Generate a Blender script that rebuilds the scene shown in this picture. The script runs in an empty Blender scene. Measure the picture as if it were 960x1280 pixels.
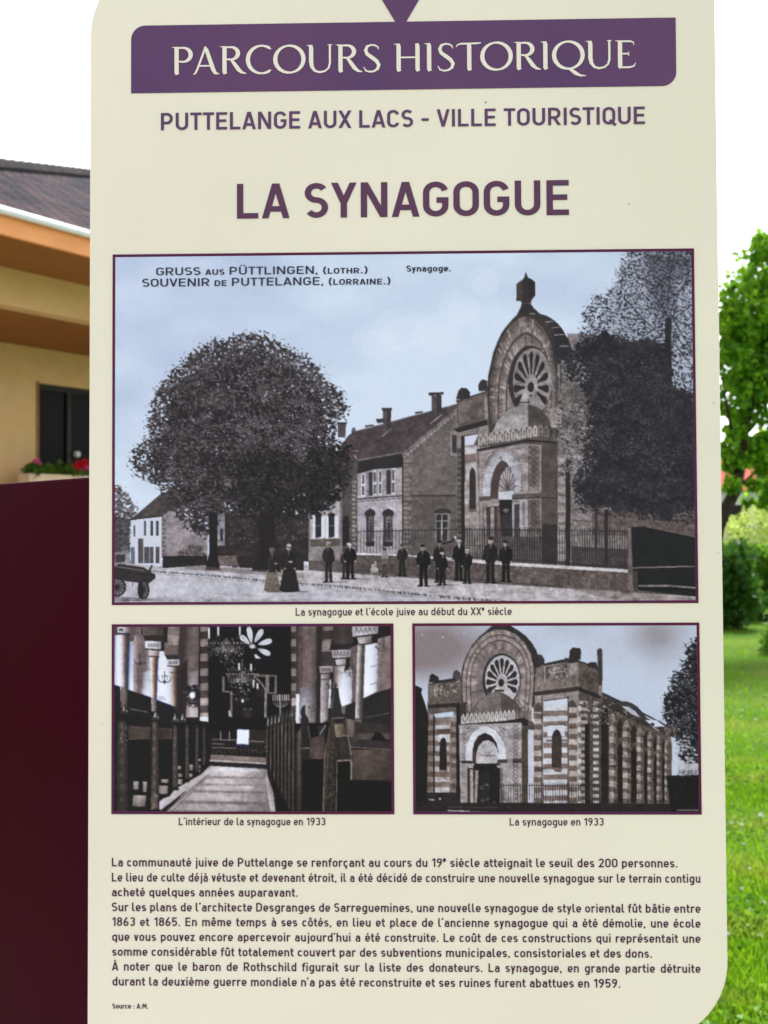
"""A town information board in front of a house and a garden, overcast daylight."""
import bpy, bmesh, math, random
import numpy as np
from mathutils import Vector, Matrix

random.seed(4)
C = bpy.context.scene.collection
SC = bpy.context.scene
# ---------------------------------------------------------------- camera, sky, sun, exposure
FPX, CX, CY = 1400.0, 480.0, 640.0            # focal length and centre in photograph pixels
EYE = 1.55
PITCH = math.atan2(10.0, FPX)
cam = bpy.data.cameras.new('camera'); camo = bpy.data.objects.new('camera', cam); C.objects.link(camo)
cam.sensor_fit = 'VERTICAL'; cam.sensor_height = 36.0; cam.lens = 36.0 * FPX / 1280.0
cam.clip_start = .05; cam.clip_end = 3000
camo.location = (0, 0, EYE); camo.rotation_euler = (math.radians(90) + PITCH, 0, 0)
cam.dof.use_dof = True; cam.dof.focus_distance = 1.245; cam.dof.aperture_fstop = 10.5
SC.camera = camo
SC.render.resolution_x, SC.render.resolution_y = 768, 1024

SUN_ELEV, SUN_AZ = math.radians(56), math.radians(28)     # high in front and to the right, veiled: the board stands in open shade
w = bpy.data.worlds.new('World'); SC.world = w; w.use_nodes = True
nt = w.node_tree; bg = nt.nodes['Background']
sky = nt.nodes.new('ShaderNodeTexSky'); sky.sky_type = 'NISHITA'; sky.sun_disc = False
sky.sun_elevation = SUN_ELEV; sky.sun_rotation = SUN_AZ; sky.air_density = 1.0; sky.dust_density = 2.0; sky.ozone_density = 1.0
hs = nt.nodes.new('ShaderNodeHueSaturation'); hs.inputs['Saturation'].default_value = .28
nt.links.new(sky.outputs[0], hs.inputs['Color']); nt.links.new(hs.outputs[0], bg.inputs['Color'])
bg.inputs['Strength'].default_value = .15
sl = bpy.data.lights.new('sun', 'SUN'); so = bpy.data.objects.new('sun', sl); C.objects.link(so)
sl.energy = 2.8; sl.angle = math.radians(12); sl.color = (1, .965, .91)
sd = Vector((math.sin(SUN_AZ) * math.cos(SUN_ELEV), math.cos(SUN_AZ) * math.cos(SUN_ELEV), math.sin(SUN_ELEV)))
so.rotation_euler = sd.to_track_quat('Z', 'Y').to_euler()
vs = SC.view_settings; vs.view_transform = 'Standard'; vs.look = 'None'; vs.exposure = 1.45; vs.gamma = 1
SC.cycles.use_denoising = True
SC.cycles.max_bounces = 8; SC.cycles.transparent_max_bounces = 8

# ---------------------------------------------------------------- stroke lettering
def arc(cx, cy, rx, ry, a0, a1, n=None):
    n = n or max(4, int(abs(a1 - a0) / 15))
    return [(cx + rx * math.cos(math.radians(a0 + (a1 - a0) * i / n)), cy + ry * math.sin(math.radians(a0 + (a1 - a0) * i / n))) for i in range(n + 1)]

def ring(x0, y0, x1, y1, r):
    rx = min(r, (x1 - x0) / 2); ry = min(r, (y1 - y0) / 2)
    p = arc(x1 - rx, y1 - ry, rx, ry, 0, 90) + arc(x0 + rx, y1 - ry, rx, ry, 90, 180) + arc(x0 + rx, y0 + ry, rx, ry, 180, 270) + arc(x1 - rx, y0 + ry, rx, ry, 270, 360)
    return ('C', p)

def L(*p): return ('L', list(p))
def Dg(x0, y0, x1, y1): return ('D', [(x0, y0), (x1, y1)])

def glyph(c, w):
    """sans glyph: (advance, strokes, left bearing included); cap height 1, baseline 0"""
    h = w / 2; T = 1 - h; B = h; X = .72; XT = X - h; DS = -.20
    dx = w * 1.12
    S = None
    if c == 'A':
        W = .70; S = [Dg(dx/2, 0, W/2 - .01, 1), Dg(W - dx/2, 0, W/2 + .01, 1), L((.16, .27), (W - .16, .27))]; sb = .02
    elif c == 'B':
        W = .62; M = .53; S = [L((h, 0), (h, 1)), L((h, T), (W*.55, T), *arc(W*.55, (T+M)/2, W*.42-h, (T-M)/2, 90, -90), (h, M)), L((h, M), *arc(W*.55, (B+M)/2, W*.45-h, (M-B)/2, 90, -90), (h, B))]; sb = .075
    elif c == 'C':
        W = .61; r = (W-w)/2; S = [L(*arc(W/2, T-r, r, r, 12, 180), *arc(W/2, B+r, r, r, 180, 348))]; sb = .06
    elif c == 'D':
        W = .63; r = .27; S = [L((h, 0), (h, 1)), L((h, T), *arc(W-h-r, T-r, r, r, 90, 0), *arc(W-h-r, B+r, r, r, 0, -90), (h, B))]; sb = .075
    elif c == 'E':
        W = .55; S = [L((h, 0), (h, 1)), L((h, T), (W, T)), L((h, .51), (W*.93, .51)), L((h, B), (W, B))]; sb = .075
    elif c == 'F':
        W = .54; S = [L((h, 0), (h, 1)), L((h, T), (W, T)), L((h, .48), (W*.93, .48))]; sb = .075
    elif c == 'G':
        W = .63; r = (W-w)/2; S = [L(*arc(W/2, T-r, r, r, 15, 180), *arc(W/2, B+r, r, r, 180, 360), (W-h, .47), (W/2+.02, .47))]; sb = .06
    elif c == 'H':
        W = .64; S = [L((h, 0), (h, 1)), L((W-h, 0), (W-h, 1)), L((h, .51), (W-h, .51))]; sb = .08
    elif c == 'I':
        W = w; S = [L((h, 0), (h, 1))]; sb = .085
    elif c == 'J':
        W = .5; r = .2; S = [L((W-h, 1), *arc(W-h-r, B+r, r, r, 0, -130))]; sb = .06
    elif c == 'K':
        W = .65; S = [L((h, 0), (h, 1)), Dg(h, .38, W - dx/2, 1), Dg(.26, .5, W - dx/2 + .02, 0)]; sb = .06
    elif c == 'L':
        W = .53; S = [L((h, 0), (h, 1)), L((h, B), (W, B))]; sb = .065
    elif c == 'M':
        W = .77; S = [L((h, 0), (h, 1)), L((W-h, 0), (W-h, 1)), Dg(h*1.1, 1, W/2, .30), Dg(W-h*1.1, 1, W/2, .30)]; sb = .08
    elif c == 'N':
        W = .66; S = [L((h, 0), (h, 1)), L((W-h, 0), (W-h, 1)), Dg(dx/2, 1, W - dx/2, 0)]; sb = .08
    elif c in 'OQ':
        W = .63; S = [ring(h, B, W-h, T, (W-w)/2)]; sb = .06
        if c == 'Q': S.append(L((W*.56, .26), (W+.02, -.05)))
    elif c == 'P':
        W = .60; M = .42; S = [L((h, 0), (h, 1)), L((h, T), *arc(W-h-.22, (T+M)/2, .22, (T-M)/2, 90, -90), (h, M))]; sb = .07
    elif c == 'R':
        W = .62; M = .44; S = [L((h, 0), (h, 1)), L((h, T), *arc(W-h-.22, (T+M)/2, .22, (T-M)/2, 90, -90), (h, M)), Dg(W*.48, M, W - dx/2 + .02, 0)]; sb = .07
    elif c == 'S':
        W = .58; M = .51; r = (W-w)/2; S = [L(*arc(W/2, (T+M)/2, r, (T-M)/2, 32, 262, 20), *arc(W/2, (M+B)/2, r, (M-B)/2, 82, -148, 20))]; sb = .05
    elif c == 'T':
        W = .57; S = [L((W/2, 0), (W/2, 1)), L((0, T), (W, T))]; sb = .03
    elif c == 'U':
        W = .63; r = (W-w)/2; S = [L((h, 1), *arc(W/2, B+r, r, r, 180, 360), (W-h, 1))]; sb = .075
    elif c == 'V':
        W = .66; S = [Dg(dx/2, 1, W/2, 0), Dg(W-dx/2, 1, W/2, 0)]; sb = .02
    elif c == 'W':
        W = .98; S = [Dg(dx/2, 1, W*.27, 0), Dg(W*.27, 0, W/2, .95), Dg(W/2, .95, W*.73, 0), Dg(W-dx/2, 1, W*.73, 0)]; sb = .02
    elif c == 'X':
        W = .66; S = [Dg(dx/2, 1, W-dx/2, 0), Dg(dx/2, 0, W-dx/2, 1)]; sb = .02
    elif c == 'Y':
        W = .64; S = [Dg(dx/2, 1, W/2, .42), Dg(W-dx/2, 1, W/2, .42), L((W/2, 0), (W/2, .46))]; sb = .02
    elif c == 'Z':
        W = .57; S = [L((.02, T), (W-.01, T)), L((0, B), (W, B)), Dg(dx*.6, w*.5, W-dx*.6, 1-w*.5)]; sb = .05
    elif c == 'a':
        W = .51; r = (W-w)/2; M = .42; S = [L(*arc(W/2, XT-r, r, r, 155, 0), (W-h, 0)), L((W-h, M), *arc(h+.13, (M+B)/2, .13, (M-B)/2, 90, 270), (W-h, B))]; sb = .055
    elif c in 'bdpq':
        W = .53; S = [ring(h, B, W-h, XT, (W-w)/2)]; sb = .065
        x = h if c in 'bp' else W-h
        S.append(L((x, 0), (x, 1)) if c in 'bd' else L((x, DS), (x, X)))
    elif c in 'cç':
        W = .49; r = (W-w)/2; S = [L(*arc(W/2, XT-r, r, r, 25, 180), *arc(W/2, B+r, r, r, 180, 335))]; sb = .05
        if c == 'ç': S.append(L((W/2, 0), (W/2+.07, -.09), (W/2-.04, -.19)))
    elif c == 'e':
        W = .52; r = (W-w)/2; S = [L((h, X*.47), (W-h, X*.47), *arc(W/2, XT-r, r, r, 0, 180), *arc(W/2, B+r, r, r, 180, 325))]; sb = .05
    elif c == 'f':
        W = .36; S = [L((.15, 0), *arc(.15+.16, T-.16, .16, .16, 180, 90), (W+.01, T)), L((0, XT), (W-.02, XT))]; sb = .02
    elif c == 'g':
        W = .53; S = [ring(h, B, W-h, XT, (W-w)/2), L((W-h, X), *arc(W-h-.2, DS+.2, .2, .2, 0, -90), (.1, DS))]; sb = .065
    elif c in 'hn':
        W = .52; r = (W-w)/2; S = [L((h, 0), (h, 1 if c == 'h' else X)), L((h, XT-r), *arc(W/2, XT-r, r, r, 180, 0), (W-h, 0))]; sb = .065
    elif c == 'i':
        W = w; S = [L((h, 0), (h, X)), L((h, .86), (h, .86+w*1.0))]; sb = .07
    elif c == 'j':
        W = w+.08; S = [L((W-h, X), *arc(W-h-.14, DS+.14, .14, .14, 0, -80)), L((W-h, .86), (W-h, .86+w))]; sb = .05
    elif c == 'k':
        W = .52; S = [L((h, 0), (h, 1)), Dg(h, .28, W-dx/2, X), Dg(.22, .42, W-dx/2+.02, 0)]; sb = .05
    elif c == 'l':
        W = w+.13; S = [L((h, 1), *arc(h+.14, B+.14, .14, .14, 180, 270), (W, B))]; sb = .05
    elif c == 'm':
        W = .84; r = (W/2-h)/2; S = [L((h, 0), (h, X))]
        for k in (0, 1): S.append(L((h+k*2*r, XT-r), *arc(h+r+k*2*r, XT-r, r, r, 180, 0), (h+2*r*(k+1), 0)))
        sb = .065
    elif c == 'o':
        W = .53; S = [ring(h, B, W-h, XT, (W-w)/2)]; sb = .05
    elif c == 'r':
        W = .36; S = [L((h, 0), (h, X)), L((h, XT-.17), *arc(h+.2, XT-.19, .2, .19, 180, 55))]; sb = .06
    elif c == 's':
        W = .48; M = X/2; r = (W-w)/2; S = [L(*arc(W/2, (XT+M)/2, r, (XT-M)/2, 30, 262, 16), *arc(W/2, (M+B)/2, r, (M-B)/2, 82, -150, 16))]; sb = .045
    elif c == 't':
        W = .36; S = [L((.14, .93), *arc(.14+.15, B+.15, .15, .15, 180, 270), (W, B)), L((0, XT), (W-.02, XT))]; sb = .025
    elif c == 'u':
        W = .52; r = (W-w)/2; S = [L((W-h, 0), (W-h, X)), L((h, X), *arc(W/2, B+r, r, r, 180, 360), (W-h, B+r+.05))]; sb = .065
    elif c == 'v':
        W = .50; S = [Dg(dx/2, X, W/2, 0), Dg(W-dx/2, X, W/2, 0)]; sb = .02
    elif c == 'w':
        W = .78; S = [Dg(dx/2, X, W*.27, 0), Dg(W*.27, 0, W/2, X), Dg(W/2, X, W*.73, 0), Dg(W-dx/2, X, W*.73, 0)]; sb = .02
    elif c == 'x':
        W = .50; S = [Dg(dx/2, X, W-dx/2, 0), Dg(dx/2, 0, W-dx/2, X)]; sb = .02
    elif c == 'y':
        W = .50; S = [Dg(dx/2, X, W/2, 0), Dg(W-dx/2, X, W*.28, -.24)]; sb = .02
    elif c == 'z':
        W = .46; S = [L((.01, XT), (W-.01, XT)), L((0, B), (W, B)), Dg(dx*.6, h, W-dx*.6, X-h)]; sb = .04
    elif c == '0':
        W = .58; S = [ring(h, B, W-h, T, (W-w)/2)]; sb = .055
    elif c == '1':
        W = .36; S = [L((W-h, 0), (W-h, 1)), Dg(dx*.35, .74, W-dx*.7, .97)]; sb = .07
    elif c == '2':
        W = .56; r = (W-w)/2; S = [L(*arc(W/2, T-r, r, r, 165, -38), (h+.02, B)), L((0, B), (W, B))]; sb = .055
    elif c == '3':
        W = .56; M = .53; r = (W-w)/2; S = [L(*arc(W/2, (T+M)/2, r, (T-M)/2, 150, -90)), L(*arc(W/2, (M+B)/2, r, (M-B)/2, 90, -155))]; sb = .055
    elif c == '4':
        W = .60; S = [Dg(dx/2, .24, .34, 1), L((0, .24), (W, .24)), L((W*.68, 0), (W*.68, .5))]; sb = .04
    elif c == '5':
        W = .56; r = (W-w)/2; S = [L((W-.04, T), (h+.03, T), (h+.01, .5), *arc(W/2, B+.26, r, .26, 130, -150))]; sb = .055
    elif c == '6':
        W = .56; r = (W-w)/2; S = [ring(h, B, W-h, B+2*r, r), L((h+.0, B+r+.02), (h+.06, .62), (.40, 1.0))]; sb = .055
    elif c == '8':
        W = .57; M = .54; r = (W-w)/2; S = [ring(h+.02, M, W-h-.02, T, r), ring(h, B, W-h, M, r)]; sb = .055
    elif c == '9':
        W = .56; r = (W-w)/2; S = [ring(h, T-2*r, W-h, T, r), L((W-h, T-r-.02), (W-h-.06, .38), (.16, 0))]; sb = .055
    elif c == '.':
        W = w*1.05; S = [L((W/2, 0), (W/2, w*1.05))]; sb = .07
    elif c == ',':
        W = w*1.05; S = [Dg(W/2, w, W/2-.03, -.10)]; sb = .07
    elif c == ':':
        W = w; S = [L((h, 0), (h, w)), L((h, .45), (h, .45+w))]; sb = .12
    elif c in "'’":
        W = w*.9; S = [Dg(W/2, 1.02, W/2-.03, .80)]; sb = .05
    elif c == '-':
        W = .36; S = [L((0, .42), (W, .42))]; sb = .07
    elif c == '(':
        W = .26; S = [L(*arc(.40, .42, .33, .60, 125, 235))]; sb = .06
    elif c == ')':
        W = .26; S = [L(*arc(-.14, .42, .33, .60, 55, -55))]; sb = .06
    elif c == ' ':
        return .30, [], 0
    elif c == '²':                              # raised e
        a, s, b = glyph('e', w * 1.45)
        return a * .6 + .03, [(k, [(x * .58, y * .58 + .58) for x, y in p]) for k, p in s], b
    else:
        acc = {'é': 'e/', 'è': 'e\\', 'ê': 'e^', 'à': 'a\\', 'â': 'a^', 'û': 'u^', 'ô': 'o^', 'À': 'A\\', 'Ü': 'U"'}[c]
        a, S, sb = glyph(acc[0], w)
        mx = a / 2; y = X + .10 if acc[0].islower() else 1.08
        S = list(S)
        u = w * .85
        if acc[1] == '/': S.append(L((mx-.05, y), (mx+.08, y+.17)))
        elif acc[1] == '\\': S.append(L((mx+.05, y), (mx-.08, y+.17)))
        elif acc[1] == '^': S.append(L((mx-.13, y), (mx, y+.15), (mx+.13, y)))
        else: S += [L((mx-.12-h, y+h), (mx-.12+h, y+h)), L((mx+.12-h, y+h), (mx+.12+h, y+h))]
        return a, S, sb
    return W + 2*sb, [(k, [(x + sb, y) for x, y in p]) for k, p in S], sb

def stroke_quads(kind, pts, w):
    """polyline -> list of quads (4 corners) of even width"""
    p = np.array(pts, float)
    if kind == 'D':
        (x0, y0), (x1, y1) = pts
        l = math.hypot(x1-x0, y1-y0); k = w / 2 * l / max(abs(y1-y0), 1e-6)
        return [[(x0-k, y0), (x0+k, y0), (x1+k, y1), (x1-k, y1)]]
    keep = [0] + [i for i in range(1, len(p)) if np.hypot(*(p[i]-p[i-1])) > 1e-5]
    p = p[keep]; closed = kind == 'C'
    if closed and np.hypot(*(p[0]-p[-1])) < 1e-5: p = p[:-1]
    n = len(p); out = []
    d = np.roll(p, -1, 0) - p
    if not closed: d[-1] = d[-2]
    d /= np.hypot(d[:, 0], d[:, 1])[:, None]
    Lp, Rp = [], []
    for i in range(n):
        a = d[i-1] if (closed or i > 0) else d[0]
        b = d[i]
        m = a + b; m /= max(np.hypot(*m), 1e-6)
        nrm = np.array([-m[1], m[0]]); c = max(np.dot(m, b), .45)
        Lp.append(p[i] + nrm * w / 2 / c); Rp.append(p[i] - nrm * w / 2 / c)
    for i in range(n if closed else n-1):
        j = (i+1) % n
        out.append([tuple(Rp[i]), tuple(Rp[j]), tuple(Lp[j]), tuple(Lp[i])])
    return out

# engraved-style capitals of the banner: strokes with a width at each point
def fancy(c):
    k, n = .13, .064                      # thick and thin
    def V(pts): return ('V', pts)
    def stem(x, y0=0., y1=1.): return V([(x-.02, y1, k*.8), (x, y1-.1, k), (x, y0+.06, k), (x+.03, y0, k*.9)])
    def fl(x): return V([(x-.15, .985, .01), (x-.07, .985, .04), (x, .96, .075)])      # small flag left of a stem's head
    def cu(cx, cy, rx, ry, a0, a1, t0, t1, rot=0):
        r = []
        m = 22
        for i in range(m+1):
            a = a0 + (a1-a0)*i/m; f = abs(math.cos(math.radians(a-rot)))
            r.append((cx+rx*math.cos(math.radians(a)), cy+ry*math.sin(math.radians(a)), n + (k-n)*f))
        r[0] = (*r[0][:2], t0 if t0 else r[0][2]); r[-1] = (*r[-1][:2], t1 if t1 else r[-1][2])
        return V(r)
    if c == 'P': W = .66; S = [stem(.17), fl(.17), V([(.17, .955, n), (.32, .965, n*1.1)]+[(.36+.24*math.cos(math.radians(a)), .71+.255*math.sin(math.radians(a)), n+(k-n)*abs(math.cos(math.radians(a)))) for a in range(80, -101, -12)]+[(.24, .47, n*.8)])]
    elif c == 'R':
        W = .80; S = [stem(.17), fl(.17), V([(.17, .955, n), (.32, .965, n*1.1)]+[(.36+.22*math.cos(math.radians(a)), .74+.225*math.sin(math.radians(a)), n+(k-n)*abs(math.cos(math.radians(a)))) for a in range(80, -101, -12)]+[(.24, .53, n*.8)]),
                      V([(.36, .53, n), (.47, .36, k*.9), (.60, .14, k), (.70, .04, k*.7), (.83, .0, .03)])]
    elif c == 'A': W = .80; S = [V([(.02, -.01, .02), (.08, .03, .06), (.15, .2, n), (.39, .98, n)]), V([(.37, 1.0, .05), (.42, .88, k*.9), (.63, .15, k), (.69, .03, k*.8), (.80, .0, .03)]), V([(.19, .30, n*.9), (.58, .30, n*.9)])]
    elif c == 'C': W = .84; S = [cu(.50, .5, .42, .5, 48, 312, .035, .03)]
    elif c == 'O': W = 1.0; S = [('VC', cu(.5, .5, .43, .49, 0, 360, 0, 0, 12)[1])]
    elif c == 'Q': W = 1.0; S = [('VC', cu(.5, .5, .43, .49, 0, 360, 0, 0, 12)[1]), V([(.40, .03, .03), (.55, .0, k*.8), (.72, -.16, k*.95), (.86, -.24, k*.6), (1.03, -.25, .02)])]
    elif c == 'U': W = .88; S = [fl(.16), V([(.14, 1.0, k*.8), (.16, .9, k), (.16, .38, k), (.19, .2, k*.85), (.28, .06, k*.62), (.42, .01, n*1.2), (.58, .05, n), (.69, .16, n), (.73, .34, n), (.73, 1.0, n)]), V([(.66, 1.0, .03), (.80, 1.0, .03)])]
    elif c == 'S': W = .62; S = [V([(.52, .80, .02), (.50, .90, .05), (.40, .96, n), (.30, .97, n), (.18, .92, k*.7), (.13, .78, k*.8), (.18, .64, k*.9), (.32, .52, k), (.46, .39, k*.95), (.53, .25, k*.85), (.49, .10, k*.7), (.38, .02, n*1.1), (.26, .0, n), (.14, .04, .055), (.07, .18, .02)])]
    elif c == 'H': W = .92; S = [stem(.17), fl(.17), stem(.74), V([(.16, .50, n*.9), (.75, .50, n*.9)])]
    elif c == 'I': W = .36; S = [stem(.17), fl(.17)]
    elif c == 'T': W = .72; S = [stem(.40, 0, .97), V([(.0, .84, .015), (.05, .93, .045), (.16, .965, n), (.40, .965, n), (.66, .975, n), (.76, .99, .03)])]
    elif c == 'E': W = .66; S = [stem(.17), fl(.17), V([(.15, .965, n), (.48, .965, n), (.57, .93, .045), (.59, .82, .012)]), V([(.17, .52, n*.9), (.42, .52, n*.9)]), V([(.43, .60, .012), (.43, .44, .03)]), V([(.17, .03, n), (.45, .03, n*1.1), (.58, .07, .05), (.64, .2, .012)])]
    else: return .34, []
    return W, S

def vstroke_quads(kind, pts):
    p = np.array([q[:2] for q in pts], float); t = np.array([q[2] for q in pts])
    closed = kind == 'VC'
    if closed: p = p[:-1]; t = t[:-1]
    n = len(p); d = np.zeros_like(p)
    for i in range(n):
        a = p[(i-1) % n] if (closed or i > 0) else p[i]
        b = p[(i+1) % n] if (closed or i < n-1) else p[i]
        d[i] = b - a
    d /= np.hypot(d[:, 0], d[:, 1])[:, None]
    nr = np.stack([-d[:, 1], d[:, 0]], 1) * t[:, None] / 2
    Lp, Rp = p + nr, p - nr; out = []
    for i in range(n if closed else n-1):
        j = (i+1) % n
        out.append([tuple(Rp[i]), tuple(Rp[j]), tuple(Lp[j]), tuple(Lp[i])])
    return out

def set_line(text, x0, x1, y, cap, w, fit='scale', sx=1., track=0., style='sans'):
    """quads of one line between x0 and x1 (sign units, y up); fit: 'scale' | 'spaces'. Returns [(stroke index, quad)...], the x-scale used"""
    gl = []
    for c in text:
        small = style == 'mixed' and c.islower()
        if style == 'fancy': a, S = fancy(c)
        elif small:
            a, S, _ = glyph(c.upper(), w * 1.2); a *= .72; S = [(k, [(px*.72, py*.72) for px, py in p]) for k, p in S]
        else: a, S, _ = glyph(c, w)
        gl.append((c, a + track, S, w * (.86 if small else 1)))
    nat = sum(g[1] for g in gl) - track
    nsp = text.count(' ')
    # trim the outer bearings
    if fit == 'scale': sx = (x1 - x0) / (nat * cap); extra = 0
    elif fit == 'spaces': extra = ((x1 - x0) - nat * cap * sx) / max(nsp, 1)
    else: extra = 0
    out = []; x = x0
    for c, a, S, ww in gl:
        for si, (kind, pts) in enumerate(S):
            if style == 'fancy': q = vstroke_quads(kind, pts)
            else: q = stroke_quads(kind, pts, ww)
            for quad in q:
                out.append((si, [(x + px * cap * sx, y + py * cap) for px, py in quad]))
        x += a * cap * sx + (extra if c == ' ' else 0)
    return out, sx, extra / cap

class Paint:
    """a small raster: pixel coordinates of the printed picture, painted at ss samples a pixel"""
    def __init__(s, x0, y0, x1, y1, ss=2, seed=1, tf=None):
        s.x0, s.y0, s.ss = x0, y0, ss; s.tf = tf or (lambda p: p)
        s.W, s.H = int(round((x1-x0)*ss)), int(round((y1-y0)*ss))
        s.a = np.zeros((s.H, s.W, 3)); s.r = np.random.RandomState(seed)
    def noise(s, sx, sy=None, oct=3, seed=None):
        """value noise 0..1 over the whole raster; sx, sy = feature size in pixels"""
        sy = sy or sx; r = s.r if seed is None else np.random.RandomState(seed)
        out = np.zeros((s.H, s.W)); amp = 1; tot = 0
        for o in range(oct):
            fx, fy = max(sx*s.ss/2**o, 1), max(sy*s.ss/2**o, 1)
            nx, ny = int(s.W/fx)+3, int(s.H/fy)+3
            g = r.rand(ny, nx)
            yy = np.arange(s.H)/fy; xx = np.arange(s.W)/fx
            iy = yy.astype(int); ix = xx.astype(int); ty = yy-iy; tx = xx-ix
            ty = (ty*ty*(3-2*ty))[:, None]; tx = (tx*tx*(3-2*tx))[None]
            g00 = g[np.ix_(iy, ix)]; g01 = g[np.ix_(iy, ix+1)]; g10 = g[np.ix_(iy+1, ix)]; g11 = g[np.ix_(iy+1, ix+1)]
            out += amp*((g00*(1-tx)+g01*tx)*(1-ty)+(g10*(1-tx)+g11*tx)*ty); tot += amp; amp *= .5
        return out/tot
    def mask(s, pts):
        """coverage of a polygon -> (slice y, slice x, bool mask)"""
        p = (s.tf(np.array(pts, float)) - (s.x0, s.y0))*s.ss
        xa, ya = np.floor(p.min(0)).astype(int); xb, yb = np.ceil(p.max(0)).astype(int)
        xa, ya = max(xa, 0), max(ya, 0); xb, yb = min(xb, s.W), min(yb, s.H)
        if xa >= xb or ya >= yb: return None
        X = np.arange(xa, xb)+.5; Y = np.arange(ya, yb)+.5
        m = np.zeros((yb-ya, xb-xa), bool)
        n = len(p)
        for i in range(n):
            (ax, ay), (bx, by) = p[i], p[(i+1) % n]
            if ay == by: continue
            rows = (Y >= min(ay, by)) & (Y < max(ay, by))
            if not rows.any(): continue
            xc = ax + (Y[rows]-ay)*(bx-ax)/(by-ay)
            m[rows] ^= X[None] > xc[:, None]
        return slice(ya, yb), slice(xa, xb), m
    def poly(s, pts, col, a=1., var=0., nz=None, amt=0.):
        r = s.mask(pts)
        if r is None: return
        sy, sx, m = r
        c = np.array(col, float)
        reg = s.a[sy, sx]
        src = np.broadcast_to(c, reg.shape).copy()
        if nz is not None: src = src + ((nz[sy, sx]-.5)*2*amt)[..., None]
        reg[m] = reg[m]*(1-a) + src[m]*a
    def rect(s, x0, y0, x1, y1, col, **k): s.poly([(x0, y0), (x1, y0), (x1, y1), (x0, y1)], col, **k)
    def line(s, pts, w, col, a=1.):
        for (ax, ay), (bx, by) in zip(pts[:-1], pts[1:]):
            l = math.hypot(bx-ax, by-ay)
            if l < 1e-6: continue
            nx, ny = -(by-ay)/l*w/2, (bx-ax)/l*w/2
            s.poly([(ax+nx, ay+ny), (bx+nx, by+ny), (bx-nx, by-ny), (ax-nx, ay-ny)], col, a)
    def ell(s, cx, cy, rx, ry, col, a=1., a0=0, a1=360, **k):
        n = 28
        s.poly([(cx+rx*math.cos(math.radians(a0+(a1-a0)*i/n)), cy+ry*math.sin(math.radians(a0+(a1-a0)*i/n))) for i in range(n+(a1-a0 != 360))], col, a, **k)
    def band(s, outer, inner, col, **k): s.poly(list(outer)+list(inner)[::-1], col, **k)
    def stamps(s, pts, size, cols, a=(.6, 1.), stretch=1.6, ang=None):
        """leaf marks: little tilted ellipses"""
        cols = np.array(cols, float)
        for (x, y) in s.tf(np.array(pts, float).reshape(-1, 2)):
            X = (x-s.x0)*s.ss; Y = (y-s.y0)*s.ss
            r = s.r.uniform(*size)*s.ss/2; R = int(r*stretch+1.5)
            xa, xb, ya, yb = int(X)-R, int(X)+R+1, int(Y)-R, int(Y)+R+1
            if xa < 0 or ya < 0 or xb > s.W or yb > s.H: 
                xa, ya, xb, yb = max(xa, 0), max(ya, 0), min(xb, s.W), min(yb, s.H)
                if xa >= xb or ya >= yb: continue
            th = s.r.uniform(0, math.pi) if ang is None else s.r.normal(ang, .5)
            gy, gx = np.mgrid[ya:yb, xa:xb]; gx = gx+.5-X; gy = gy+.5-Y
            u = (gx*math.cos(th)+gy*math.sin(th))/(r*stretch); v = (-gx*math.sin(th)+gy*math.cos(th))/r
            m = np.clip((1.15-np.sqrt(u*u+v*v))*3, 0, 1)*s.r.uniform(*a)
            c = cols[s.r.randint(len(cols))]
            reg = s.a[ya:yb, xa:xb]
            reg += (c-reg)*m[..., None]
    def inside(s, poly, n):
        """n random points inside a polygon"""
        p = np.array(poly, float); out = []
        lo, hi = p.min(0), p.max(0)
        while len(out) < n:
            q = s.r.uniform(lo, hi, (n*2, 2)); c = np.zeros(len(q), bool)
            for i in range(len(p)):
                (ax, ay), (bx, by) = p[i], p[(i+1) % len(p)]
                if ay == by: continue
                t = (q[:, 1] >= min(ay, by)) & (q[:, 1] < max(ay, by)) & (q[:, 0] > ax+(q[:, 1]-ay)*(bx-ax)/(by-ay))
                c ^= t
            out += [tuple(v) for v in q[c]]
        return out[:n]
    def blur(s, r):
        k = np.exp(-np.arange(-int(3*r+1), int(3*r+1)+1)**2/(2*r*r)); k /= k.sum()
        n = len(k)//2
        for ax in (0, 1):
            p = np.pad(s.a, [(n, n) if i == ax else (0, 0) for i in range(3)], mode='edge'); L_ = s.a.shape[ax]
            s.a = sum(k[i]*(p[i:i+L_] if ax == 0 else p[:, i:i+L_]) for i in range(len(k)))
    def rag(s, pts, amp, step=3.):
        """an uneven outline from a polygon"""
        out = []
        for (ax, ay), (bx, by) in zip(pts, list(pts[1:]) + [pts[0]]):
            n = max(1, int(math.hypot(bx-ax, by-ay)/step))
            out += [(ax+(bx-ax)*i/n+s.r.normal(0, amp), ay+(by-ay)*i/n+s.r.normal(0, amp)) for i in range(n)]
        return out
    def soft(s, pts, col, a, r=4, n=5):
        """a patch that fades at its rim"""
        p = np.array(pts, float); c = p.mean(0)
        for i in range(n):
            k = 1-(i/n)*.35
            s.poly(s.rag([tuple(q) for q in c+(p-c)*k], r*(1-.5*i/n)), col, a/n*1.6)
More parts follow.
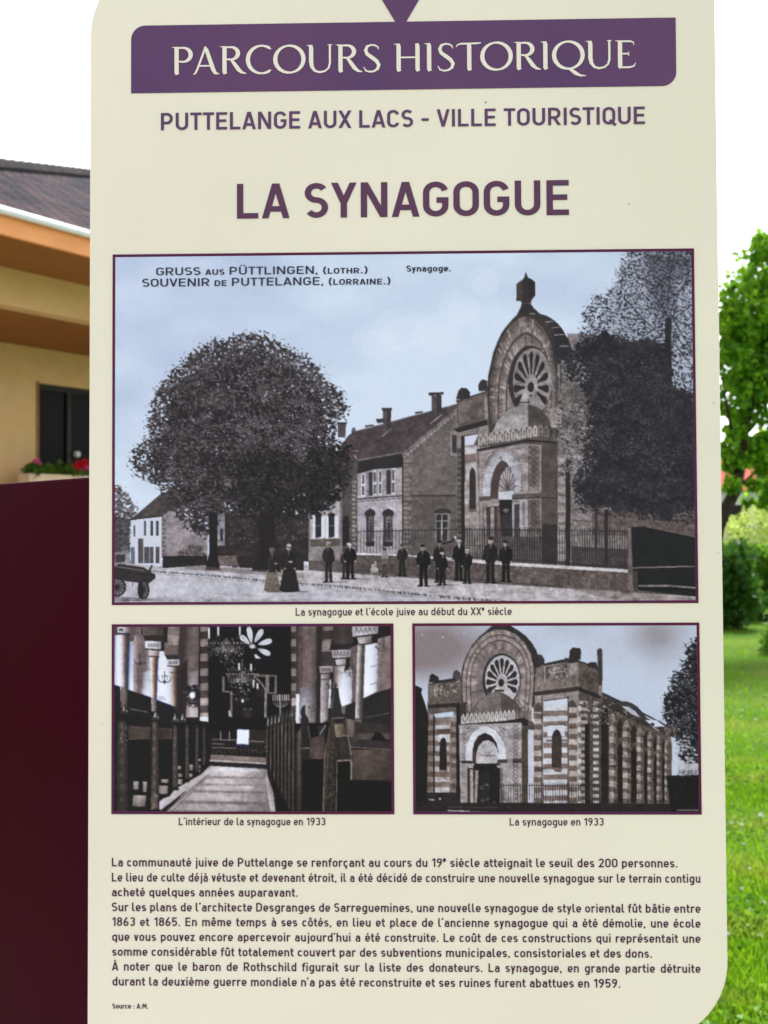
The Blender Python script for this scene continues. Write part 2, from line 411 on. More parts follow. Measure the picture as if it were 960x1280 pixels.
    def gquad(s, q, cols, n=26, shade=(1., 1.), a=1., nz=None, amt=0.):
        """a four-cornered patch (tl, tr, br, bl) with tones running across it and a change from top to bottom"""
        tl, tr, br, bl = [np.array(v, float) for v in q]; c = np.array(cols, float); m = len(c)-1
        for i in range(n):
            u0, u1 = i/n, (i+1.15)/n; f = min((i+.5)/n*m, m-1e-6); k = int(f); col = c[k]*(1-f+k)+c[k+1]*(f-k)
            for j in range(8):
                v0, v1 = j/8, min((j+1.1)/8, 1); sh = shade[0]+(shade[1]-shade[0])*(j+.5)/8
                t0, t1 = tl+(tr-tl)*u0, tl+(tr-tl)*min(u1, 1); b0, b1 = bl+(br-bl)*u0, bl+(br-bl)*min(u1, 1)
                s.poly([tuple(t0+(b0-t0)*v0), tuple(t1+(b1-t1)*v0), tuple(t1+(b1-t1)*v1), tuple(t0+(b0-t0)*v1)], col*sh, a, nz=nz, amt=amt)
    def foliage(s, pts, r, cols, fine=2.4, dense=1., hi=.1, big=14, sink=.0, bite=1.1):
        """leafage: an outline eaten by noise, three tones, a few bright specks; dense < 1 lets the back show through"""
        z = s.mask(pts)
        if z is None: return
        e = int(2.5*r*s.ss)+2; ya, yb = max(z[0].start-e, 0), min(z[0].stop+e, s.H); xa, xb = max(z[1].start-e, 0), min(z[1].stop+e, s.W)
        q = Paint(0, 0, (xb-xa)/s.ss, (yb-ya)/s.ss, s.ss); q.H, q.W = yb-ya, xb-xa; q.r = s.r
        m = np.zeros((q.H, q.W)); m[z[0].start-ya:z[0].stop-ya, z[1].start-xa:z[1].stop-xa] = z[2]
        q.a = m[..., None]; q.blur(r*s.ss); m = q.a[..., 0]
        def st(x): return np.clip((x-x.mean())/(x.std()*4)+.5, 0, 1)
        n = st(q.noise(fine, fine*.8, 3)); al = np.clip((m*dense+(n-.5)*bite-.5)*5, 0, 1)*(m > .02)
        t = .40*st(q.noise(big, big*.6, 2))+.60*st(q.noise(fine*1.25, fine*.85, 2)) - sink*(np.linspace(0, 1, q.H)[:, None]-.35)
        t = np.clip((t-.28)/.44, 0, 1)[..., None]; c = np.array(cols, float)
        col = np.where(t < .5, c[0]+(c[1]-c[0])*t*2, c[1]+(c[2]-c[1])*(t*2-1))
        sp = np.clip((st(q.noise(fine*.8, fine*.7, 1))*.7+st(q.noise(big*.8, big*.6, 2))*.3-(1-hi-.22))*7, 0, 1)[..., None]
        col = col*(1-sp)+sp*(c[2]*1.18)
        reg = s.a[ya:yb, xa:xb]; reg[:] = reg*(1-al[..., None])+col*al[..., None]
    def small(s):
        h, w = s.H//s.ss, s.W//s.ss
        return np.clip(s.a[:h*s.ss, :w*s.ss].reshape(h, s.ss, w, s.ss, 3).mean((1, 3)), 0, 255)

def tile(ox, oy, k):
    return lambda *p: [(ox + p[i]/k, oy + p[i+1]/k) for i in range(0, len(p), 2)]

def lerp_poly(a, b, t): return [(x0+(x1-x0)*t, y0+(y1-y0)*t) for (x0, y0), (x1, y1) in zip(a, b)]

def person(P, x, hy, fy, w=9, coat=(28, 27, 31), legs=None, face=(128, 114, 108), hat=True, skirt=None):
    H = fy-hy; u = H/7.2; legs = legs or coat; P.ell(x+w*.7, fy-.2, w*1.5, .9, (96, 88, 88), .45); e = P.r.uniform(-.09, .09)*w; b1, b2 = P.r.uniform(-.1, .22, 2)*w
    if skirt is not None:
        P.poly([(x-w*.42, hy+u*2.6), (x+w*.42, hy+u*2.6), (x+w*1.05, fy-1), (x+w*.3, fy+.5), (x-w*.5, fy+.5), (x-w*1.0, fy-2)], skirt)
        for k in range(7): P.line([(x-w*.3+k*w*.1, hy+u*3), (x-w*.8+k*w*.27, fy-1)], .5, tuple(c*.75 for c in skirt), .7)
    else:
        P.poly([(x-w*.36, hy+u*3.4), (x, hy+u*3.4), (x-w*.06, fy-1), (x-w*.42, fy-1)], legs)
        P.poly([(x+w*.36, hy+u*3.4), (x, hy+u*3.4), (x+w*.1, fy-.5), (x+w*.42, fy-.5)], legs)
        P.poly([(x-w*.6, fy-1.4), (x-w*.05, fy-1.6), (x-w*.05, fy+.3), (x-w*.6, fy+.3)], (22, 20, 24))
        P.poly([(x+w*.08, fy-1.2), (x+w*.6, fy-1), (x+w*.62, fy+.6), (x+w*.08, fy+.4)], (22, 20, 24))
    P.poly([(x-w*.2, hy+u*1.05), (x+w*.2, hy+u*1.05), (x+w*.5, hy+u*1.45), (x+w*.56, hy+u*2.9), (x+w*.44, hy+u*4), (x-w*.44, hy+u*4), (x-w*.56, hy+u*2.9), (x-w*.5, hy+u*1.45)], coat)
    P.line([(x-w*.46, hy+u*1.55), (x-w*.58-b1*.4, hy+u*2.6), (x-w*.6+b1, hy+u*3.6)], w*.19, coat); P.line([(x+w*.46, hy+u*1.55), (x+w*.58+b2*.4, hy+u*2.6), (x+w*.6-b2, hy+u*3.6)], w*.19, coat)
    P.ell(x-w*.6+b1, hy+u*3.72, w*.08, w*.1, face); P.ell(x+w*.6-b2, hy+u*3.72, w*.08, w*.1, face)
    P.poly([(x-w*.44, hy+u*1.5), (x-w*.1, hy+u*1.2), (x-w*.16, hy+u*3.4), (x-w*.42, hy+u*3.4)], tuple(min(255, v*1.35+5) for v in coat), .55); x = x+e
    P.ell(x, hy+u*.55, u*.36, u*.5, face); P.ell(x+u*.14, hy+u*.7, u*.2, u*.32, tuple(v*.7 for v in face), .6); P.ell(x, hy+u*.42, u*.3, u*.08, (58, 50, 50), .5)
    P.poly([(x-w*.07, hy+u*1.1), (x+w*.07, hy+u*1.1), (x, hy+u*1.9)], (150, 145, 150), .7)
    if hat: P.poly([(x-u*.6, hy+u*.36), (x-u*.38, hy+u*.3), (x-u*.34, hy-u*.05), (x+u*.34, hy-u*.05), (x+u*.38, hy+u*.3), (x+u*.6, hy+u*.36)], (30, 28, 32))
    else: P.ell(x, hy+u*.3, u*.4, u*.33, (60, 54, 56))

def leaves(P, crown, n, size, cols, dens=None, a=(.6, 1.)):
    P.stamps(P.inside(crown, n), size, cols, a)

def rosette(P, cx, cy, rx, ry, n, a0, a1, col, r0=.36, r1=.97, wd=.30):
    """dark petals of a wheel window"""
    for i in range(n):
        a = math.radians(a0+(a1-a0)*i/(n-1)); ca, sa = math.cos(a), math.sin(a)
        pts = []
        for r, t in ((r0, -.045), (r0+.2, -.07), (r1-.2, -.125), (r1-.1, -.14), (r1-.03, -.08), (r1, 0), (r1-.03, .08), (r1-.1, .14), (r1-.2, .125), (r0+.2, .07), (r0, .045)):
            t *= wd/.30
            pts.append((cx+rx*(r*ca-t*sa), cy-ry*(r*sa+t*ca)))
        P.poly(pts, col)

def stones(P, poly, rows, cols, base, amp, y0, y1, x0, x1, a=.55, slant=0.):
    """courses of stone: random tinted blocks clipped by row boxes"""
    hh = (y1-y0)/rows
    for r in range(rows):
        x = x0-P.r.uniform(0, (x1-x0)/cols)
        while x < x1:
            w = (x1-x0)/cols*P.r.uniform(.7, 1.3); d = P.r.uniform(-amp, amp)
            xa, xb = max(x, x0), min(x+w, x1)
            if xb > xa:
                ya = y0+r*hh
                P.poly([(xa, ya+slant*(xa-x0)), (xb-.25, ya+slant*(xb-x0)), (xb-.25, ya+hh-.3+slant*(xb-x0)), (xa, ya+hh-.3+slant*(xa-x0))], tuple(c+d for c in base), a)
            x += w

def mottle(P, k, s=.4, tint=.25):
    """uneven tone of an old print, strongest in the mid tones; then its contrast and a cooler grey"""
    lum = P.a.mean(2)/255; blue = np.clip(1.4-1.4*(P.a[..., 2]-P.a[..., 0])/34, .08, 1)
    w = np.clip(4*lum*(1-lum), 0, 1)*blue
    if hasattr(P, 'sky'): w = w*(np.abs(P.a-P.sky).sum(2) > 7); tint = tint*(np.abs(P.a-P.sky).sum(2) > 7)[..., None]
    m = (P.noise(4, 3.2, 2)-.5)*.8+(P.noise(12, 8, 2)-.5)*.9+(P.noise(1.5, 1.5, 1)-.5)*.5
    P.a *= (1+k*2*m*w)[..., None]
    t = np.clip(P.a/255, 0, 1); P.a = 255*(t*(1-s)+s*t*t*(3-2*t))
    g = P.a.mean(2, keepdims=True); P.a = P.a*(1-tint)+tint*g*np.array((.985, .985, 1.03))

def street_view(P):
    """the large postcard: street, school and synagogue"""
    nb = P.noise(90, 45, 3, 5); nf = P.noise(7, 5, 3, 6); nm = P.noise(2.2, 2.2, 2, 7); nw = P.noise(26, 12, 3, 8)
    H, W = P.H, P.W
    gx = np.linspace(0, 1, W)[None]; gy = np.linspace(0, 1, H)[:, None]
    light = np.clip(.42+.75*gy+.35*np.exp(-((gx-.55)/.28)**2)+(nb-.5)*1.05, 0, 1)[..., None]
    P.a[:] = np.array((162, 176, 206))*(1-light)+np.array((194, 210, 234))*light
    # cloud heads
    for cx, cy, r in ((602, 352, 22), (575, 385, 26), (545, 420, 30), (500, 412, 34), (470, 425, 30)):
        P.ell(cx, cy, r, r*.8, (202, 217, 240), .25); P.ell(cx+5, cy+6, r*.8, r*.65, (204, 219, 241), .22)
    P.sky = P.a.copy()
    A = tile(140, 580, 4); B = tile(380, 480, 4.8); C = tile(380, 610, 4.8); D = tile(560, 330, 6); E = tile(560, 440, 6); F = tile(560, 550, 6); G = tile(560, 650, 6); K = tile(700, 310, 5.333); M = tile(700, 620, 5.333)
    # ---- ground
    P.poly([(130, 700), (300, 700), (900, 735), (900, 770), (130, 770)], (168, 166, 178), nz=nf, amt=18)
    P.poly([(130, 712), (215, 712), (330, 726), (450, 736), (650, 752), (640, 770), (130, 770)], (172, 174, 188), nz=nw, amt=16)
    P.poly([(340, 712), (560, 722), (880, 745), (880, 770), (660, 756), (500, 736), (330, 722)], (170, 164, 170), nz=nf, amt=22)
    for k in range(60):
        x = P.r.uniform(380, 870); y = 728+(x-380)*.035+P.r.uniform(0, 14); P.line([(x, y), (x+P.r.uniform(6, 30), y+P.r.uniform(-.5, 1.5))], P.r.uniform(.5, 1.2), (120, 110, 108), .35)
    for k in range(26):
        x = P.r.uniform(180, 520); y = P.r.uniform(738, 753); P.line([(x, y), (x+P.r.uniform(10, 50), y+P.r.uniform(-2, 1))], .8, (140, 132, 136), .4)
    P.poly([(145, 748), (300, 748), (640, 752), (640, 758), (145, 758)], (150, 144, 150), .6, nz=nf, amt=20)
    # ---- far left tree, house
    P.foliage([(136, 602), (155, 610), (168, 626), (173, 640), (166, 658), (162, 695), (136, 705)], 3, [(62, 56, 60), (86, 80, 86), (120, 114, 122)], 2.4, .85, .08, 10)
    P.poly([(141, 645), (163, 648), (163, 692), (141, 700)], (66, 60, 62), .8, nz=nm, amt=22)
    P.poly(A(14, 440, 80, 430, 92, 440, 95, 498, 14, 502), (120, 118, 124), .8); P.poly(A(20, 452, 70, 448, 70, 485, 20, 490), (60, 58, 62))
    P.poly(A(95, 275, 255, 140, 330, 130, 400, 200, 250, 257), (76, 68, 68), nz=nf, amt=12)
    P.poly(A(97, 280, 250, 264, 250, 510, 97, 495), (186, 196, 218))
    P.poly(A(250, 264, 290, 228, 420, 270, 480, 330, 480, 470, 250, 470), (136, 128, 134), nz=nf, amt=10)
    P.line(A(92, 276, 255, 258), 1.6, (50, 46, 48)); P.line(A(250, 258, 292, 226), 1.4, (70, 62, 62))
    for a, b in ((163, 172), (195, 208), (222, 237)): P.rect(140+a/4, 580+282/4, 140+b/4, 580+355/4, (66, 66, 80))
    P.rect(140+110/4, 580+305/4, 140+120/4, 580+360/4, (90, 90, 105))
    for a, b in ((133, 158), (163, 190), (192, 210), (220, 240)): P.rect(140+a/4, 580+(370 if a == 133 else 412)/4, 140+b/4, 580+493/4, (84, 78, 84))
    P.rect(140+97/4, 580+412/4, 140+116/4, 580+495/4, (96, 104, 126))
    for k in range(9): P.rect(203.2, 648+k*5.4, 208.6-(k % 2)*2, 651.6+k*5.4, (104, 94, 94)); 
    leaves(P, A(330, 440, 380, 400, 450, 405, 470, 455, 330, 465), 220, (1, 2.4), [(88, 78, 80), (120, 108, 112), (66, 58, 60)])
    P.poly(A(255, 458, 478, 455, 478, 503, 255, 518), (40, 37, 40)); 
    for k in range(24): P.line([(204+k*2.3, 695), (204+k*2.3, 708)], .5, (58, 52, 55), .7)
    # ---- the dark yard behind the trunks
    P.poly(P.rag([(272, 640), (392, 640), (392, 700), (340, 712), (272, 704)], 1.5), (52, 45, 47), nz=nf, amt=14)
    P.poly(A(530, 210, 565, 200, 566, 405, 530, 405), (128, 124, 134), nz=nm, amt=26); P.rect(275.5, 660, 279.5, 676, (52, 56, 70))
    P.poly(A(530, 455, 620, 455, 700, 470, 700, 512, 530, 505), (104, 92, 90), nz=nm, amt=22)
    P.poly(A(620, 460, 960, 440, 960, 530, 640, 515), (48, 42, 44), nz=nf, amt=10)
    leaves(P, [(285, 640), (330, 625), (390, 630), (392, 672), (285, 680)], 500, (1.2, 3), [(84, 70, 68), (66, 55, 55), (48, 42, 44), (100, 84, 80)], a=(.4, .9))
    # ---- the school
    P.poly([(386, 600), (430, 556), (441, 541), (571, 506), (607, 491), (620, 445), (657, 392), (700, 412), (714, 440), (790, 440), (800, 500), (872, 520), (872, 745), (600, 728), (386, 712)], (92, 84, 83), nz=nf, amt=12)
    P.poly([(386, 616), (446, 600), (446, 700), (386, 700)], (124, 116, 118), nz=nf, amt=10)
    P.poly(C(40, 95, 215, 80, 215, 300, 40, 310), (158, 154, 162), nz=nf, amt=8); P.poly(C(40, 60, 215, 40, 215, 72, 40, 92), (140, 134, 138))
    P.line(C(40, 88, 290, 62), 1.2, (66, 58, 60))
    for x0, x1 in ((70, 106), (148, 184)):
        P.poly(C(x0-16, 165, x1+22, 165, x1+22, 295, x0-16, 300), (196, 202, 218)); P.poly(C(x0, 165, x1, 160, x1, 290, x0, 298), (44, 48, 56)); P.ell(380+(x0+x1)/9.6, 610+160/4.8, 4.6, 2.8, (46, 42, 46)); P.line(C(x0, 225, x1, 222), .7, (120, 124, 136))
    P.poly(C(40, 305, 215, 298, 215, 345, 40, 350), (88, 84, 74))
    P.poly([(428, 600), (446, 596), (446, 690), (428, 690)], (84, 76, 78), nz=nm, amt=14)
    P.poly(C(232, 190, 240, 166, 262, 160, 274, 185, 274, 345, 232, 345), (44, 38, 42))
    for k in range(17): P.rect(440.5, 600+k*5.5, 446-(k % 2)*1.4, 603.6+k*5.5, (132, 122, 120))
    P.poly([(447, 585), (503, 572), (503, 700), (447, 700)], (152, 146, 154), nz=nf, amt=9)
    P.poly(C(330, 70, 585, 50, 585, 250, 330, 250), (160, 154, 166), nz=nf, amt=10)
    P.poly([(447, 577), (503, 566), (503, 584), (470, 586), (447, 592)], (50, 46, 50))
    P.line(B(310, 690, 590, 668), 2.4, (86, 78, 82)); P.line(B(310, 705, 590, 682), .8, (58, 52, 56))
    for x0, x1, y0, y1 in ((390, 440, 517, 668), (495, 548, 506, 660)):
        P.poly(B(x0, y0+12, x1, y0, x1, y1-4, x0, y1+2), (58, 56, 66))
    for x0, x1, y0, y1 in ((345, 369, 532, 672), (413, 438, 518, 666), (447, 470, 514, 664), (523, 548, 504, 658)):
        P.poly(B(x0, y0+4, x1, y0, x1, y1, x0, y1+4), (186, 186, 198)); 
        for q in (0, 1): P.poly(B(x0+5, y0+10+q*(y1-y0)*.5, x1-5, y0+8+q*(y1-y0)*.5, x1-5, y0+(y1-y0)*(.46+.47*q), x0+5, y0+(y1-y0)*(.48+.47*q)), (88, 80, 88))
    P.poly(B(378, 530, 390, 528, 390, 668, 378, 670), (128, 120, 128))
    for x0, x1 in ((370, 425), (474, 536)):
        P.poly(C(x0-6, 150, x0+4, 134, (x0+x1)/2, 120, x1-2, 132, x1+6, 150, x1, 165, x0, 165), (54, 48, 52)); P.poly(C(x0+4, 160, x1-4, 158, x1-4, 320, x0+4, 322), (66, 60, 66))
        P.poly(C(x0+20, 170, x1-10, 168, x1-10, 316, x0+20, 316), (112, 108, 116)); P.poly(C(x0+26, 185, x1-16, 184, x1-16, 312, x0+26, 312), (62, 58, 64)); P.line(C(x0+20, 200, x1-10, 198), .6, (150, 146, 152))
        P.poly(C(x0-2, 322, x1+2, 320, x1-4, 346, x0+4, 348), (44, 42, 40))
    P.poly([(503, 569), (571.5, 510), (573, 710), (503, 700)], (104, 95, 94), nz=nf, amt=9)
    P.poly([(503, 620), (571, 619), (571, 705), (503, 700)], (96, 87, 86), nz=nf, amt=9)
    P.line(B(640, 668, 912, 668), 2, (62, 54, 56))
    for k in range(22): P.rect(504.5, 574+k*5.9, 514-(k % 2)*3, 577.6+k*5.9, (126, 116, 112))
    P.line([(503.5, 570), (503.5, 690)], 1.4, (44, 40, 44))
    P.poly(B(225, 372, 258, 318, 295, 285, 480, 240, 760, 165, 918, 120, 918, 145, 592, 422, 590, 415, 330, 465, 240, 470), (78, 67, 69), nz=nf, amt=13)
    P.line(B(295, 287, 918, 120), 1, (120, 110, 112)); P.line(B(330, 455, 590, 410), 1.1, (130, 120, 122)); P.line(B(340, 466, 590, 424), 1.2, (44, 40, 44))
    P.line(B(588, 425, 918, 150), 2.6, (112, 104, 106)); P.line(B(592, 440, 918, 168), .9, (150, 142, 144))
    for k in range(16): P.poly([(504.5+k*4.2, 571.5-k*3.6), (507.5+k*4.2, 569-k*3.6), (506.5+k*4.2, 573.2-k*3.6)], (150, 142, 142))
    P.poly(B(190, 405, 320, 395, 330, 410, 310, 455, 200, 470), (80, 66, 68)); P.line(B(190, 405, 325, 400), .8, (150, 130, 132)); P.line(B(300, 420, 318, 450), 1.2, (150, 142, 146))
    for p in (B(473, 160, 524, 158, 522, 262, 478, 300), B(765, 70, 825, 66, 826, 160, 768, 210), B(204, 240, 254, 238, 250, 320, 204, 320)): P.poly(p, (84, 74, 78), nz=nm, amt=8)
    P.poly(B(498, 160, 524, 158, 522, 262, 498, 282), (62, 54, 58)); P.poly(B(797, 68, 825, 66, 826, 160, 797, 182), (64, 56, 60))
    for p in (B(466, 144, 528, 142, 528, 158, 470, 160), B(746, 52, 838, 48, 836, 64, 750, 70), B(198, 230, 258, 228, 258, 240, 198, 242)): P.poly(p, (58, 50, 56))
    P.poly(B(432, 208, 478, 206, 476, 232, 440, 234), (66, 60, 66)); P.poly(B(368, 248, 420, 242, 420, 250, 370, 260), (58, 52, 58)); P.poly(B(666, 168, 714, 162, 714, 170, 668, 180), (58, 52, 58)); P.poly(B(284, 290, 292, 260, 308, 262, 312, 282), (92, 88, 96))
    P.line(B(470, 315, 524, 265), 1.1, (140, 132, 134)); P.line(B(755, 240, 828, 182), 1.3, (150, 142, 144))
    P.poly(C(782, 150, 784, 132, 830, 118, 884, 130, 884, 152), (62, 54, 56)); P.poly(C(788, 150, 878, 150, 874, 320, 788, 320), (128, 118, 116)); P.poly(C(794, 158, 862, 156, 858, 316, 794, 318), (48, 50, 52))
    P.line(C(827, 156, 827, 318), 1.1, (176, 172, 170)); P.line(C(792, 196, 862, 194), 1.1, (176, 172, 170)); P.line(C(792, 240, 862, 238), .7, (150, 146, 146))
    P.poly(B(876, 282, 922, 280, 922, 432, 880, 430), (132, 122, 120)); P.poly(B(888, 305, 916, 305, 916, 412, 890, 412), (60, 56, 62))
    P.poly([(697, 420), (745, 424), (745, 650), (697, 650)], (96, 88, 88), nz=nm, amt=22)
    P.poly([(571, 540), (612, 530), (612, 700), (571, 700)], (104, 95, 92), nz=nm, amt=14)
    # ---- synagogue: left bay
    P.poly([(571, 500), (607, 490), (612, 530), (612, 700), (571, 700)], (128, 118, 114), nz=nf, amt=12)
    P.poly(E(65, 360, 275, 298, 275, 520, 70, 570), (92, 82, 80)); stones(P, None, 4, 4, (104, 94, 90), 22, 504, 530, 573, 604, .6, -.28)
    P.poly(E(60, 355, 78, 290, 100, 268, 140, 272, 165, 300, 166, 345), (56, 48, 52)); P.poly(E(228, 245, 245, 215, 262, 205, 292, 215, 296, 290, 230, 295), (60, 52, 56))
    P.line(E(60, 372, 290, 295), 1.6, (54, 46, 50)); P.poly(E(45, 575, 295, 505, 300, 545, 75, 605), (48, 42, 46))
    P.poly([(580, 545), (600, 540), (604, 690), (580, 690)], (150, 140, 138), nz=nf, amt=14)
    P.poly(E(110, 632, 226, 612, 226, 690, 112, 700), (188, 198, 222)); P.line(E(108, 632, 230, 612), 1, (50, 46, 50))
    P.poly(F(125, 60, 215, 45, 215, 90, 125, 110), (172, 172, 182)); P.poly(F(125, 112, 215, 100, 215, 150, 125, 158), (128, 104, 102)); P.line(F(125, 165, 215, 152), 1, (84, 64, 64))
    P.poly(F(135, 180, 212, 168, 212, 300, 135, 300), (170, 168, 176))
    P.poly(F(160, 290, 162, 235, 182, 200, 202, 225, 210, 290, 210, 525, 160, 530), (58, 48, 52))
    P.poly(F(158, 515, 214, 512, 214, 535, 158, 538), (110, 96, 92))
    for y in (380, 440, 560, 620): P.poly(F(126, y, 158, y-4, 158, y+30, 126, y+34), (176, 170, 172), .7)
    P.rect(571.5, 560, 580, 700, (76, 67, 69)); P.rect(576.5, 545, 581, 700, (44, 40, 46))
    for k in range(18): P.rect(571.8, 566+k*7.2, 576.5, 569.5+k*7.2, (108, 98, 94), a=.8)
    # big gable arch
    outer = D(330, 720, 345, 650, 370, 585, 400, 520, 430, 478, 475, 425, 515, 385, 560, 352, 600, 345, 640, 352, 690, 375, 745, 392, 790, 420, 825, 450, 858, 490, 895, 560, 925, 620, 945, 690, 950, 720)
    P.poly(E(295, 260, 300, 180, 318, 100, 340, 0) + outer[1:] + E(945, 100, 900, 130, 840, 100, 830, 340, 800, 620, 330, 620, 300, 500, 300, 300), (62, 54, 56), nz=nm, amt=6)
    o1 = [(612, 530), (612, 490), (614, 468), (619, 445), (626, 425), (636, 409), (648, 398), (657, 395), (668, 399), (680, 411), (688, 428), (693, 450), (696, 475), (697, 500), (697, 530)]
    c = (662, 495)
    def ringat(t): return [(c[0]+(x-c[0])*t, c[1]+(y-c[1])*t) for x, y in o1]
    for t0, col in ((1., (88, 78, 76)), (.93, (112, 101, 97)), (.86, (134, 122, 118)), (.80, (84, 74, 74)), (.76, (126, 114, 111)), (.68, (146, 135, 131)), (.60, (70, 62, 64)), (.565, (128, 118, 118))):
        P.poly(ringat(t0), col, nz=nm, amt=12)
    for i in range(len(o1)*3-3):
        f = i/3; k = int(f); u = f-k; x, y = o1[k][0]*(1-u)+o1[k+1][0]*u, o1[k][1]*(1-u)+o1[k+1][1]*u
        for ra, rb in ((1., .88), (.86, .80), (.76, .62)):
            P.line([(c[0]+(x-c[0])*ra, c[1]+(y-c[1])*ra), (c[0]+(x-c[0])*rb, c[1]+(y-c[1])*rb)], .6, (66, 58, 58), .6)
            if P.r.rand() < .5:
                x2, y2 = x+(o1[k+1][0]-o1[k][0])/6, y+(o1[k+1][1]-o1[k][1])/6
                P.line([(c[0]+(x2-c[0])*ra*.99, c[1]+(y2-c[1])*ra*.99), (c[0]+(x2-c[0])*rb, c[1]+(y2-c[1])*rb)], 3, (172, 163, 160) if P.r.rand() < .6 else (88, 79, 78), .5)
    P.ell(663, 477, 27.5, 45, (58, 52, 56)); P.ell(665.5, 477, 24.5, 41.5, (136, 127, 128), nz=nm, amt=14)
    rosette(P, 664, 483, 23.5, 46, 11, -28, 208, (46, 44, 52), .34, .95, .235)
    P.ell(663.8, 484, 8, 11.5, (150, 143, 144)); P.ell(663.5, 484, 4.2, 6.6, (44, 42, 48)); P.ell(663.5, 494.5, 1.4, 1.4, (50, 46, 50))
    for k in range(14):
        a = math.radians(k*360/14); P.ell(663.8+6.4*math.cos(a), 484+9.3*math.sin(a), .6, .8, (84, 78, 80))
    # dark roof behind the gable, bands
    P.poly(D(800, 440, 858, 492, 900, 575, 945, 690) + E(940, 90, 830, 105, 806, 20) + D(800, 620, 780, 520), (46, 43, 52))
    for q in (D(730, 438, 790, 432), D(775, 482, 838, 474), D(795, 535, 870, 530), D(835, 618, 905, 616), D(610, 374, 650, 374)): P.line(q, .9, (150, 146, 152))
    # lantern on top
    P.poly(D(515, 385, 545, 325, 552, 300, 545, 280, 512, 280, 514, 152, 560, 118, 572, 104, 576, 80, 583, 64, 592, 84, 600, 105, 622, 114, 654, 138, 656, 238, 628, 272, 620, 300, 645, 335, 690, 375, 640, 366, 560, 366), (56, 48, 52))
    P.poly(D(520, 158, 560, 128, 562, 275, 520, 275), (72, 64, 58)); P.poly(D(600, 120, 650, 142, 650, 235, 602, 262), (46, 40, 46)); P.line(D(552, 300, 622, 296), 1.2, (80, 72, 74))
    # wall right of the roof, white gable wall piece
    P.poly(K(45, 570, 225, 575, 225, 720, 90, 720), (128, 120, 122), nz=nm, amt=16)
    P.poly([(697, 455), (712, 452), (716, 540), (697, 545)], (110, 102, 100), nz=nm, amt=22); P.rect(700, 457, 702, 482, (70, 64, 66)); P.rect(706, 457, 708, 470, (150, 142, 140))
    # porch dome and its crown of merlons
    P.poly(E(300, 470, 330, 480, 340, 610, 305, 610), (74, 66, 66)); P.poly(E(760, 430, 850, 400, 850, 560, 770, 570), (140, 132, 130), nz=nm, amt=20)
    P.poly(E(330, 605, 370, 520, 450, 440, 540, 398, 598, 390, 604, 560, 330, 615), (144, 140, 142), nz=nf, amt=16); P.poly(E(598, 390, 690, 420, 750, 490, 772, 560, 600, 560), (84, 75, 70), nz=nf, amt=12)
    P.line(E(600, 480, 745, 480), .7, (62, 54, 52)); P.line(E(598, 392, 602, 560), .8, (110, 104, 104))
    P.poly(E(540, 375, 552, 340, 566, 290, 590, 290, 598, 335, 615, 360, 612, 388, 545, 392), (150, 146, 148)); P.poly(E(598, 345, 612, 362, 610, 386, 598, 386), (84, 78, 80))
    P.line(E(535, 378, 612, 376), 1.4, (58, 54, 58))
    P.poly(E(195, 690, 225, 625, 660, 555, 830, 590, 830, 650, 660, 628, 240, 712), (88, 80, 80), nz=nm, amt=10)
    for i in range(15):
        x = 225+i*41; yb = 700-(x-225)*.165 if x < 660 else 628+(x-660)*.15; yt = yb-82; col = (168, 160, 156) if x < 640 else (124, 114, 108) if x < 720 else (84, 76, 76)
        P.poly(E(x, yb, x-2, yt+30, x+10, yt+6, x+20, yt-4, x+30, yt+6, x+36, yt+30, x+34, yb), col, .95); P.line(E(x+17, yb-8, x+18, yt+16), 1.6, tuple(q*.72 for q in col)); P.ell(560+(x+18)/6, 440+(yt+30)/6, 1.3, 1.7, tuple(q*.62 for q in col))
    # porch faces
    P.poly(F(220, 85, 590, 8, 720, 22, 820, 20, 820, 720, 240, 720), (80, 70, 70), nz=nf, amt=8)
    P.poly(F(228, 88, 575, 25, 700, 36, 700, 720, 240, 720), (138, 129, 130), nz=nf, amt=10)
    P.line(F(214, 76, 590, 2, 822, 18), 2.6, (44, 38, 42)); P.poly(F(700, 36, 820, 30, 820, 720, 706, 720), (84, 74, 72), nz=nf, amt=9)
    for x0, x1 in ((248, 268), (545, 568)):
        P.poly(F(x0, 98, x1, 94, x1, 385, x0, 405), (152, 144, 146)); 
        for k in range(12): P.line(F(x0+4, 105+k*24, x1-4, 118+k*24), .9, (92, 82, 84), .8); P.line(F(x1-4, 105+k*24, x0+4, 118+k*24), .7, (92, 82, 84), .6)
    P.poly(F(275, 95, 360, 82, 300, 160, 278, 200), (112, 102, 104)); P.poly(F(470, 66, 535, 52, 540, 170, 505, 120), (112, 102, 104))
    for k in range(9): P.line(F(285+k*6, 102, 282+k*4, 160-k*8), .7, (168, 160, 164), .7); P.line(F(486+k*6, 70, 500+k*5, 120+k*4), .7, (168, 160, 164), .7)
    arch_o = F(262, 415, 262, 300, 285, 205, 330, 125, 400, 78, 425, 74, 480, 102, 525, 165, 546, 250, 548, 380, 500, 392, 500, 420)
    P.poly(arch_o, (166, 166, 176), nz=nf, amt=8)
    P.line(F(268, 310, 288, 210, 332, 132, 402, 86, 425, 82, 476, 108, 518, 168, 538, 250), .8, (112, 108, 116)); P.ell(560+395/6, 550+132/6, .8, 1.4, (54, 50, 54))
    P.poly(F(318, 440, 320, 330, 335, 250, 365, 185, 400, 148, 440, 168, 475, 225, 495, 300, 495, 380, 482, 440), (78, 62, 62))
    P.poly(F(376, 440, 380, 335, 400, 258, 448, 192, 478, 240, 492, 305, 492, 385, 482, 442), (160, 151, 154))
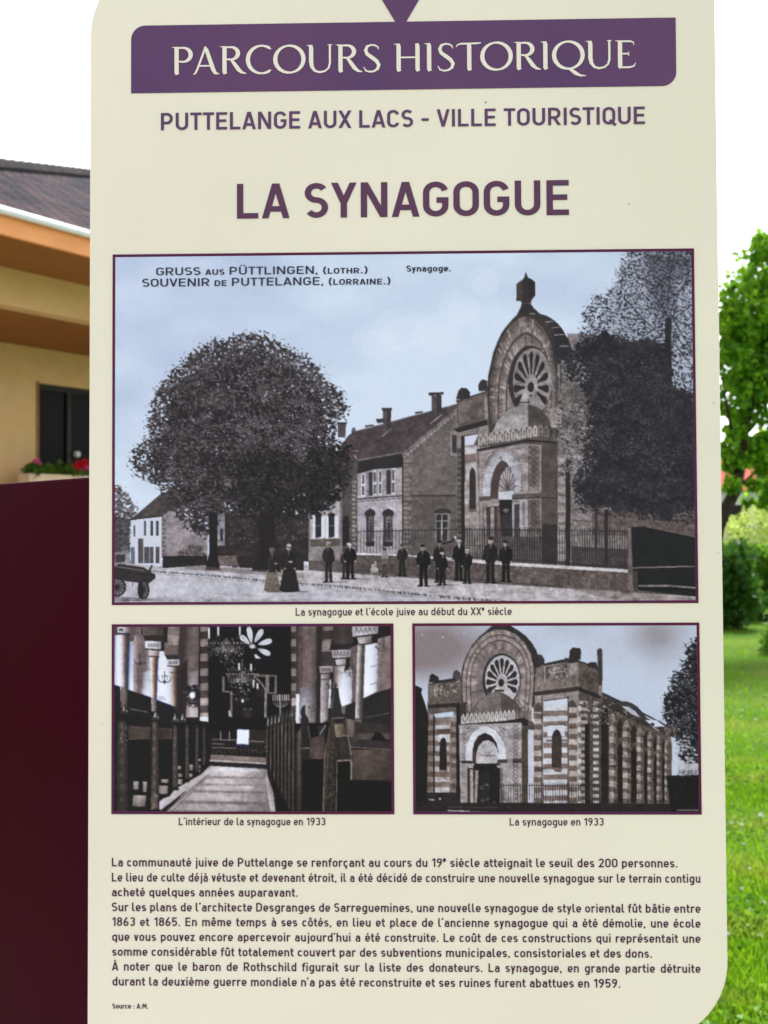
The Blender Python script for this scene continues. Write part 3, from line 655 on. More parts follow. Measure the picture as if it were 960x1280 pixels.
    for k in range(9):
        a = math.radians(14+k*19); P.line(F(448, 378, 448+math.cos(a)*70, 378-math.sin(a)*(185 if k > 2 else 160)), .9, (84, 72, 74))
    P.ell(560+448/6, 550+378/6, 2.6, 3, (90, 78, 80)); P.poly(F(382, 388, 494, 376, 484, 442, 384, 444), (182, 188, 202))
    P.line(F(388, 382, 492, 372), 1, (100, 90, 92))
    # impost band and lower storey
    P.poly(F(232, 425, 320, 418, 320, 448, 236, 456), (86, 76, 76)); P.poly(F(482, 405, 720, 392, 822, 400, 822, 432, 720, 425, 482, 440), (92, 82, 80)); P.line(F(482, 440, 720, 428, 822, 434), 1.1, (44, 38, 40))
    P.poly(F(240, 465, 285, 460, 290, 720, 246, 720), (140, 132, 134)); P.rect(560+258/6, 550+475/6, 560+272/6, 670, (112, 104, 106))
    P.poly(F(286, 480, 400, 470, 400, 720, 290, 720), (72, 58, 58)); P.poly(F(318, 500, 346, 500, 346, 720, 320, 720), (148, 138, 138)); P.poly(F(290, 480, 395, 470, 395, 490, 290, 500), (150, 142, 142))
    P.poly(F(368, 500, 402, 495, 402, 720, 370, 720), (110, 88, 84)); P.poly(F(382, 446, 482, 444, 482, 720, 402, 720), (40, 36, 42)); P.poly(F(402, 560, 478, 540, 478, 660, 404, 650), (58, 52, 58))
    P.poly(F(410, 520, 440, 508, 462, 520, 440, 545, 418, 535), (120, 108, 106))
    P.poly(F(478, 460, 535, 455, 535, 720, 482, 720), (66, 58, 66)); P.poly(F(480, 470, 496, 468, 496, 720, 484, 720), (160, 150, 150)); P.poly(F(488, 462, 535, 458, 535, 476, 488, 482), (140, 132, 132))
    P.poly(F(540, 450, 592, 446, 592, 720, 545, 720), (152, 146, 152)); P.poly(F(554, 470, 578, 468, 578, 640, 556, 640), (116, 112, 124))
    P.poly(F(600, 445, 700, 445, 706, 720, 606, 720), (122, 110, 106), nz=nf, amt=8); P.poly(F(598, 40, 690, 36, 692, 385, 600, 388), (130, 118, 114), nz=nf, amt=8)
    for (ya, yb) in ((50, 380), (452, 700)):
        x0, x1 = 612, 672; n = int((yb-ya)/42)
        for k in range(n):
            y = ya+k*42
            P.line(F(x0, y, x1, y+42), 1.1, (66, 54, 54)); P.line(F(x1, y, x0, y+42), 1.1, (66, 54, 54)); P.line(F((x0+x1)/2, y-10, (x0+x1)/2+22, y+20, (x0+x1)/2, y+52), .9, (74, 62, 60)); P.line(F((x0+x1)/2, y-10, (x0+x1)/2-22, y+20, (x0+x1)/2, y+52), .9, (74, 62, 60))
        P.line(F(x0-6, ya-8, x0-6, yb), .9, (80, 68, 66)); P.line(F(x1+6, ya-8, x1+6, yb), .9, (80, 68, 66))
    # pier and wall right of the porch
    P.poly([(697, 545), (716, 540), (800, 560), (800, 712), (697, 700)], (124, 114, 114), nz=nf, amt=20)
    for k in range(11):
        P.rect(697.5, 572+k*12, 706.5, 580+k*12, (156, 146, 142), a=.85, nz=nm, amt=14); P.rect(713, 600+k*10, 742, 605+k*10, (148, 138, 138), a=.6, nz=nm, amt=20)
    P.poly([(712, 620), (785, 630), (785, 662), (712, 662)], (126, 114, 116), nz=nm, amt=26)
    P.poly([(740, 640), (870, 640), (870, 672), (740, 668)], (98, 84, 84), nz=nm, amt=20)
    for y in (636, 650): P.line([(715, y), (790, y+4)], 2, (84, 72, 72), .7)
    # the fenced front
    P.poly([(581, 655), (697, 660), (697, 706), (581, 700)], (80, 70, 72), .35)
    P.poly([(714, 682), (787, 686), (787, 712), (714, 708)], (62, 54, 56), .75)
    def yb(x): return 699+(x-580)*.062
    for k in range(66):
        x = 581+k*3.12
        if x > 786: break
        P.line([(x, 659+(x-580)*.004+(1.4 if k % 2 else 0)), (x, yb(x))], .95, (40, 35, 39), .95)
    for k in range(32):
        x = 447+k*4; P.line([(x, 660-(x-447)*.01), (x, 690+(x-447)*.05)], .6, (64, 58, 62), .75)
    P.line([(447, 664), (580, 661), (786, 664)], .9, (44, 39, 43)); P.line([(581, 695), (786, 708)], .9, (44, 39, 43)); P.line([(581, 681), (697, 684)], .7, (54, 48, 52))
    P.rect(707, 575, 713, 712, (46, 42, 46)); P.rect(743, 632, 747, 700, (66, 56, 58)); P.rect(755, 636, 760, 705, (52, 46, 50))
    P.poly([(677, 655), (697, 655), (697, 704), (677, 702)], (56, 48, 50))
    P.poly([(570, 700), (642, 705), (786, 714), (787, 739), (700, 731), (620, 726), (540, 720), (540, 705)], (94, 82, 80), nz=nm, amt=24)
    for k in range(70): x = P.r.uniform(560, 782); P.rect(x, yb(x)+8+P.r.uniform(0, 16), x+P.r.uniform(2, 8), yb(x)+10+P.r.uniform(2, 18), (120, 106, 102) if P.r.rand() < .5 else (70, 60, 60), a=.35)
    P.poly([(442, 690), (560, 696), (642, 702.5), (786, 711), (786, 715), (642, 706.5), (560, 700), (442, 693)], (190, 186, 192))
    P.poly([(447, 693), (506, 694), (560, 700), (560, 722), (447, 712)], (86, 76, 74), nz=nm, amt=18)
    P.line([(447, 712), (540, 720), (700, 732), (787, 740)], 1.6, (70, 60, 60), .8)
    P.poly([(700, 731), (787, 739), (870, 747), (870, 756), (760, 748)], (128, 114, 112), .7, nz=nf, amt=18)
    # kerb
    pts = [(190, 713), (260, 718), (327, 724.5), (380, 728.5), (442, 733.5), (505, 740), (580, 747), (640, 752)]
    for (ax, ay), (bx, by) in zip(pts[:-1], pts[1:]):
        n = int((bx-ax)/1.6)
        for k in range(n):
            u = k/n; x, y = ax+(bx-ax)*u, ay+(by-ay)*u; s = .5+.5*(x-190)/450
            P.line([(x, y-2.2*s*P.r.uniform(.2, 1)), (x+P.r.uniform(-1, 2), y+2.4*s)], 1.1, (58, 52, 58) if P.r.rand() < .72 else (150, 146, 154), .85)
    P.line([(x, y+3.2) for x, y in pts], 1.6, (150, 136, 134), .5)
    # ---- big chestnut on the left
    crown = [(167, 580), (172, 560), (186, 545), (188, 525), (193, 500), (203, 482), (215, 466), (235, 448), (250, 438), (266, 429), (286, 427), (302, 420), (322, 418), (342, 427), (362, 437), (380, 447), (396, 460), (408, 476), (422, 490), (433, 508), (428, 522), (416, 532), (420, 560), (412, 600), (398, 628), (380, 640), (360, 636), (345, 650), (318, 640), (296, 652), (284, 640), (274, 640), (266, 668), (246, 668), (232, 654), (214, 634), (204, 610), (188, 600), (174, 592)]
    P.poly([(262, 600), (274, 600), (272, 690), (276, 712), (257, 712), (262, 690)], (38, 34, 37)); P.poly([(322, 620), (346, 620), (344, 690), (352, 714), (314, 714), (324, 690)], (44, 38, 40))
    big = [(x*1.02-305*.02, y*1.02-540*.02) for x, y in crown]
    P.foliage(big, 3.2, [(44, 39, 43), (60, 53, 58), (88, 80, 84)], 2.5, .93, .07, 16, .0, 1.35)
    P.foliage([(x*.86+310*.14, y*.86+540*.14) for x, y in crown], 7, [(36, 32, 37), (51, 45, 50), (84, 76, 81)], 2.4, 1., .12, 15, .12)
    for c_, sc in (((255, 455), 20), ((300, 440), 18), ((350, 455), 20), ((390, 480), 18), ((225, 490), 18), ((270, 500), 22), ((215, 540), 16), ((260, 560), 22), ((240, 600), 20), ((290, 605), 16), ((330, 500), 18), ((395, 525), 16), ((200, 565), 12), ((310, 560), 14)):
        x, y = c_; P.foliage([(x+sc*1.25*math.cos(t_*.7), y+sc*.55*math.sin(t_*.7)) for t_ in range(9)], 5, [(52, 46, 50), (74, 66, 70), (108, 99, 103)], 2.2, .58, .11, 9)
        P.foliage([(x+3+sc*1.2*math.cos(t_*.7), y+sc*.75+sc*.4*math.sin(t_*.7)) for t_ in range(9)], 5, [(32, 29, 34), (40, 36, 41), (56, 49, 54)], 2.4, .58, .02, 9)
    P.foliage([(318, 555), (392, 578), (408, 625), (388, 648), (350, 655), (320, 648), (290, 645), (296, 590)], 6, [(31, 28, 33), (38, 34, 39), (58, 51, 55)], 2.4, .95, .03, 10)
    P.foliage([(384, 562), (444, 550), (438, 592), (430, 622), (402, 645), (384, 640)], 4, [(28, 26, 30), (36, 33, 37), (52, 46, 50)], 2.4, .95, .02, 10)
    leaves(P, [(345, 480), (420, 490), (428, 520), (415, 560), (400, 600), (360, 560)], 170, (.8, 1.7), [(158, 158, 170), (132, 128, 138)], a=(.4, .9))
    leaves(P, [(250, 440), (340, 428), (400, 470), (380, 500), (260, 490), (210, 500)], 150, (.7, 1.5), [(150, 152, 166), (120, 114, 120)], a=(.35, .8))
    P.poly([(262, 640), (272, 640), (271, 690), (275, 711), (258, 711), (262, 690)], (36, 33, 36)); P.poly([(326, 640), (344, 640), (342, 690), (350, 712), (316, 712), (326, 690)], (38, 33, 36), .9)
    P.poly([(232, 706), (330, 712), (380, 716), (380, 722), (300, 716), (232, 711)], (110, 98, 96), .6)
    # ---- trees on the right
    thin = K(425, 20, 880, 20, 900, 720, 130, 720, 120, 570, 150, 520, 140, 430, 185, 385, 230, 300, 290, 320, 345, 255, 390, 180)
    P.poly(P.rag([(738, 425), (770, 342), (788, 312), (868, 312), (872, 490), (842, 490), (750, 440)], 4), (116, 120, 138), .42)
    P.soft([(800, 312), (868, 312), (868, 350), (845, 352), (835, 400), (812, 392), (806, 350)], (62, 62, 74), .4, 5)
    P.foliage(thin, 2.2, [(48, 46, 56), (58, 56, 67), (80, 80, 92)], 1.8, .55, .02, 14, 0, 1.25)
    P.foliage(K(560, 10, 890, 10, 890, 120, 760, 150, 740, 600, 690, 600, 620, 380), 4, [(46, 45, 56), (56, 55, 67), (74, 74, 86)], 2.3, .42, .02, 12, 0, 1.4)
    for q in (K(715, 720, 716, 450, 640, 330, 560, 250), K(716, 470, 790, 300, 860, 180), K(740, 440, 800, 560, 880, 690), K(690, 600, 560, 480, 420, 470), K(716, 380, 730, 180, 760, 40), K(760, 470, 880, 540), K(745, 560, 880, 720), K(745, 480, 880, 380), K(560, 480, 470, 380), K(760, 640, 890, 800), K(750, 700, 880, 620)): P.line(q, 1.3, (50, 48, 58), .85)
    P.poly([(831, 398), (839, 398), (840, 650), (830, 650)], (44, 44, 54))
    dark = [(718, 432), (728, 426), (741, 421), (757, 414), (770, 420), (790, 426), (806, 424), (822, 424), (832, 428), (839, 436), (841, 480), (848, 488), (868, 490), (874, 630), (850, 640), (832, 648), (800, 641), (762, 637), (738, 634), (722, 622), (716, 600), (728, 575), (732, 540), (736, 500), (722, 480), (706, 470), (704, 456)]
    P.poly(P.rag([(x*.94+790*.06, y*.96+535*.04) for x, y in dark], 2.5), (40, 39, 47)); P.foliage([(x*1.015-790*.015, y*1.01-530*.01) for x, y in dark], 2.6, [(36, 36, 44), (43, 42, 50), (58, 56, 64)], 2.5, 1., .0, 16)
    P.foliage([(x*.8+790*.2, y*.8+540*.2) for x, y in dark], 10, [(36, 36, 44), (44, 43, 51), (74, 74, 82)], 2.0, .6, .035, 12)
    P.foliage([(696, 500), (728, 498), (744, 520), (744, 580), (726, 604), (698, 598)], 5, [(44, 41, 45), (74, 69, 73), (132, 127, 132)], 2.2, .56, .10, 9)
    P.foliage([(698, 450), (730, 446), (738, 474), (720, 484), (698, 480)], 4, [(46, 43, 48), (72, 68, 73), (136, 132, 138)], 2.2, .6, .10, 8)
    leaves(P, [(841, 440), (866, 440), (866, 490), (843, 488)], 150, (1.2, 2.6), [(60, 58, 66), (46, 45, 54)], a=(.6, 1))
    leaves(P, [(715, 595), (740, 625), (865, 632), (868, 655), (760, 645), (720, 640)], 300, (1.1, 2.8), [(42, 40, 46), (54, 50, 55)])
    # ---- board fence on the right
    P.poly([(787, 658), (805, 658), (868, 671), (872, 672), (872, 745), (790, 736)], (32, 34, 38))
    for k in range(18): P.line([(792+k*4.4, 660+k*.8), (792+k*4.4, 737+k*.5)], .5, (42, 43, 48), .7)
    P.poly([(784.5, 660), (788.5, 658), (791.5, 738), (785, 738)], (112, 98, 94)); P.poly([(791, 714), (796, 712), (798, 738), (792, 738)], (72, 64, 62))
    P.line([(789, 709), (868, 707)], 1.5, (128, 114, 112)); P.line([(798, 731.5), (840, 731.5), (870, 734)], 1.9, (134, 122, 120)); P.line([(798, 734), (870, 737)], 2, (24, 24, 27))
    # ---- handcart
    P.poly([(141, 708), (150, 704), (180, 708), (186, 712), (190, 705), (191.5, 706), (188.5, 714), (195, 717), (195, 722), (186, 729), (160, 726), (141, 722)], (54, 48, 52)); P.line([(144, 707), (182, 713)], 1.4, (96, 92, 98)); P.line([(144, 713), (194, 719)], 1, (36, 32, 36))
    for cx, cy, rx, ry in ((147, 733, 11.5, 12), (180, 736.5, 7.5, 12.5)):
        P.ell(cx, cy, rx, ry, (44, 40, 44)); P.ell(cx, cy, rx-2.2, ry-2.2, (118, 114, 122), .8)
        for k in range(6): a = math.radians(k*30+10); P.line([(cx-rx*.85*math.cos(a), cy-ry*.85*math.sin(a)), (cx+rx*.85*math.cos(a), cy+ry*.85*math.sin(a))], 1, (46, 42, 46))
        P.ell(cx, cy, 2.4, 2.8, (40, 36, 40))
    P.poly([(173, 728), (179, 726), (180, 748), (174, 747)], (42, 38, 42)); P.poly([(141, 744), (196, 748), (180, 751), (141, 751)], (90, 84, 90), .6); P.line([(166, 728), (167, 733)], 1, (60, 54, 58))
    # ---- people
    person(P, 340.5, 684, 739, 10.5, (44, 39, 42), face=(110, 98, 96), hat=False, skirt=(112, 101, 92)); P.ell(340.5, 686, 3.6, 2.6, (98, 90, 90))
    person(P, 362, 679, 739, 12.5, (38, 34, 38), face=(160, 144, 138), hat=False, skirt=(44, 39, 40)); P.ell(361.5, 681, 3, 2, (160, 156, 160))
    P.ell(345, 703.5, 2.2, 1.1, (150, 136, 130)); P.ell(363.5, 701.5, 2.8, 1.2, (170, 154, 148))
    person(P, 411, 676, 727, 11, (40, 36, 40)); P.ell(411, 677.6, 3.4, 1.3, (150, 144, 146))
    person(P, 432, 685, 723, 9, (48, 42, 46), hat=False); person(P, 438, 677.5, 723, 12, (28, 26, 30), face=(170, 156, 150)); P.ell(436.4, 679.5, 3, 2, (180, 176, 180))
    person(P, 481, 684, 720.5, 7, (98, 90, 92), legs=(70, 62, 64), face=(150, 136, 130), hat=False); P.poly([(476, 691), (486, 691), (485, 697), (477, 697)], (150, 142, 144), .7)
    P.ell(468, 711.5, 5, 3.4, (176, 168, 166)); P.ell(469.5, 704.5, 1.6, 4, (150, 142, 140)); P.ell(466.3, 707, 1.6, 3, (168, 160, 158))
    for x in (464, 466.5, 470, 472.5): P.line([(x, 712), (x, 722)], .9, (158, 150, 148))
    person(P, 503, 679, 719, 10, (38, 34, 38), face=(128, 116, 112), hat=False)
    person(P, 549, 675, 727, 11, (30, 28, 32)); P.line([(553, 679), (565, 676), (570, 669)], 2.2, (30, 28, 32)); P.ell(569, 671, 1.6, 2, (180, 166, 160))
    person(P, 529.5, 680, 732, 13, (24, 23, 27), face=(160, 146, 140)); person(P, 553, 688, 730.5, 10, (28, 26, 30), face=(146, 132, 126), hat=False); P.ell(552.5, 690.6, 3, 1.3, (160, 154, 156))
    person(P, 573.5, 673, 725, 11.5, (26, 25, 29), face=(150, 136, 130)); P.ell(573.5, 675, 4, 1.4, (172, 168, 172)); P.poly([(572.4, 680), (575.4, 680), (574.2, 686)], (190, 186, 190))
    person(P, 584, 684.5, 728.5, 9.5, (30, 28, 32), face=(150, 138, 132)); P.ell(584, 686.3, 3, 1.1, (150, 144, 146))
    person(P, 613, 671, 728, 13.5, (34, 32, 36), face=(160, 146, 140)); person(P, 632.5, 675, 726.5, 12.5, (28, 26, 30), face=(150, 138, 132))
    # ---- print grain
    mottle(P, .17, .40, .32)
    P.blur(.55*P.ss/2*1.0)
    P.a += (P.r.normal(0, 2.2, (P.H, P.W, 1))) + (P.noise(1.6, 1.6, 1)-.5)[..., None]*5
    P.a = P.a*.965 + 6

def interior_view(P):
    """lower left print: benches, columns and chandeliers inside"""
    nf = P.noise(9, 7, 3, 11); nm = P.noise(2.4, 2.4, 2, 12); nv = P.noise(5, 60, 2, 13)
    P.a[:] = (32, 29, 31)
    A = tile(136, 776, 8); B = tile(136, 900, 8); C = tile(250, 776, 8); D = tile(250, 900, 8); E = tile(370, 776, 5.248)
    G_ = P.gquad; WH, W2, LI = (204, 213, 232), (186, 196, 220), (150, 142, 148)
    # left arcade, from the left edge to the pier
    G_(A(30, 40, 330, 40, 330, 740, 30, 640), [(70, 60, 62), (86, 75, 77), (78, 67, 68), (100, 88, 90)], nz=nv, amt=10)
    G_(A(55, 150, 150, 140, 136, 662, 48, 632), [(88, 88, 116), W2, WH, WH])
    G_(A(205, 210, 262, 205, 256, 708, 196, 690), [(70, 86, 150), W2, WH, (170, 166, 182)], shade=(.72, 1.02))
    G_(A(255, 150, 420, 130, 410, 765, 250, 706), [(156, 142, 150), (112, 98, 102), (92, 79, 82), (98, 86, 92), (150, 150, 168)], nz=nv, amt=8); P.line(A(303, 320, 297, 715), 1, (62, 53, 55), .8)
    G_(A(340, 520, 450, 480, 436, 772, 330, 730), [(128, 120, 130), W2, WH, WH], shade=(.8, 1.02), a=.85)
    G_(A(486, 300, 650, 320, 645, 848, 478, 788), [WH, WH, WH, W2, (150, 150, 168)], shade=(.92, 1.02)); P.poly(A(490, 748, 560, 752, 585, 800, 490, 790), (158, 160, 178), .8)
    G_(A(560, 50, 722, 50, 722, 345, 560, 345), [(96, 84, 84), (112, 99, 98), (96, 84, 83)], nz=nf, amt=8); G_(A(598, 150, 712, 150, 712, 246, 594, 246), [(118, 107, 106), (132, 120, 118), (120, 108, 106)])
    P.poly(A(590, 250, 722, 250, 722, 345, 572, 345), (90, 78, 77), nz=nf, amt=8)
    G_(A(330, 50, 560, 50, 556, 152, 345, 150), [(92, 80, 80), (80, 69, 69), (58, 49, 50)], nz=nf, amt=8); P.poly(A(345, 148, 584, 152, 592, 216, 366, 204), (46, 38, 40)); P.poly(A(545, 50, 596, 55, 586, 222, 556, 218), (38, 33, 35)); P.poly(A(562, 345, 742, 348, 742, 402, 590, 392), (48, 41, 43))
    G_(A(715, 50, 905, 50, 898, 960, 640, 960), [(62, 52, 53), (58, 49, 50), (86, 75, 74), (98, 87, 86), (92, 81, 80)], nz=nv, amt=8)
    G_(A(700, 480, 790, 380, 790, 965, 645, 965), [(58, 48, 48), (40, 34, 36), (48, 41, 42)])
    G_(A(800, 510, 895, 505, 892, 965, 775, 965), [(118, 108, 110), (150, 142, 146), (140, 132, 136)], shade=(.85, 1.22), nz=nf, amt=8)
    # dark gallery of benches along the wall
    P.poly(A(30, 632, 200, 688, 430, 766, 640, 850, 720, 960, 720, 1010, 30, 1010), (30, 30, 34)); P.line(A(40, 634, 200, 688), 1, (44, 70, 140), .8); P.line(A(380, 748, 430, 768), 1, (44, 70, 140), .7); P.line(A(486, 792, 640, 850), 1, (44, 70, 140), .8)
    for k in range(26): P.ell(136+(215+k*7)/8, 776+(878+k*1.4)/8, .45, .4, (140, 136, 138))
    # columns
    def shaft(q, cols, base=None):
        G_(q, cols)
    shaft(A(104, 140, 212, 140, 190, 860, 128, 860), [W2, (196, 196, 208), (150, 140, 142), (98, 84, 82), (60, 50, 50), (46, 40, 44)]); G_(A(128, 655, 196, 680, 190, 862, 130, 862), [(84, 73, 73), (116, 104, 104), (92, 81, 80), (58, 49, 50)]); P.line(A(206, 250, 192, 640), 1.6, (44, 60, 140), .8)
    G_(A(92, 62, 228, 62, 222, 130, 96, 126), [W2, (178, 180, 194), (128, 114, 114), (76, 65, 66)]); P.poly(A(92, 122, 222, 127, 215, 144, 102, 140), (44, 38, 41))
    shaft(A(412, 362, 502, 365, 480, 905, 436, 905), [(206, 206, 214), (188, 180, 182), (156, 128, 106), (100, 78, 66), (70, 54, 48), (58, 48, 52)]); G_(A(434, 770, 484, 780, 478, 905, 442, 905), [(128, 116, 116), (112, 98, 96), (62, 53, 54)]); P.line(A(496, 380, 480, 800), 1.3, (44, 66, 160), .8)
    G_(A(366, 205, 528, 208, 526, 286, 370, 280), [W2, (190, 194, 206), (176, 178, 190), (120, 118, 128)]); G_(A(404, 286, 512, 292, 506, 356, 412, 352), [(196, 190, 194), (160, 146, 144), (104, 90, 90)]); P.line(A(366, 284, 540, 295), 1.7, (40, 36, 42)); P.line(A(408, 358, 512, 363), 1.5, (56, 48, 50))
    shaft(A(632, 470, 712, 470, 702, 862, 640, 850), [(176, 156, 142), (132, 106, 92), (84, 66, 62), (52, 43, 44), (40, 35, 38)]); G_(A(606, 450, 672, 450, 662, 520, 620, 518), [(176, 170, 174), (160, 148, 148), (90, 78, 78)])
    G_(A(584, 390, 710, 388, 708, 446, 590, 452), [(170, 172, 184), (184, 186, 198), (150, 146, 154)]); P.line(A(588, 452, 704, 458), 1.4, (40, 36, 41)); P.line(A(612, 517, 672, 514), 1, (70, 60, 61))
    for (x0, x1, y, h) in ((394, 508, 246, 18), (604, 696, 420, 16), (108, 150, 94, 16)):
        for k in range(4):
            a, b = x0+(x1-x0)*k/4, x0+(x1-x0)*(k+.8)/4; P.line(A(a, y-h, b, y+h), .8, (84, 84, 98)); P.line(A(b, y-h, a, y+h), .8, (84, 84, 98)); P.ell(136+(a+b)/16, 776+y/8, .8, .9, (70, 68, 80))
    for cx, cy in ((176, 827), (206.2, 850)):
        P.line([(cx, cy-11), (cx, cy+4)], 1.1, (60, 52, 56)); P.line([(cx-8, cy-1), (cx-6, cy+2), (cx-3, cy+3), (cx, cy+1), (cx+3, cy+3), (cx+6, cy+2), (cx+8, cy-1)], 1.1, (60, 56, 66)); P.line([(cx-4, cy-5), (cx+4, cy-5)], .9, (66, 60, 68))
        for dx in (-7.5, -3, 3, 7.5): P.line([(cx+dx, cy-5), (cx+dx, cy)], .9, (120, 112, 116))
        P.ell(cx, cy+2.6, 1.6, 2.6, (52, 50, 60))
    # wreath
    P.foliage([(231, 857), (245, 855), (255, 862), (256, 874), (250, 884), (236, 885), (229, 873)], 1.5, [(28, 26, 29), (40, 36, 39), (66, 58, 62)], 2, 1., .05, 8); P.ell(136+838/8, 776+745/8, 3.5, 4.1, (196, 206, 224))
    # banded piers on both sides of the apse
    for x0, x1, fl in ((250.5, 261, 1), (364, 373.6, 0)):
        for k in range(15):
            y = 781+k*9.2; c = (58, 50, 51) if k % 2 else (124, 112, 110)
            if k > 8: c = tuple(v*1.35 for v in c)
            G_([(x0, y), (x1, y-1), (x1, y+8.4), (x0, y+9.4)], [tuple(v*.9 for v in c), c, tuple(v*.8 for v in c)], 10, nz=nf, amt=8)
    P.rect(260.6, 779, 364, 914, (23, 22, 27)); G_([(250, 896), (260.6, 896), (260.6, 918), (250, 918)], [W2, WH, W2], 8)
    # apse furniture
    for q in (C(225, 560, 250, 560, 250, 700, 330, 705, 330, 722, 225, 712), C(540, 540, 770, 542, 770, 560, 540, 560), C(655, 545, 690, 545, 690, 730, 655, 730), C(748, 545, 770, 545, 766, 720, 745, 720), C(690, 715, 766, 715, 766, 730, 690, 730)): P.poly(q, (108, 96, 92), nz=nm, amt=10)
    P.line(C(540, 560, 570, 580, 610, 620, 645, 670, 668, 740), 2, (116, 104, 102)); G_(C(303, 720, 327, 720, 328, 965, 303, 965), [(66, 57, 57), (112, 98, 95), (70, 60, 60)], 8); G_(C(648, 720, 674, 720, 672, 965, 643, 965), [(140, 132, 134), (124, 112, 112), (56, 48, 50)], 8); P.poly(C(560, 640, 640, 690, 648, 760, 560, 760), (38, 34, 36))
    P.poly(C(335, 770, 640, 765, 640, 965, 335, 965), (29, 27, 29)); G_(C(420, 870, 530, 870, 535, 965, 415, 965), [(34, 30, 31), (52, 45, 45), (34, 30, 31)], 10)
    for x in (448, 510): P.ell(250+x/8, 776+882/8, 1, 1.4, (96, 88, 86))
    P.poly(C(285, 905, 300, 885, 318, 950, 290, 957), (170, 174, 192), .8)
    # wheel window seen from inside
    for a, r0, r1 in ((100, 4, 25), (58, 6, 25), (17, 8, 26), (-24, 8, 25), (138, 4, 20)):
        t = math.radians(a); cx, cy = 250+522/8, 776+258/8
        mx, my = cx+math.cos(t)*(r0+r1)/2, cy-math.sin(t)*(r0+r1)/2; L_ = (r1-r0)/2; pts = []
        for k in range(18):
            u = math.radians(k*20); px, py = L_*math.cos(u), 3.2*math.sin(u)*(1+.4*math.cos(u)); pts.append((mx+px*math.cos(t)+py*math.sin(t), my-px*math.sin(t)+py*math.cos(t)))
        P.poly(pts, (186, 192, 206))
        for k in range(6): u = (k-2.4)*L_*.29; P.ell(mx+math.cos(t)*u, my-math.sin(t)*u, 1.0, 1.0, (116, 118, 130), .75); P.ell(mx+math.cos(t)*u, my-math.sin(t)*u, .45, .45, (190, 196, 210), .8)
    P.ell(250+525/8, 776+258/8, 3.6, 2.8, (172, 172, 182)); P.poly(C(545, 340, 565, 340, 612, 378, 555, 378), (180, 186, 202))
    # chandeliers: arms, drops and candles
    for cx, cy, w_, h_ in ((283, 802, 24, 10), (303, 841, 19, 9)):
        for k in range(11):
            x = cx+w_*(k/5-1); P.line([(cx, cy-h_*.4), (cx+(x-cx)*.5, cy+h_*1.0), (cx+(x-cx)*.85, cy+h_*.9), (x, cy+h_*.2)], .8, (92, 86, 88), .8); P.ell(x, cy+h_*.2, 1.6, .7, (130, 124, 126))
            for d_ in range(4): P.line([(cx+(x-cx)*(.3+.2*d_), cy+h_*(.7+.25*d_*.5)), (cx+(x-cx)*(.3+.2*d_), cy+h_*(1.3+.1*P.r.rand()))], .8, (124, 118, 120), .7)
    for cx, cy, rx, ry, n in ((284, 808, 22, 11, 150), (285, 821, 14, 9, 110), (287, 832, 7, 6, 40), (303, 845, 18, 10, 120), (302, 860, 15, 8, 90), (303, 871, 8, 5, 40)):
        P.stamps([(cx+P.r.uniform(-1, 1)*rx, cy+P.r.uniform(-1, 1)*ry) for k in range(n)], (.6, 1.5), [(112, 106, 108), (80, 74, 77), (48, 44, 47), (160, 156, 160), (30, 28, 31), (28, 26, 29)], (.4, .9), 1.9, 1.45)
    P.stamps([(P.r.normal(284, 13), P.r.normal(813, 7)) for k in range(46)] + [(P.r.normal(303, 10), P.r.normal(853, 7)) for k in range(40)], (.6, 1.1), [(210, 210, 216), (188, 184, 188)], (.6, 1.), 1.9, 1.5)
    P.line([(303, 824), (303, 834)], 1.8, (84, 76, 78)); P.ell(303.5, 876, 1.6, 2.4, (190, 190, 198))
    for x, y, l in ((261.5, 785, 13), (273, 783, 11), (300, 783, 11), (299, 829, 8), (314, 830, 8), (317, 850, 8), (322, 854, 6)): P.line([(x, y), (x, y+l)], 1.9, (202, 202, 210)); P.ell(x, y+l+.6, 1.8, .8, (120, 114, 118))
    # candlestick
    for k in range(8): x = 341.5+k*2.6+(1.2 if k > 3 else 0); P.line([(x, 868), (x, 876)], 1.2, (160, 154, 156)); P.line([(x, 877), (350.5+(x-350.5)*.75, 881), (350.5+(x-350.5)*.3, 884)], .8, (106, 100, 102))
    P.line([(350.3, 868), (350.3, 898)], 1.4, (140, 134, 134))
    # balustrade, steps, aisle
    P.rect(260, 912, 366, 946, (29, 26, 28)); P.rect(312, 912, 336, 930, (44, 36, 37))
    for q in ((265, 924, 295), (265, 929, 280), (265, 934, 296), (312, 926, 330), (330, 933, 336)): P.line([(q[0], q[1]), (q[2], q[1]+.8)], 1, (146, 138, 140), .85)
    for k in range(40): P.ell(266+k*1.8, 937+P.r.uniform(-3, 4), .9, .5, (116, 106, 108), .65)
    for k in range(14): P.line([(266+k*5, 926), (266+k*5, 943)], .7, (60, 53, 55), .8)
    for x in (276, 287, 333.5): P.line([(x, 914), (x, 925)], 1.3, (150, 142, 142))
    P.poly(D(375, 92, 494, 96, 488, 240, 368, 236), (198, 212, 238)); P.line(D(368, 248, 485, 250), 1.5, (36, 52, 110))
    G_(D(110, 340, 690, 375, 690, 422, 110, 396), [(104, 94, 93), (124, 112, 110), (108, 97, 96)], nz=nf, amt=10); P.poly(D(100, 392, 690, 425, 690, 440, 100, 410), (164, 156, 156)); P.poly(D(95, 412, 690, 440, 690, 492, 95, 454), (34, 31, 40))
    aisle = D(95, 455, 672, 487, 705, 960, -370, 960)
    G_(aisle, [(140, 133, 137), (158, 151, 154), (160, 153, 156), (140, 133, 136), (112, 104, 105)], 30, (1.16, .88), nz=nf, amt=10)
    P.soft(D(120, 470, 600, 480, 600, 520, 90, 510), (196, 202, 216), .5, 1.5)
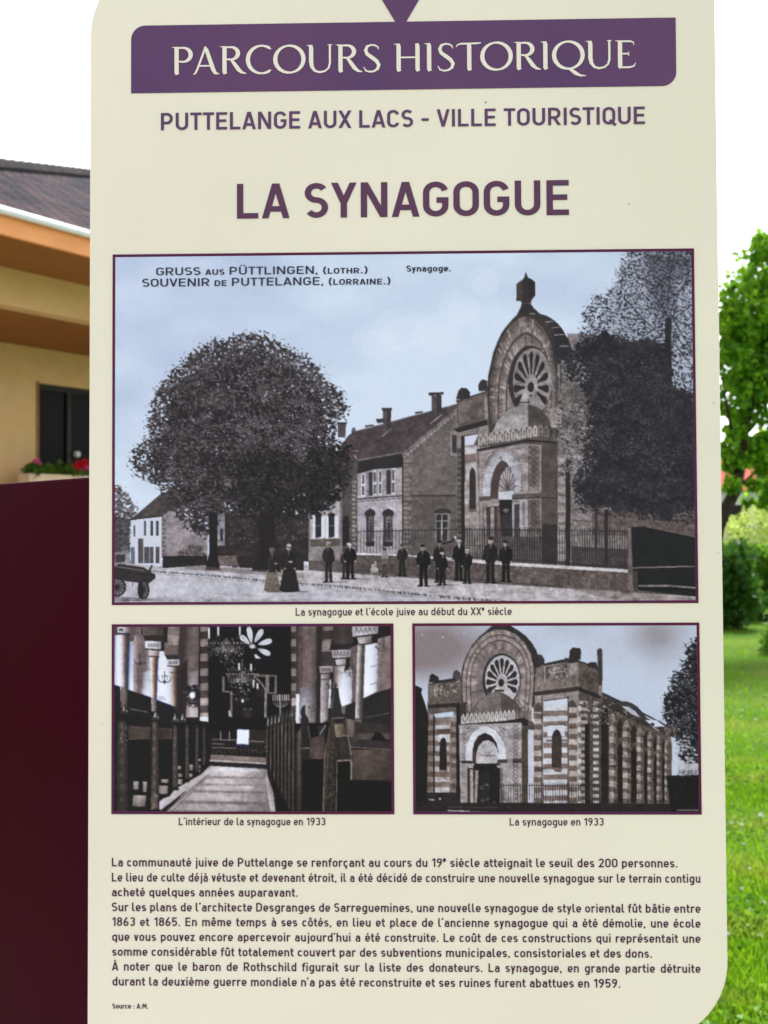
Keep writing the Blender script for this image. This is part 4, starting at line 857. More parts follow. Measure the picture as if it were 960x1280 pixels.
    for y, k, a in ((565, .7, .5), (575, .5, .3), (640, .9, .45), (705, 1.2, .5), (715, .8, .3), (808, 1.6, .6), (822, 1.2, .45), (905, 1.4, .45)):
        x0 = 95-(y-455)*.92; P.soft(D(x0, y-12, 668+(y-487)*.07, y+2, 668+(y-487)*.07, y+16*k+4, x0, y+10*k), (92, 83, 84), a, .8, 4)
    P.soft(D(60, 740, 420, 750, 420, 790, 0, 780), (182, 178, 184), .4, 1.5); P.soft(D(180, 640, 560, 660, 560, 690, 180, 680), (180, 176, 182), .35, 1.5)
    G_(D(-30, 590, 105, 495, 112, 540, -360, 960), [(150, 144, 147), (170, 165, 168)], 6); G_(B(470, 800, 960, 520, 960, 560, 470, 935), [(170, 168, 178), (156, 150, 154), (164, 158, 160)], 16, nz=nm, amt=10)
    P.line(D(95, 535, 0, 615, -360, 935), 2, (96, 88, 90), .9); P.line(D(110, 548, 10, 630, -340, 965), .9, (66, 60, 62), .8)
    G_(D(655, 560, 672, 540, 800, 905, 705, 915), [(166, 160, 160), (120, 112, 112)], 6)
    # left benches
    P.poly([(139, 890), (262, 902), (262, 958), (235, 975), (196, 1004), (180, 1018), (139, 1018)], (29, 28, 31))
    G_(B(200, 55, 645, 85, 640, 186, 205, 192), [(58, 50, 47), (70, 61, 56), (46, 41, 40), (66, 57, 52)], nz=nf, amt=8); P.line(B(215, 188, 430, 188), .8, (100, 88, 80)); P.line(B(500, 183, 630, 181), .7, (86, 75, 69)); P.line(B(215, 62, 640, 90), .8, (84, 74, 70))
    P.poly(B(205, 192, 640, 186, 960, 150, 960, 500, 700, 640, 610, 760, 240, 880), (25, 26, 29))
    for q in (B(250, 745, 380, 750, 365, 860, 242, 855), B(510, 650, 596, 655, 590, 735, 500, 730), B(530, 590, 600, 590, 596, 625, 530, 620), B(680, 585, 740, 590, 735, 640, 672, 635), B(695, 530, 738, 530, 735, 565, 692, 562), B(795, 530, 840, 530, 838, 570, 792, 570), B(890, 450, 922, 450, 920, 480, 890, 478), B(890, 490, 918, 490, 916, 520, 890, 520), B(690, 455, 728, 458, 725, 490, 690, 490), B(345, 610, 388, 612, 382, 715, 345, 715), B(250, 610, 305, 610, 300, 690, 250, 690), B(810, 440, 845, 445, 842, 500, 810, 500), B(892, 385, 925, 385, 920, 405, 892, 405)):
        G_(q, [(120, 110, 107), (146, 136, 133), (112, 102, 99)], 8, (1.05, .85))
    for x0, x1, yt, yb_, lit in ((62, 200, 10, 960, .75), (412, 506, 20, 905, 1), (632, 694, 55, 690, 1), (764, 804, 55, 608, 1), (868, 900, 55, 535, .9), (942, 968, 55, 470, .8)):
        w = x1-x0; G_(B(x0+w*.1, yt+16, x1-w*.1, yt+16, x1+4, yb_-10, x0-8, yb_-10), [(26, 24, 26), (40, 36, 36), (78*lit, 69*lit, 64*lit), (58, 51, 49), (30, 28, 30)], 14, (1.1, .9), nz=nm, amt=9)
        P.poly(B(x0+w*.1, yt+18, x0+w*.3, yt, x0+w*.5, yt-12, x0+w*.7, yt, x1-w*.1, yt+18), (64*lit, 57*lit, 55*lit))
        for k in range(7): y = yt+40+(yb_-yt-90)*k/7; P.ell(136+(x0+w*.52)/8, 900+y/8, w*.018, w*.03, (98*lit, 88*lit, 82*lit), .7); 
        P.line(B(x0+w*.3, yt+30, x0+w*.26, yb_-30), .6, (96*lit, 87*lit, 82*lit), .8); P.line(B(x1-w*.16, yt+30, x1-w*.08, yb_-30), .5, (88*lit, 80*lit, 76*lit), .7)
        P.poly(B(x0-w*.2, yb_-26, x1+w*.12, yb_-16, x1+w*.2, yb_+8, x0-w*.35, yb_+6), (23, 22, 26))
    P.soft(B(415, 770, 490, 740, 495, 880, 430, 900), (120, 106, 92), .5, .7); P.stamps(P.inside(B(415, 760, 490, 740, 495, 880, 430, 890), 20), (.7, 1.5), [(150, 138, 124), (60, 52, 46)], (.5, .9), 2.2, 2.6)
    for x, y in ((160, 872), (472, 937), (668, 962), (743, 960)): P.poly(A(x-38, y+50, x-30, y+10, x-8, y-32, x, y-44, x+8, y-32, x+30, y+12, x+40, y+55), (54, 50, 51)); P.poly(A(x-18, y+26, x-8, y-12, x, y-36, x+1, y+28), (160, 156, 159)); P.poly(A(x+14, y+32, x+22, y+10, x+32, y+36), (132, 126, 128))
    P.stamps(P.inside(B(100, 60, 210, 60, 190, 260, 60, 260), 26), (.5, 1.1), [(150, 144, 144)], (.6, 1))
    # right side: arcade
    G_(E(0, 15, 180, 15, 150, 700, 0, 720), [(56, 48, 48), (98, 85, 84), (102, 89, 88), (84, 72, 72), (54, 46, 47)], nz=nv, amt=8)
    P.line(E(40, 50, 34, 560), .8, (58, 50, 51)); G_(E(30, 440, 135, 420, 130, 700, 18, 710), [(160, 160, 174), (184, 186, 200), (140, 132, 138), (96, 85, 87)], shade=(.62, 1.05), a=.9); G_(E(0, 480, 24, 480, 18, 725, 0, 725), [WH, W2], 5)
    G_(E(130, 40, 180, 35, 165, 660, 130, 705), [(56, 48, 49), (40, 34, 36), (52, 45, 46)], 10)
    G_(E(175, 30, 250, 30, 245, 310, 172, 312), [(86, 75, 74), (112, 100, 98), (92, 80, 79)], 10)
    for y0, y1, c in ((70, 125, (56, 48, 49)), (140, 205, (128, 116, 114)), (205, 300, (62, 53, 54))): G_(E(172, y0, 245, y0-6, 242, y1-4, 168, y1), [tuple(v*.9 for v in c), c, tuple(v*.85 for v in c)], 8)
    G_(E(245, 35, 378, 28, 376, 196, 220, 192), [(48, 40, 41), (64, 54, 55), (52, 44, 45)], nz=nf, amt=6); P.poly(E(226, 152, 378, 150, 380, 196, 220, 194), (40, 34, 36))
    G_(E(350, 180, 405, 160, 400, 560, 350, 560), [(74, 63, 64), (104, 91, 92), (88, 76, 77)], nz=nv, amt=8)
    G_(E(265, 330, 368, 320, 364, 542, 292, 576), [WH, WH, W2, (170, 166, 178)], shade=(.9, 1.02)); G_(E(188, 400, 230, 385, 226, 560, 178, 612), [WH, WH, W2], 8); G_(E(430, 165, 540, 145, 528, 466, 430, 512), [W2, WH, WH, W2, (160, 160, 178)], shade=(.95, 1.02)); P.line(E(485, 305, 530, 292), .9, (100, 100, 118)); P.line(E(485, 420, 528, 405), .9, (100, 100, 118))
    G_(E(535, 120, 628, 95, 628, 440, 526, 472), [(132, 120, 124), (98, 86, 86), (116, 103, 102), (88, 76, 76)], nz=nv, amt=10)
    P.poly(E(150, 612, 292, 566, 330, 552, 430, 512, 528, 468, 628, 440, 640, 760, 380, 760, 150, 700), (38, 35, 38))
    for k in range(22): P.ell(370+(460+k*7)/5.248, 776+(632-k*1.3)/5.248, .45, .4, (140, 134, 134))
    G_(E(402, 158, 452, 158, 436, 645, 386, 645), [(182, 176, 180), (164, 156, 158), (112, 100, 100), (70, 60, 60), (60, 56, 66)]); G_(E(372, 692, 390, 638, 424, 638, 434, 692), [(140, 130, 130), (108, 97, 97), (60, 52, 53)], 8)
    G_(E(366, 40, 538, 33, 536, 84, 370, 110), [(150, 148, 156), (176, 175, 183), (164, 162, 170), (120, 114, 122)]); G_(E(400, 108, 496, 95, 492, 150, 410, 153), [(176, 170, 174), (150, 140, 142), (96, 85, 87)]); P.line(E(370, 112, 502, 93), 2, (46, 40, 44)); P.line(E(408, 157, 494, 151), 1.6, (52, 46, 50))
    G_(E(233, 194, 360, 191, 357, 241, 238, 249), [(150, 145, 151), (168, 164, 170), (136, 130, 137)]); G_(E(256, 255, 328, 249, 324, 291, 264, 296), [(170, 168, 176), (158, 154, 161), (110, 100, 102)]); G_(E(246, 295, 322, 290, 290, 440, 240, 440), [(92, 80, 79), (130, 116, 113), (176, 172, 180), (184, 184, 196)], 14); P.line(E(238, 250, 358, 243), 1.6, (44, 39, 42)); P.line(E(258, 297, 326, 292), 1.2, (56, 48, 50))
    G_(E(152, 300, 240, 298, 238, 340, 158, 346), [(144, 138, 144), (164, 160, 167), (130, 123, 129)], 12); G_(E(163, 350, 222, 344, 208, 652, 158, 674), [(172, 166, 170), (140, 131, 134), (90, 79, 81)], 12); P.line(E(158, 348, 240, 341), 1.4, (48, 42, 44)); P.line(E(165, 386, 228, 380), 1.2, (56, 48, 50))
    for (x0, x1, y, h) in ((385, 530, 62, 19), (245, 350, 218, 17), (165, 232, 322, 14)):
        for k in range(5): a = x0+(x1-x0)*k/5; b = x0+(x1-x0)*(k+.8)/5; P.line(E(a, y+h, (a+b)/2, y-h, b, y+h), .9, (88, 82, 89)); P.line(E(a, y-h, (a+b)/2, y+h*.3, b, y-h), .7, (100, 94, 100), .8)
    for cx, cy in ((437, 839), (476.7, 811), (414.2, 856)):
        P.stamps([(cx+P.r.normal(0, 4.2), cy+P.r.normal(0, 3.6)) for k in range(40)], (.7, 1.5), [(54, 47, 49), (150, 140, 140), (88, 78, 79)], (.5, 1), 1.8, 1.4); P.line([(cx+3, cy-14), (cx+3, cy)], .9, (66, 57, 59)); P.line([(cx-7, cy-2), (cx-3, cy+3), (cx+3, cy+3), (cx+7, cy-2)], .9, (58, 50, 53))
    # right benches, one behind the other
    P.poly([(333, 905), (395, 903), (495, 905), (495, 1020), (345, 1020)], (23, 22, 24))
    for k in range(8):
        x = 333+k*4.6; yt = 902-k*1.6; yb_ = 958+k*9
        G_([(x, yt+6), (x+2.9+k*.15, yt+5), (x+3.2+k*.25, yb_+3), (x-.4, yb_)], [(24, 23, 24), (66, 58, 53), (40, 36, 35), (26, 24, 25)], 9, (1.15, .75), nz=nm, amt=9)
        P.poly([(x, yt+6.5), (x+.8, yt-1), (x+2.4, yt-8), (x+3.8, yt-1), (x+4.6, yt+6)], (44, 41, 43)); P.poly([(x+.9, yt+5), (x+1.4, yt-1), (x+2.4, yt-7), (x+2.6, yt+5)], (168, 168, 176), .75 if k < 4 else .25)
        P.line([(x+.7, yt+10), (x+.5, yb_-3)], .6, (132, 118, 104), .7)
    P.poly(E(28, 600, 34, 575, 44, 560, 60, 550, 62, 610, 82, 640, 40, 645), (42, 38, 40)); G_(E(60, 550, 107, 550, 103, 622, 70, 626), [(150, 145, 148), (136, 129, 131), (104, 95, 96)], 8); P.ell(370+85/5.248, 776+566/5.248, 1.4, 1.2, (56, 50, 52))
    G_(E(30, 640, 82, 640, 96, 760, 94, 908, 28, 908), [(28, 26, 27), (46, 41, 41), (34, 31, 32)], 10) if False else P.poly(E(30, 640, 82, 640, 92, 720, 96, 760, 94, 908, 28, 908), (37, 34, 35), nz=nm, amt=6)
    G_(E(0, 745, 38, 690, 40, 1250, 0, 1250), [(40, 35, 33), (84, 74, 66), (50, 44, 41)], 9, (1.1, .7), nz=nm, amt=12); P.line(E(42, 836, 88, 831), 1, (124, 114, 108)); P.line(E(78, 690, 90, 760, 95, 800, 93, 890), .9, (100, 90, 86))
    G_(E(90, 770, 185, 745, 192, 905, 95, 905), [(66, 54, 53), (82, 69, 66), (64, 53, 52)], nz=nf, amt=8); P.poly(E(140, 690, 200, 680, 190, 750, 150, 755), (46, 41, 43)); P.line(E(155, 745, 195, 682), 1.1, (150, 146, 150))
    P.poly(E(90, 905, 192, 905, 190, 1250, 30, 1250), (21, 21, 23))
    G_(E(330, 655, 640, 680, 640, 850, 340, 830), [(58, 50, 50), (46, 41, 42), (54, 47, 47), (44, 39, 40)], nz=nf, amt=6); G_(E(325, 640, 382, 650, 382, 760, 330, 760), [(80, 69, 68), (108, 95, 92), (84, 73, 71)], 8); P.soft(E(380, 740, 630, 730, 630, 775, 380, 780), (98, 89, 88), .5, .8); P.poly(E(488, 782, 510, 745, 530, 725, 560, 740, 600, 792), (26, 24, 26)); P.line(E(350, 826, 620, 843), .9, (108, 98, 93))
    G_(E(340, 842, 640, 845, 640, 1052, 355, 1042), [(66, 56, 52), (86, 74, 67), (74, 63, 58), (62, 53, 50)], 20, (1.05, .85), nz=nf, amt=10); P.poly(E(355, 1038, 640, 1048, 640, 1250, 262, 1250, 262, 925, 358, 925), (22, 22, 24))
    P.poly(E(213, 605, 222, 555, 232, 510, 245, 460, 258, 412, 270, 450, 285, 505, 294, 545, 304, 575, 318, 612), (42, 40, 44)); G_(E(232, 520, 256, 430, 252, 570, 222, 575), [(120, 122, 132), (74, 74, 82), (44, 42, 46)], 8, a=.75); P.poly(E(296, 562, 326, 560, 317, 614, 298, 602), (140, 130, 130), .6)
    P.poly(E(172, 1250, 182, 900, 196, 790, 215, 700, 232, 640, 315, 632, 322, 680, 335, 755, 350, 820, 358, 870, 360, 912, 268, 916, 262, 1250), (56, 49, 44), nz=nm, amt=12)
    G_(E(215, 700, 262, 690, 262, 1250, 176, 1250), [(86, 76, 66), (46, 40, 37), (60, 52, 46), (34, 30, 29)], 14, (1.05, .75), nz=nm, amt=12); P.poly(E(245, 640, 312, 640, 305, 668, 250, 665), (34, 31, 32)); G_(E(262, 760, 335, 752, 354, 905, 270, 910), [(36, 33, 34), (54, 49, 48), (40, 36, 37)], 8); G_(E(250, 680, 317, 674, 330, 748, 260, 755), [(122, 111, 96), (98, 88, 76), (70, 62, 56)], 8, nz=nm, amt=12)
    P.line(E(270, 917, 360, 911, 362, 1040), 1.3, (144, 132, 120)); P.line(E(260, 760, 337, 750, 352, 820, 360, 880), 1, (130, 120, 108)); P.line(E(178, 1250, 186, 900, 198, 800), .9, (116, 104, 90)); P.line(E(262, 1250, 268, 920), .9, (112, 100, 87)); P.line(E(232, 640, 316, 634), 1, (120, 112, 104))
    for k in range(16): P.ell(370+P.r.uniform(195, 250)/5.248, 776+P.r.uniform(800, 1200)/5.248, .8, 1.6, (104, 92, 80), .5)
    P.a = 255*(P.a/255)**.88
    glow = np.clip(P.a.mean(2)/255-.70, 0, 1); keep = P.a.copy(); P.a = np.repeat(glow[..., None], 3, 2); P.blur(4*P.ss/2); P.a = keep+P.a*np.array((60, 64, 74))
    mottle(P, .13, .5, .2)
    P.blur(.75*P.ss/2); P.a += P.r.normal(0, 2.2, (P.H, P.W, 1))+(P.noise(1.6, 1.6, 1)-.5)[..., None]*6

def front_view(P):
    """lower right print: the striped synagogue seen from its corner"""
    nb = P.noise(60, 40, 3, 21); nf = P.noise(7, 5, 3, 22); nm = P.noise(2.2, 2.2, 2, 23)
    A = tile(512, 776, 8); B = tile(512, 900, 8); C = tile(630, 776, 7.385); D = tile(630, 900, 7.385); E = tile(755, 776, 7.68); F = tile(755, 900, 7.68)
    gx = np.linspace(0, 1, P.W)[None]; gy = np.linspace(0, 1, P.H)[:, None]
    t = np.clip(1.-np.exp(-((gx-.06)/.22)**2-((gy-.13)/.16)**2)*1.25-np.exp(-((gx-.86)/.08)**2-((gy-.06)/.10)**2)*.65+(nb-.5)*.5, 0, 1)[..., None]
    P.a[:] = np.array((130, 122, 125))*(1-t)+np.array((178, 189, 210))*t
    for x, y in ((580, 791.5), (554, 797), (528, 794)): P.ell(x, y, 1.4, 1.4, (172, 166, 168), .7)
    P.sky = P.a.copy()
    # right-hand wing, going back
    wing = [(706, 846), (752, 868), (838, 918), (840, 1003), (706, 1006)]
    P.poly(wing, (84, 76, 72), nz=nm, amt=10)
    lo = [(706, 860), (840, 928)]; hi = 1004
    def yy(x, f): return (846+(x-706)*.55)*(1-f)+hi*f
    xs = [762, 768, 777, 784, 796, 802, 808, 815, 821, 826, 830, 835, 838]
    P.poly([(752, yy(752, .1)), (839, yy(839, .1)), (839, 1004), (752, 1004)], (82, 72, 69), nz=nm, amt=26)
    for x, w in ((771.5, 6), (788.5, 7), (804.5, 5.4), (816.6, 4.8), (827, 3.6)):
        P.poly([(x, yy(x, .42)), (x+w/2, yy(x, .36)), (x+w, yy(x, .43)), (x+w, 1003), (x, 1003)], (36, 31, 33)); P.poly([(x-1, yy(x, .2)), (x+w*.5, yy(x, .12)), (x+w, yy(x, .2)), (x+w*.8, yy(x, .33)), (x, yy(x, .33))], (42, 36, 38), .9)
    for x, ww in ((765.5, 10), (782.5, 11), (799, 9), (811.5, 7), (822.5, 6), (832, 5)):
        P.poly([(x-ww*.5, yy(x, .19)), (x-ww*.2, yy(x, .12)), (x, yy(x, .095)), (x+ww*.2, yy(x, .12)), (x+ww*.5, yy(x, .2))], (128, 116, 110), nz=nm, amt=20)
        for k in range(15):
            y = yy(x, .17+k*.055); h_ = (1004-yy(x, .17))*.07
            P.rect(x-ww*.42, y, x+ww*.1, y+h_, (158, 148, 142) if k % 2 else (108, 95, 89), a=.85, nz=nm, amt=22); P.rect(x+ww*.1, y+1, x+ww*.42, y+h_+1, (112, 100, 94) if k % 2 else (78, 68, 64), a=.85, nz=nm, amt=18)
        P.rect(x-ww*.42, yy(x, .62), x+ww*.42, yy(x, .635), (48, 42, 43), a=.7)
    P.poly([(706, 842), (758, 868), (800, 893), (842, 915), (842, 922), (800, 905), (758, 884), (706, 868)], (58, 51, 52)); P.stamps(P.inside([(706, 850), (758, 872), (800, 896), (800, 906), (758, 888), (706, 872)], 130), (1, 2.2), [(150, 140, 136), (44, 38, 40), (110, 100, 98)], (.6, 1))
    P.line([(752, 866), (775, 877), (842, 912)], 2, (44, 46, 58)); P.line(F(440, 50, 525, 105), 1, (170, 160, 160))
    P.poly(E(120, 795, 180, 778, 250, 795, 320, 840, 370, 895, 395, 925, 345, 925, 300, 870, 230, 825, 165, 815), (58, 54, 60)); P.poly(E(165, 818, 230, 826, 300, 872, 335, 922, 260, 895, 190, 840), (166, 168, 180))
    P.line([(770.6, 879), (775, 877.6), (781, 877.6), (788, 879.6), (795, 884), (801, 890.5), (806, 897)], 2.6, (56, 52, 58))
    P.poly(F(390, 0, 500, 0, 570, 60, 470, 65), (176, 190, 218)); P.ell(755+460/7.68, 900+42/7.68, 2.6, 2.4, (50, 56, 78))
    # corner tower's side
    P.poly([(706, 822), (722, 828), (748, 852), (752, 868), (752, 1006), (706, 1006)], (78, 69, 66), nz=nm, amt=14)
    P.poly(C(682, 380, 770, 400, 860, 440, 880, 690, 690, 610), (84, 73, 68), nz=nm, amt=24); P.line(C(680, 372, 770, 400, 860, 440), 1.4, (44, 40, 46)); P.poly(C(690, 610, 890, 690, 890, 725, 690, 650), (44, 39, 42))
    P.poly(C(755, 405, 790, 385, 850, 385, 862, 440, 770, 420), (50, 46, 50)); P.poly(C(856, 268, 885, 252, 905, 268, 905, 690, 870, 690), (64, 57, 58)); P.poly(C(870, 600, 905, 600, 905, 690, 872, 690), (140, 132, 130), .7)
    for k in range(16):
        y = 876+k*8.2; P.rect(722, y, 734, y+4.1, (168, 160, 158), a=.7, nz=nm, amt=20); P.rect(741, y+1, 748, y+5, (182, 180, 186), a=.8); P.rect(709, y, 716, y+4, (150, 140, 138), a=.5)
    P.rect(730.5, 905, 736.5, 1004, (36, 32, 35)); P.rect(751, 885, 760, 1006, (38, 34, 35)); P.stamps(P.inside([(730, 876), (760, 880), (762, 905), (736, 905)], 90), (1, 2.4), [(140, 130, 126), (52, 45, 46), (88, 78, 76)], (.5, 1))
    # front: right bay
    P.poly(C(270, 430, 370, 400, 682, 370, 690, 610, 690, 900, 270, 900), (112, 101, 97), nz=nm, amt=12); P.poly([(667, 890), (723, 890), (723, 1006), (667, 1006)], (150, 142, 142), nz=nf, amt=8)
    P.poly(C(370, 395, 600, 345, 700, 362, 682, 385, 370, 415), (50, 47, 54)); P.poly(C(598, 350, 604, 275, 630, 248, 700, 255, 710, 280, 706, 360), (52, 46, 48)); P.poly(C(285, 420, 290, 350, 320, 310, 350, 318, 374, 360, 370, 410), (66, 59, 60)); P.poly(C(325, 330, 372, 360, 370, 405, 340, 400), (50, 45, 48))
    P.poly(C(375, 430, 585, 395, 585, 510, 380, 550), (104, 94, 92)); P.stamps(P.inside(C(385, 440, 580, 405, 580, 510, 390, 540), 90), (1, 2.4), [(160, 152, 152), (62, 54, 54), (140, 130, 128)], (.5, .9), 2.2); P.poly(C(600, 400, 672, 388, 672, 490, 605, 505), (130, 121, 120), nz=nm, amt=26); P.poly(C(300, 445, 350, 435, 350, 560, 305, 570), (122, 112, 112), nz=nm, amt=12)
    P.line(C(375, 560, 375, 420, 590, 385), .9, (170, 160, 156), .8)
    P.poly(C(265, 660, 690, 605, 690, 645, 290, 692), (54, 47, 48)); P.poly(C(285, 700, 680, 655, 680, 740, 285, 760), (130, 120, 119), nz=nm, amt=12)
    P.poly(C(362, 745, 600, 712, 590, 800, 362, 800), (178, 190, 212)); P.line(C(362, 738, 600, 708), 1, (54, 48, 54))
    # stripes on the right bay
    for k in range(19):
        y = 882+k*6.6; lt = k % 2 == 0
        P.poly([(679, y), (709, y-1), (709, y+5.6), (679, y+6.6)], (178, 182, 194) if lt else (112, 96, 92), .92, nz=nf, amt=9)
        for x0, x1, o in ((667, 677, 3), (711, 721, 2)): P.rect(x0, y+o, x1, y+o+6.6, (158, 148, 144) if lt else (92, 78, 73), a=.9, nz=nm, amt=12)
        P.rect(722, y, 726, y+6.6, (178, 178, 188) if lt else (120, 106, 102), a=.8)
    P.poly(D(400, 50, 560, 42, 560, 150, 400, 150), (182, 190, 206)); P.line(D(398, 48, 565, 40), .8, (54, 48, 54)); P.poly(D(390, 180, 580, 176, 580, 195, 390, 198), (104, 90, 86))
    P.poly(D(438, 445, 440, 150, 455, 105, 485, 82, 515, 105, 530, 150, 530, 445), (52, 43, 43)); P.poly(D(455, 150, 520, 150, 525, 430, 445, 430), (62, 52, 50)); P.poly(D(440, 430, 545, 440, 520, 478, 470, 475), (104, 82, 78))
    for x in (677.4, 709.8): P.rect(x-.7, 870, x+.7, 1006, (62, 55, 58))
    P.poly(C(280, 790, 318, 745, 350, 800, 355, 840, 275, 840), (78, 68, 66)); P.poly(C(590, 760, 625, 725, 665, 770, 665, 800, 590, 800), (74, 66, 66)); 
    P.rect(659.5, 900, 667, 1004, (176, 182, 202)); P.rect(651, 895, 660, 1004, (76, 65, 55))
    # big arch
    o = A(520, 960, 515, 720, 515, 560, 535, 440, 570, 350, 630, 240, 700, 160, 760, 110, 820, 55) + C(0, 20, 60, 48, 130, 90, 200, 140, 260, 210, 300, 280, 320, 340, 345, 420, 290, 440, 280, 640, 285, 760, 270, 800, 140, 830)
    P.poly(o, (50, 46, 50))
    o1 = [(580, 895), (578, 860), (578.5, 845), (581, 830), (587, 815), (596, 802), (608, 792), (620, 787.5), (632, 788), (644, 793), (655, 803), (663, 817), (667, 835), (667, 855), (665, 880), (664, 895)]
    c = (625, 850)
    def ringat(f): return [(c[0]+(x-c[0])*f, c[1]+(y-c[1])*f) for x, y in o1]
    for f, col in ((1., (128, 117, 115)), (.91, (70, 61, 62)), (.885, (134, 123, 121)), (.80, (82, 72, 72)), (.77, (126, 114, 114)), (.63, (112, 102, 102))): P.poly(ringat(f), col, nz=nm, amt=12)
    for i in range(len(o1)*3-3):
        f = i/3; k = int(f); u = f-k; x, y = o1[k][0]*(1-u)+o1[k+1][0]*u, o1[k][1]*(1-u)+o1[k+1][1]*u
        for ra, rb in ((1., .91), (.88, .80), (.77, .62)):
            if (i+int(ra*10)) % 2: P.line([(c[0]+(x-c[0])*ra, c[1]+(y-c[1])*ra), (c[0]+(x-c[0])*rb, c[1]+(y-c[1])*rb)], 3.4, [(168, 158, 152), (96, 84, 82), (150, 136, 132), (88, 72, 72)][P.r.randint(4)], .55)
    P.ell(627, 850, 24, 33, (52, 47, 51)); P.ell(628, 850, 21.5, 30.5, (166, 164, 172)); rosette(P, 627.5, 853, 21, 32, 11, -22, 202, (50, 44, 46), .34, .95, .27); P.ell(627, 854, 7, 8.4, (158, 152, 154)); P.ell(626.6, 853.5, 3.6, 5, (44, 40, 44)); P.rect(618, 862, 630, 864.4, (50, 46, 50))
    # left bay
    P.poly(A(190, 630, 520, 560, 520, 960, 180, 960), (96, 86, 82), nz=nm, amt=14); P.poly([(534, 893), (574, 890), (574, 1000), (534, 1000)], (122, 112, 112), nz=nf, amt=12)
    P.poly(A(195, 620, 205, 550, 230, 528, 290, 560, 300, 610), (44, 40, 44)); P.poly(A(430, 580, 440, 510, 470, 488, 510, 520, 515, 600, 430, 600), (70, 62, 62)); P.poly(A(300, 595, 440, 575, 515, 600, 195, 640), (46, 42, 46)); P.stamps(P.inside(A(230, 640, 490, 600, 490, 760, 240, 760), 60), (1, 2.6), [(150, 140, 136), (60, 52, 52)], (.4, .8), 2.4)
    P.line(A(255, 770, 258, 640, 320, 625), 1, (150, 140, 136)); P.poly(A(180, 840, 500, 815, 500, 860, 185, 875), (48, 42, 43))
    P.poly(A(255, 930, 440, 905, 440, 960, 255, 965), (178, 190, 210)); P.poly(B(250, 20, 410, 20, 410, 75, 250, 75), (150, 140, 140))
    for k in range(17):
        y = 900+k*6.4; P.rect(534, y, 542, y+6.4, (128, 112, 100) if k % 2 else (86, 74, 68), a=.9, nz=nm, amt=12); P.rect(563.5, y+2, 571, y+8.4, (126, 112, 104) if k % 2 else (88, 76, 72), a=.9, nz=nm, amt=12); P.rect(544, y, 562, y+6.4, (168, 164, 170) if k % 2 else (112, 96, 92), a=.9, nz=nf, amt=12)
    P.poly(B(285, 145, 405, 140, 405, 220, 285, 220), (172, 172, 180)); P.poly(B(270, 90, 410, 85, 410, 135, 275, 140), (84, 68, 64)); P.poly(B(300, 500, 305, 220, 320, 185, 345, 168, 368, 200, 378, 500), (40, 34, 35)); P.poly(B(300, 490, 380, 490, 375, 600, 310, 560), (104, 86, 78), .7)
    P.rect(541.8, 895, 544, 1000, (34, 30, 33)); P.rect(570.5, 880, 576.5, 1004, (36, 32, 34))
    # dome and porch
    P.poly(A(500, 850, 570, 800, 570, 960, 500, 960), (58, 50, 52))
    dm = [(585+68*k/24, 897-5*k/24-29*math.sin(math.pi*k/24)**.75) for k in range(25)]
    P.poly(dm, (110, 100, 98), nz=nf, amt=14); P.poly([(628, 896)] + dm[14:], (84, 74, 71), nz=nf, amt=10); P.line(dm, .9, (60, 53, 54), .8)
    P.poly([(576, 897), (655, 889), (668, 905), (668, 912), (575, 910)], (80, 71, 71))
    for k in range(17):
        x = 577+k*5.2; y = 899-k*.45+(max(0, k-14))*1.6; P.poly([(x, y+6), (x-.2, y-2), (x+1.4, y-6), (x+2.3, y-7.2), (x+3.2, y-6), (x+4.6, y-2), (x+4.4, y+6)], (168, 164, 164) if k < 13 else (112, 102, 98)); P.line([(x+2.2, y+3), (x+2.2, y-3)], 1.5, (112, 104, 104))
    P.poly(B(500, 40, 960, 5) + [(655, 897), (660, 900), (660, 907), (575, 909)], (44, 38, 41)); P.poly([(574, 906), (652, 903), (652, 1004), (576, 1004)], (148, 142, 146), nz=nf, amt=10)
    for x0, x1 in ((577, 588), (622, 632)):
        for k in range(26): P.ell(P.r.uniform(x0, x1), P.r.uniform(906, 925), 1, .8, (90, 82, 86), .6)
    for y0 in range(905, 1000, 5):
        P.line([(641, y0), (648, y0+5)], 1.1, (92, 82, 82), .8); P.line([(648, y0), (641, y0+5)], 1.1, (92, 82, 82), .8); P.line([(578.5, y0), (581.5, y0+5)], .9, (104, 96, 98), .7)
    P.poly(B(560, 420, 570, 230, 620, 120, 700, 65, 780, 55, 860, 90, 940, 200, 960, 300, 960, 390, 880, 400, 640, 410), (184, 188, 202), nz=nf, amt=7); P.line(B(572, 230, 622, 125, 702, 72), .8, (104, 98, 104)); P.line(B(790, 62, 862, 96, 938, 205), .8, (104, 98, 104))
    P.poly(B(630, 430, 628, 310, 650, 215, 690, 155, 755, 125, 820, 155, 870, 225, 888, 310, 878, 430), (46, 38, 42)); P.poly(B(632, 420, 630, 300, 655, 310, 660, 430), (88, 60, 54)); P.poly(B(665, 430, 668, 340, 690, 260, 735, 210, 785, 198, 840, 225, 880, 290, 888, 370, 872, 430), (166, 164, 170))
    for k in range(8): a = math.radians(20+k*20); P.line(B(775, 370, 775+math.cos(a)*95, 370-math.sin(a)*150), .6, (124, 118, 124), .7)
    P.line(B(700, 340, 720, 355, 780, 352, 860, 352), 1, (84, 78, 84))
    P.poly(B(515, 400, 650, 405, 650, 432, 515, 432), (56, 48, 48)); P.poly(B(880, 392, 1000, 385, 1120, 378, 1120, 425, 880, 425), (72, 62, 58)); 
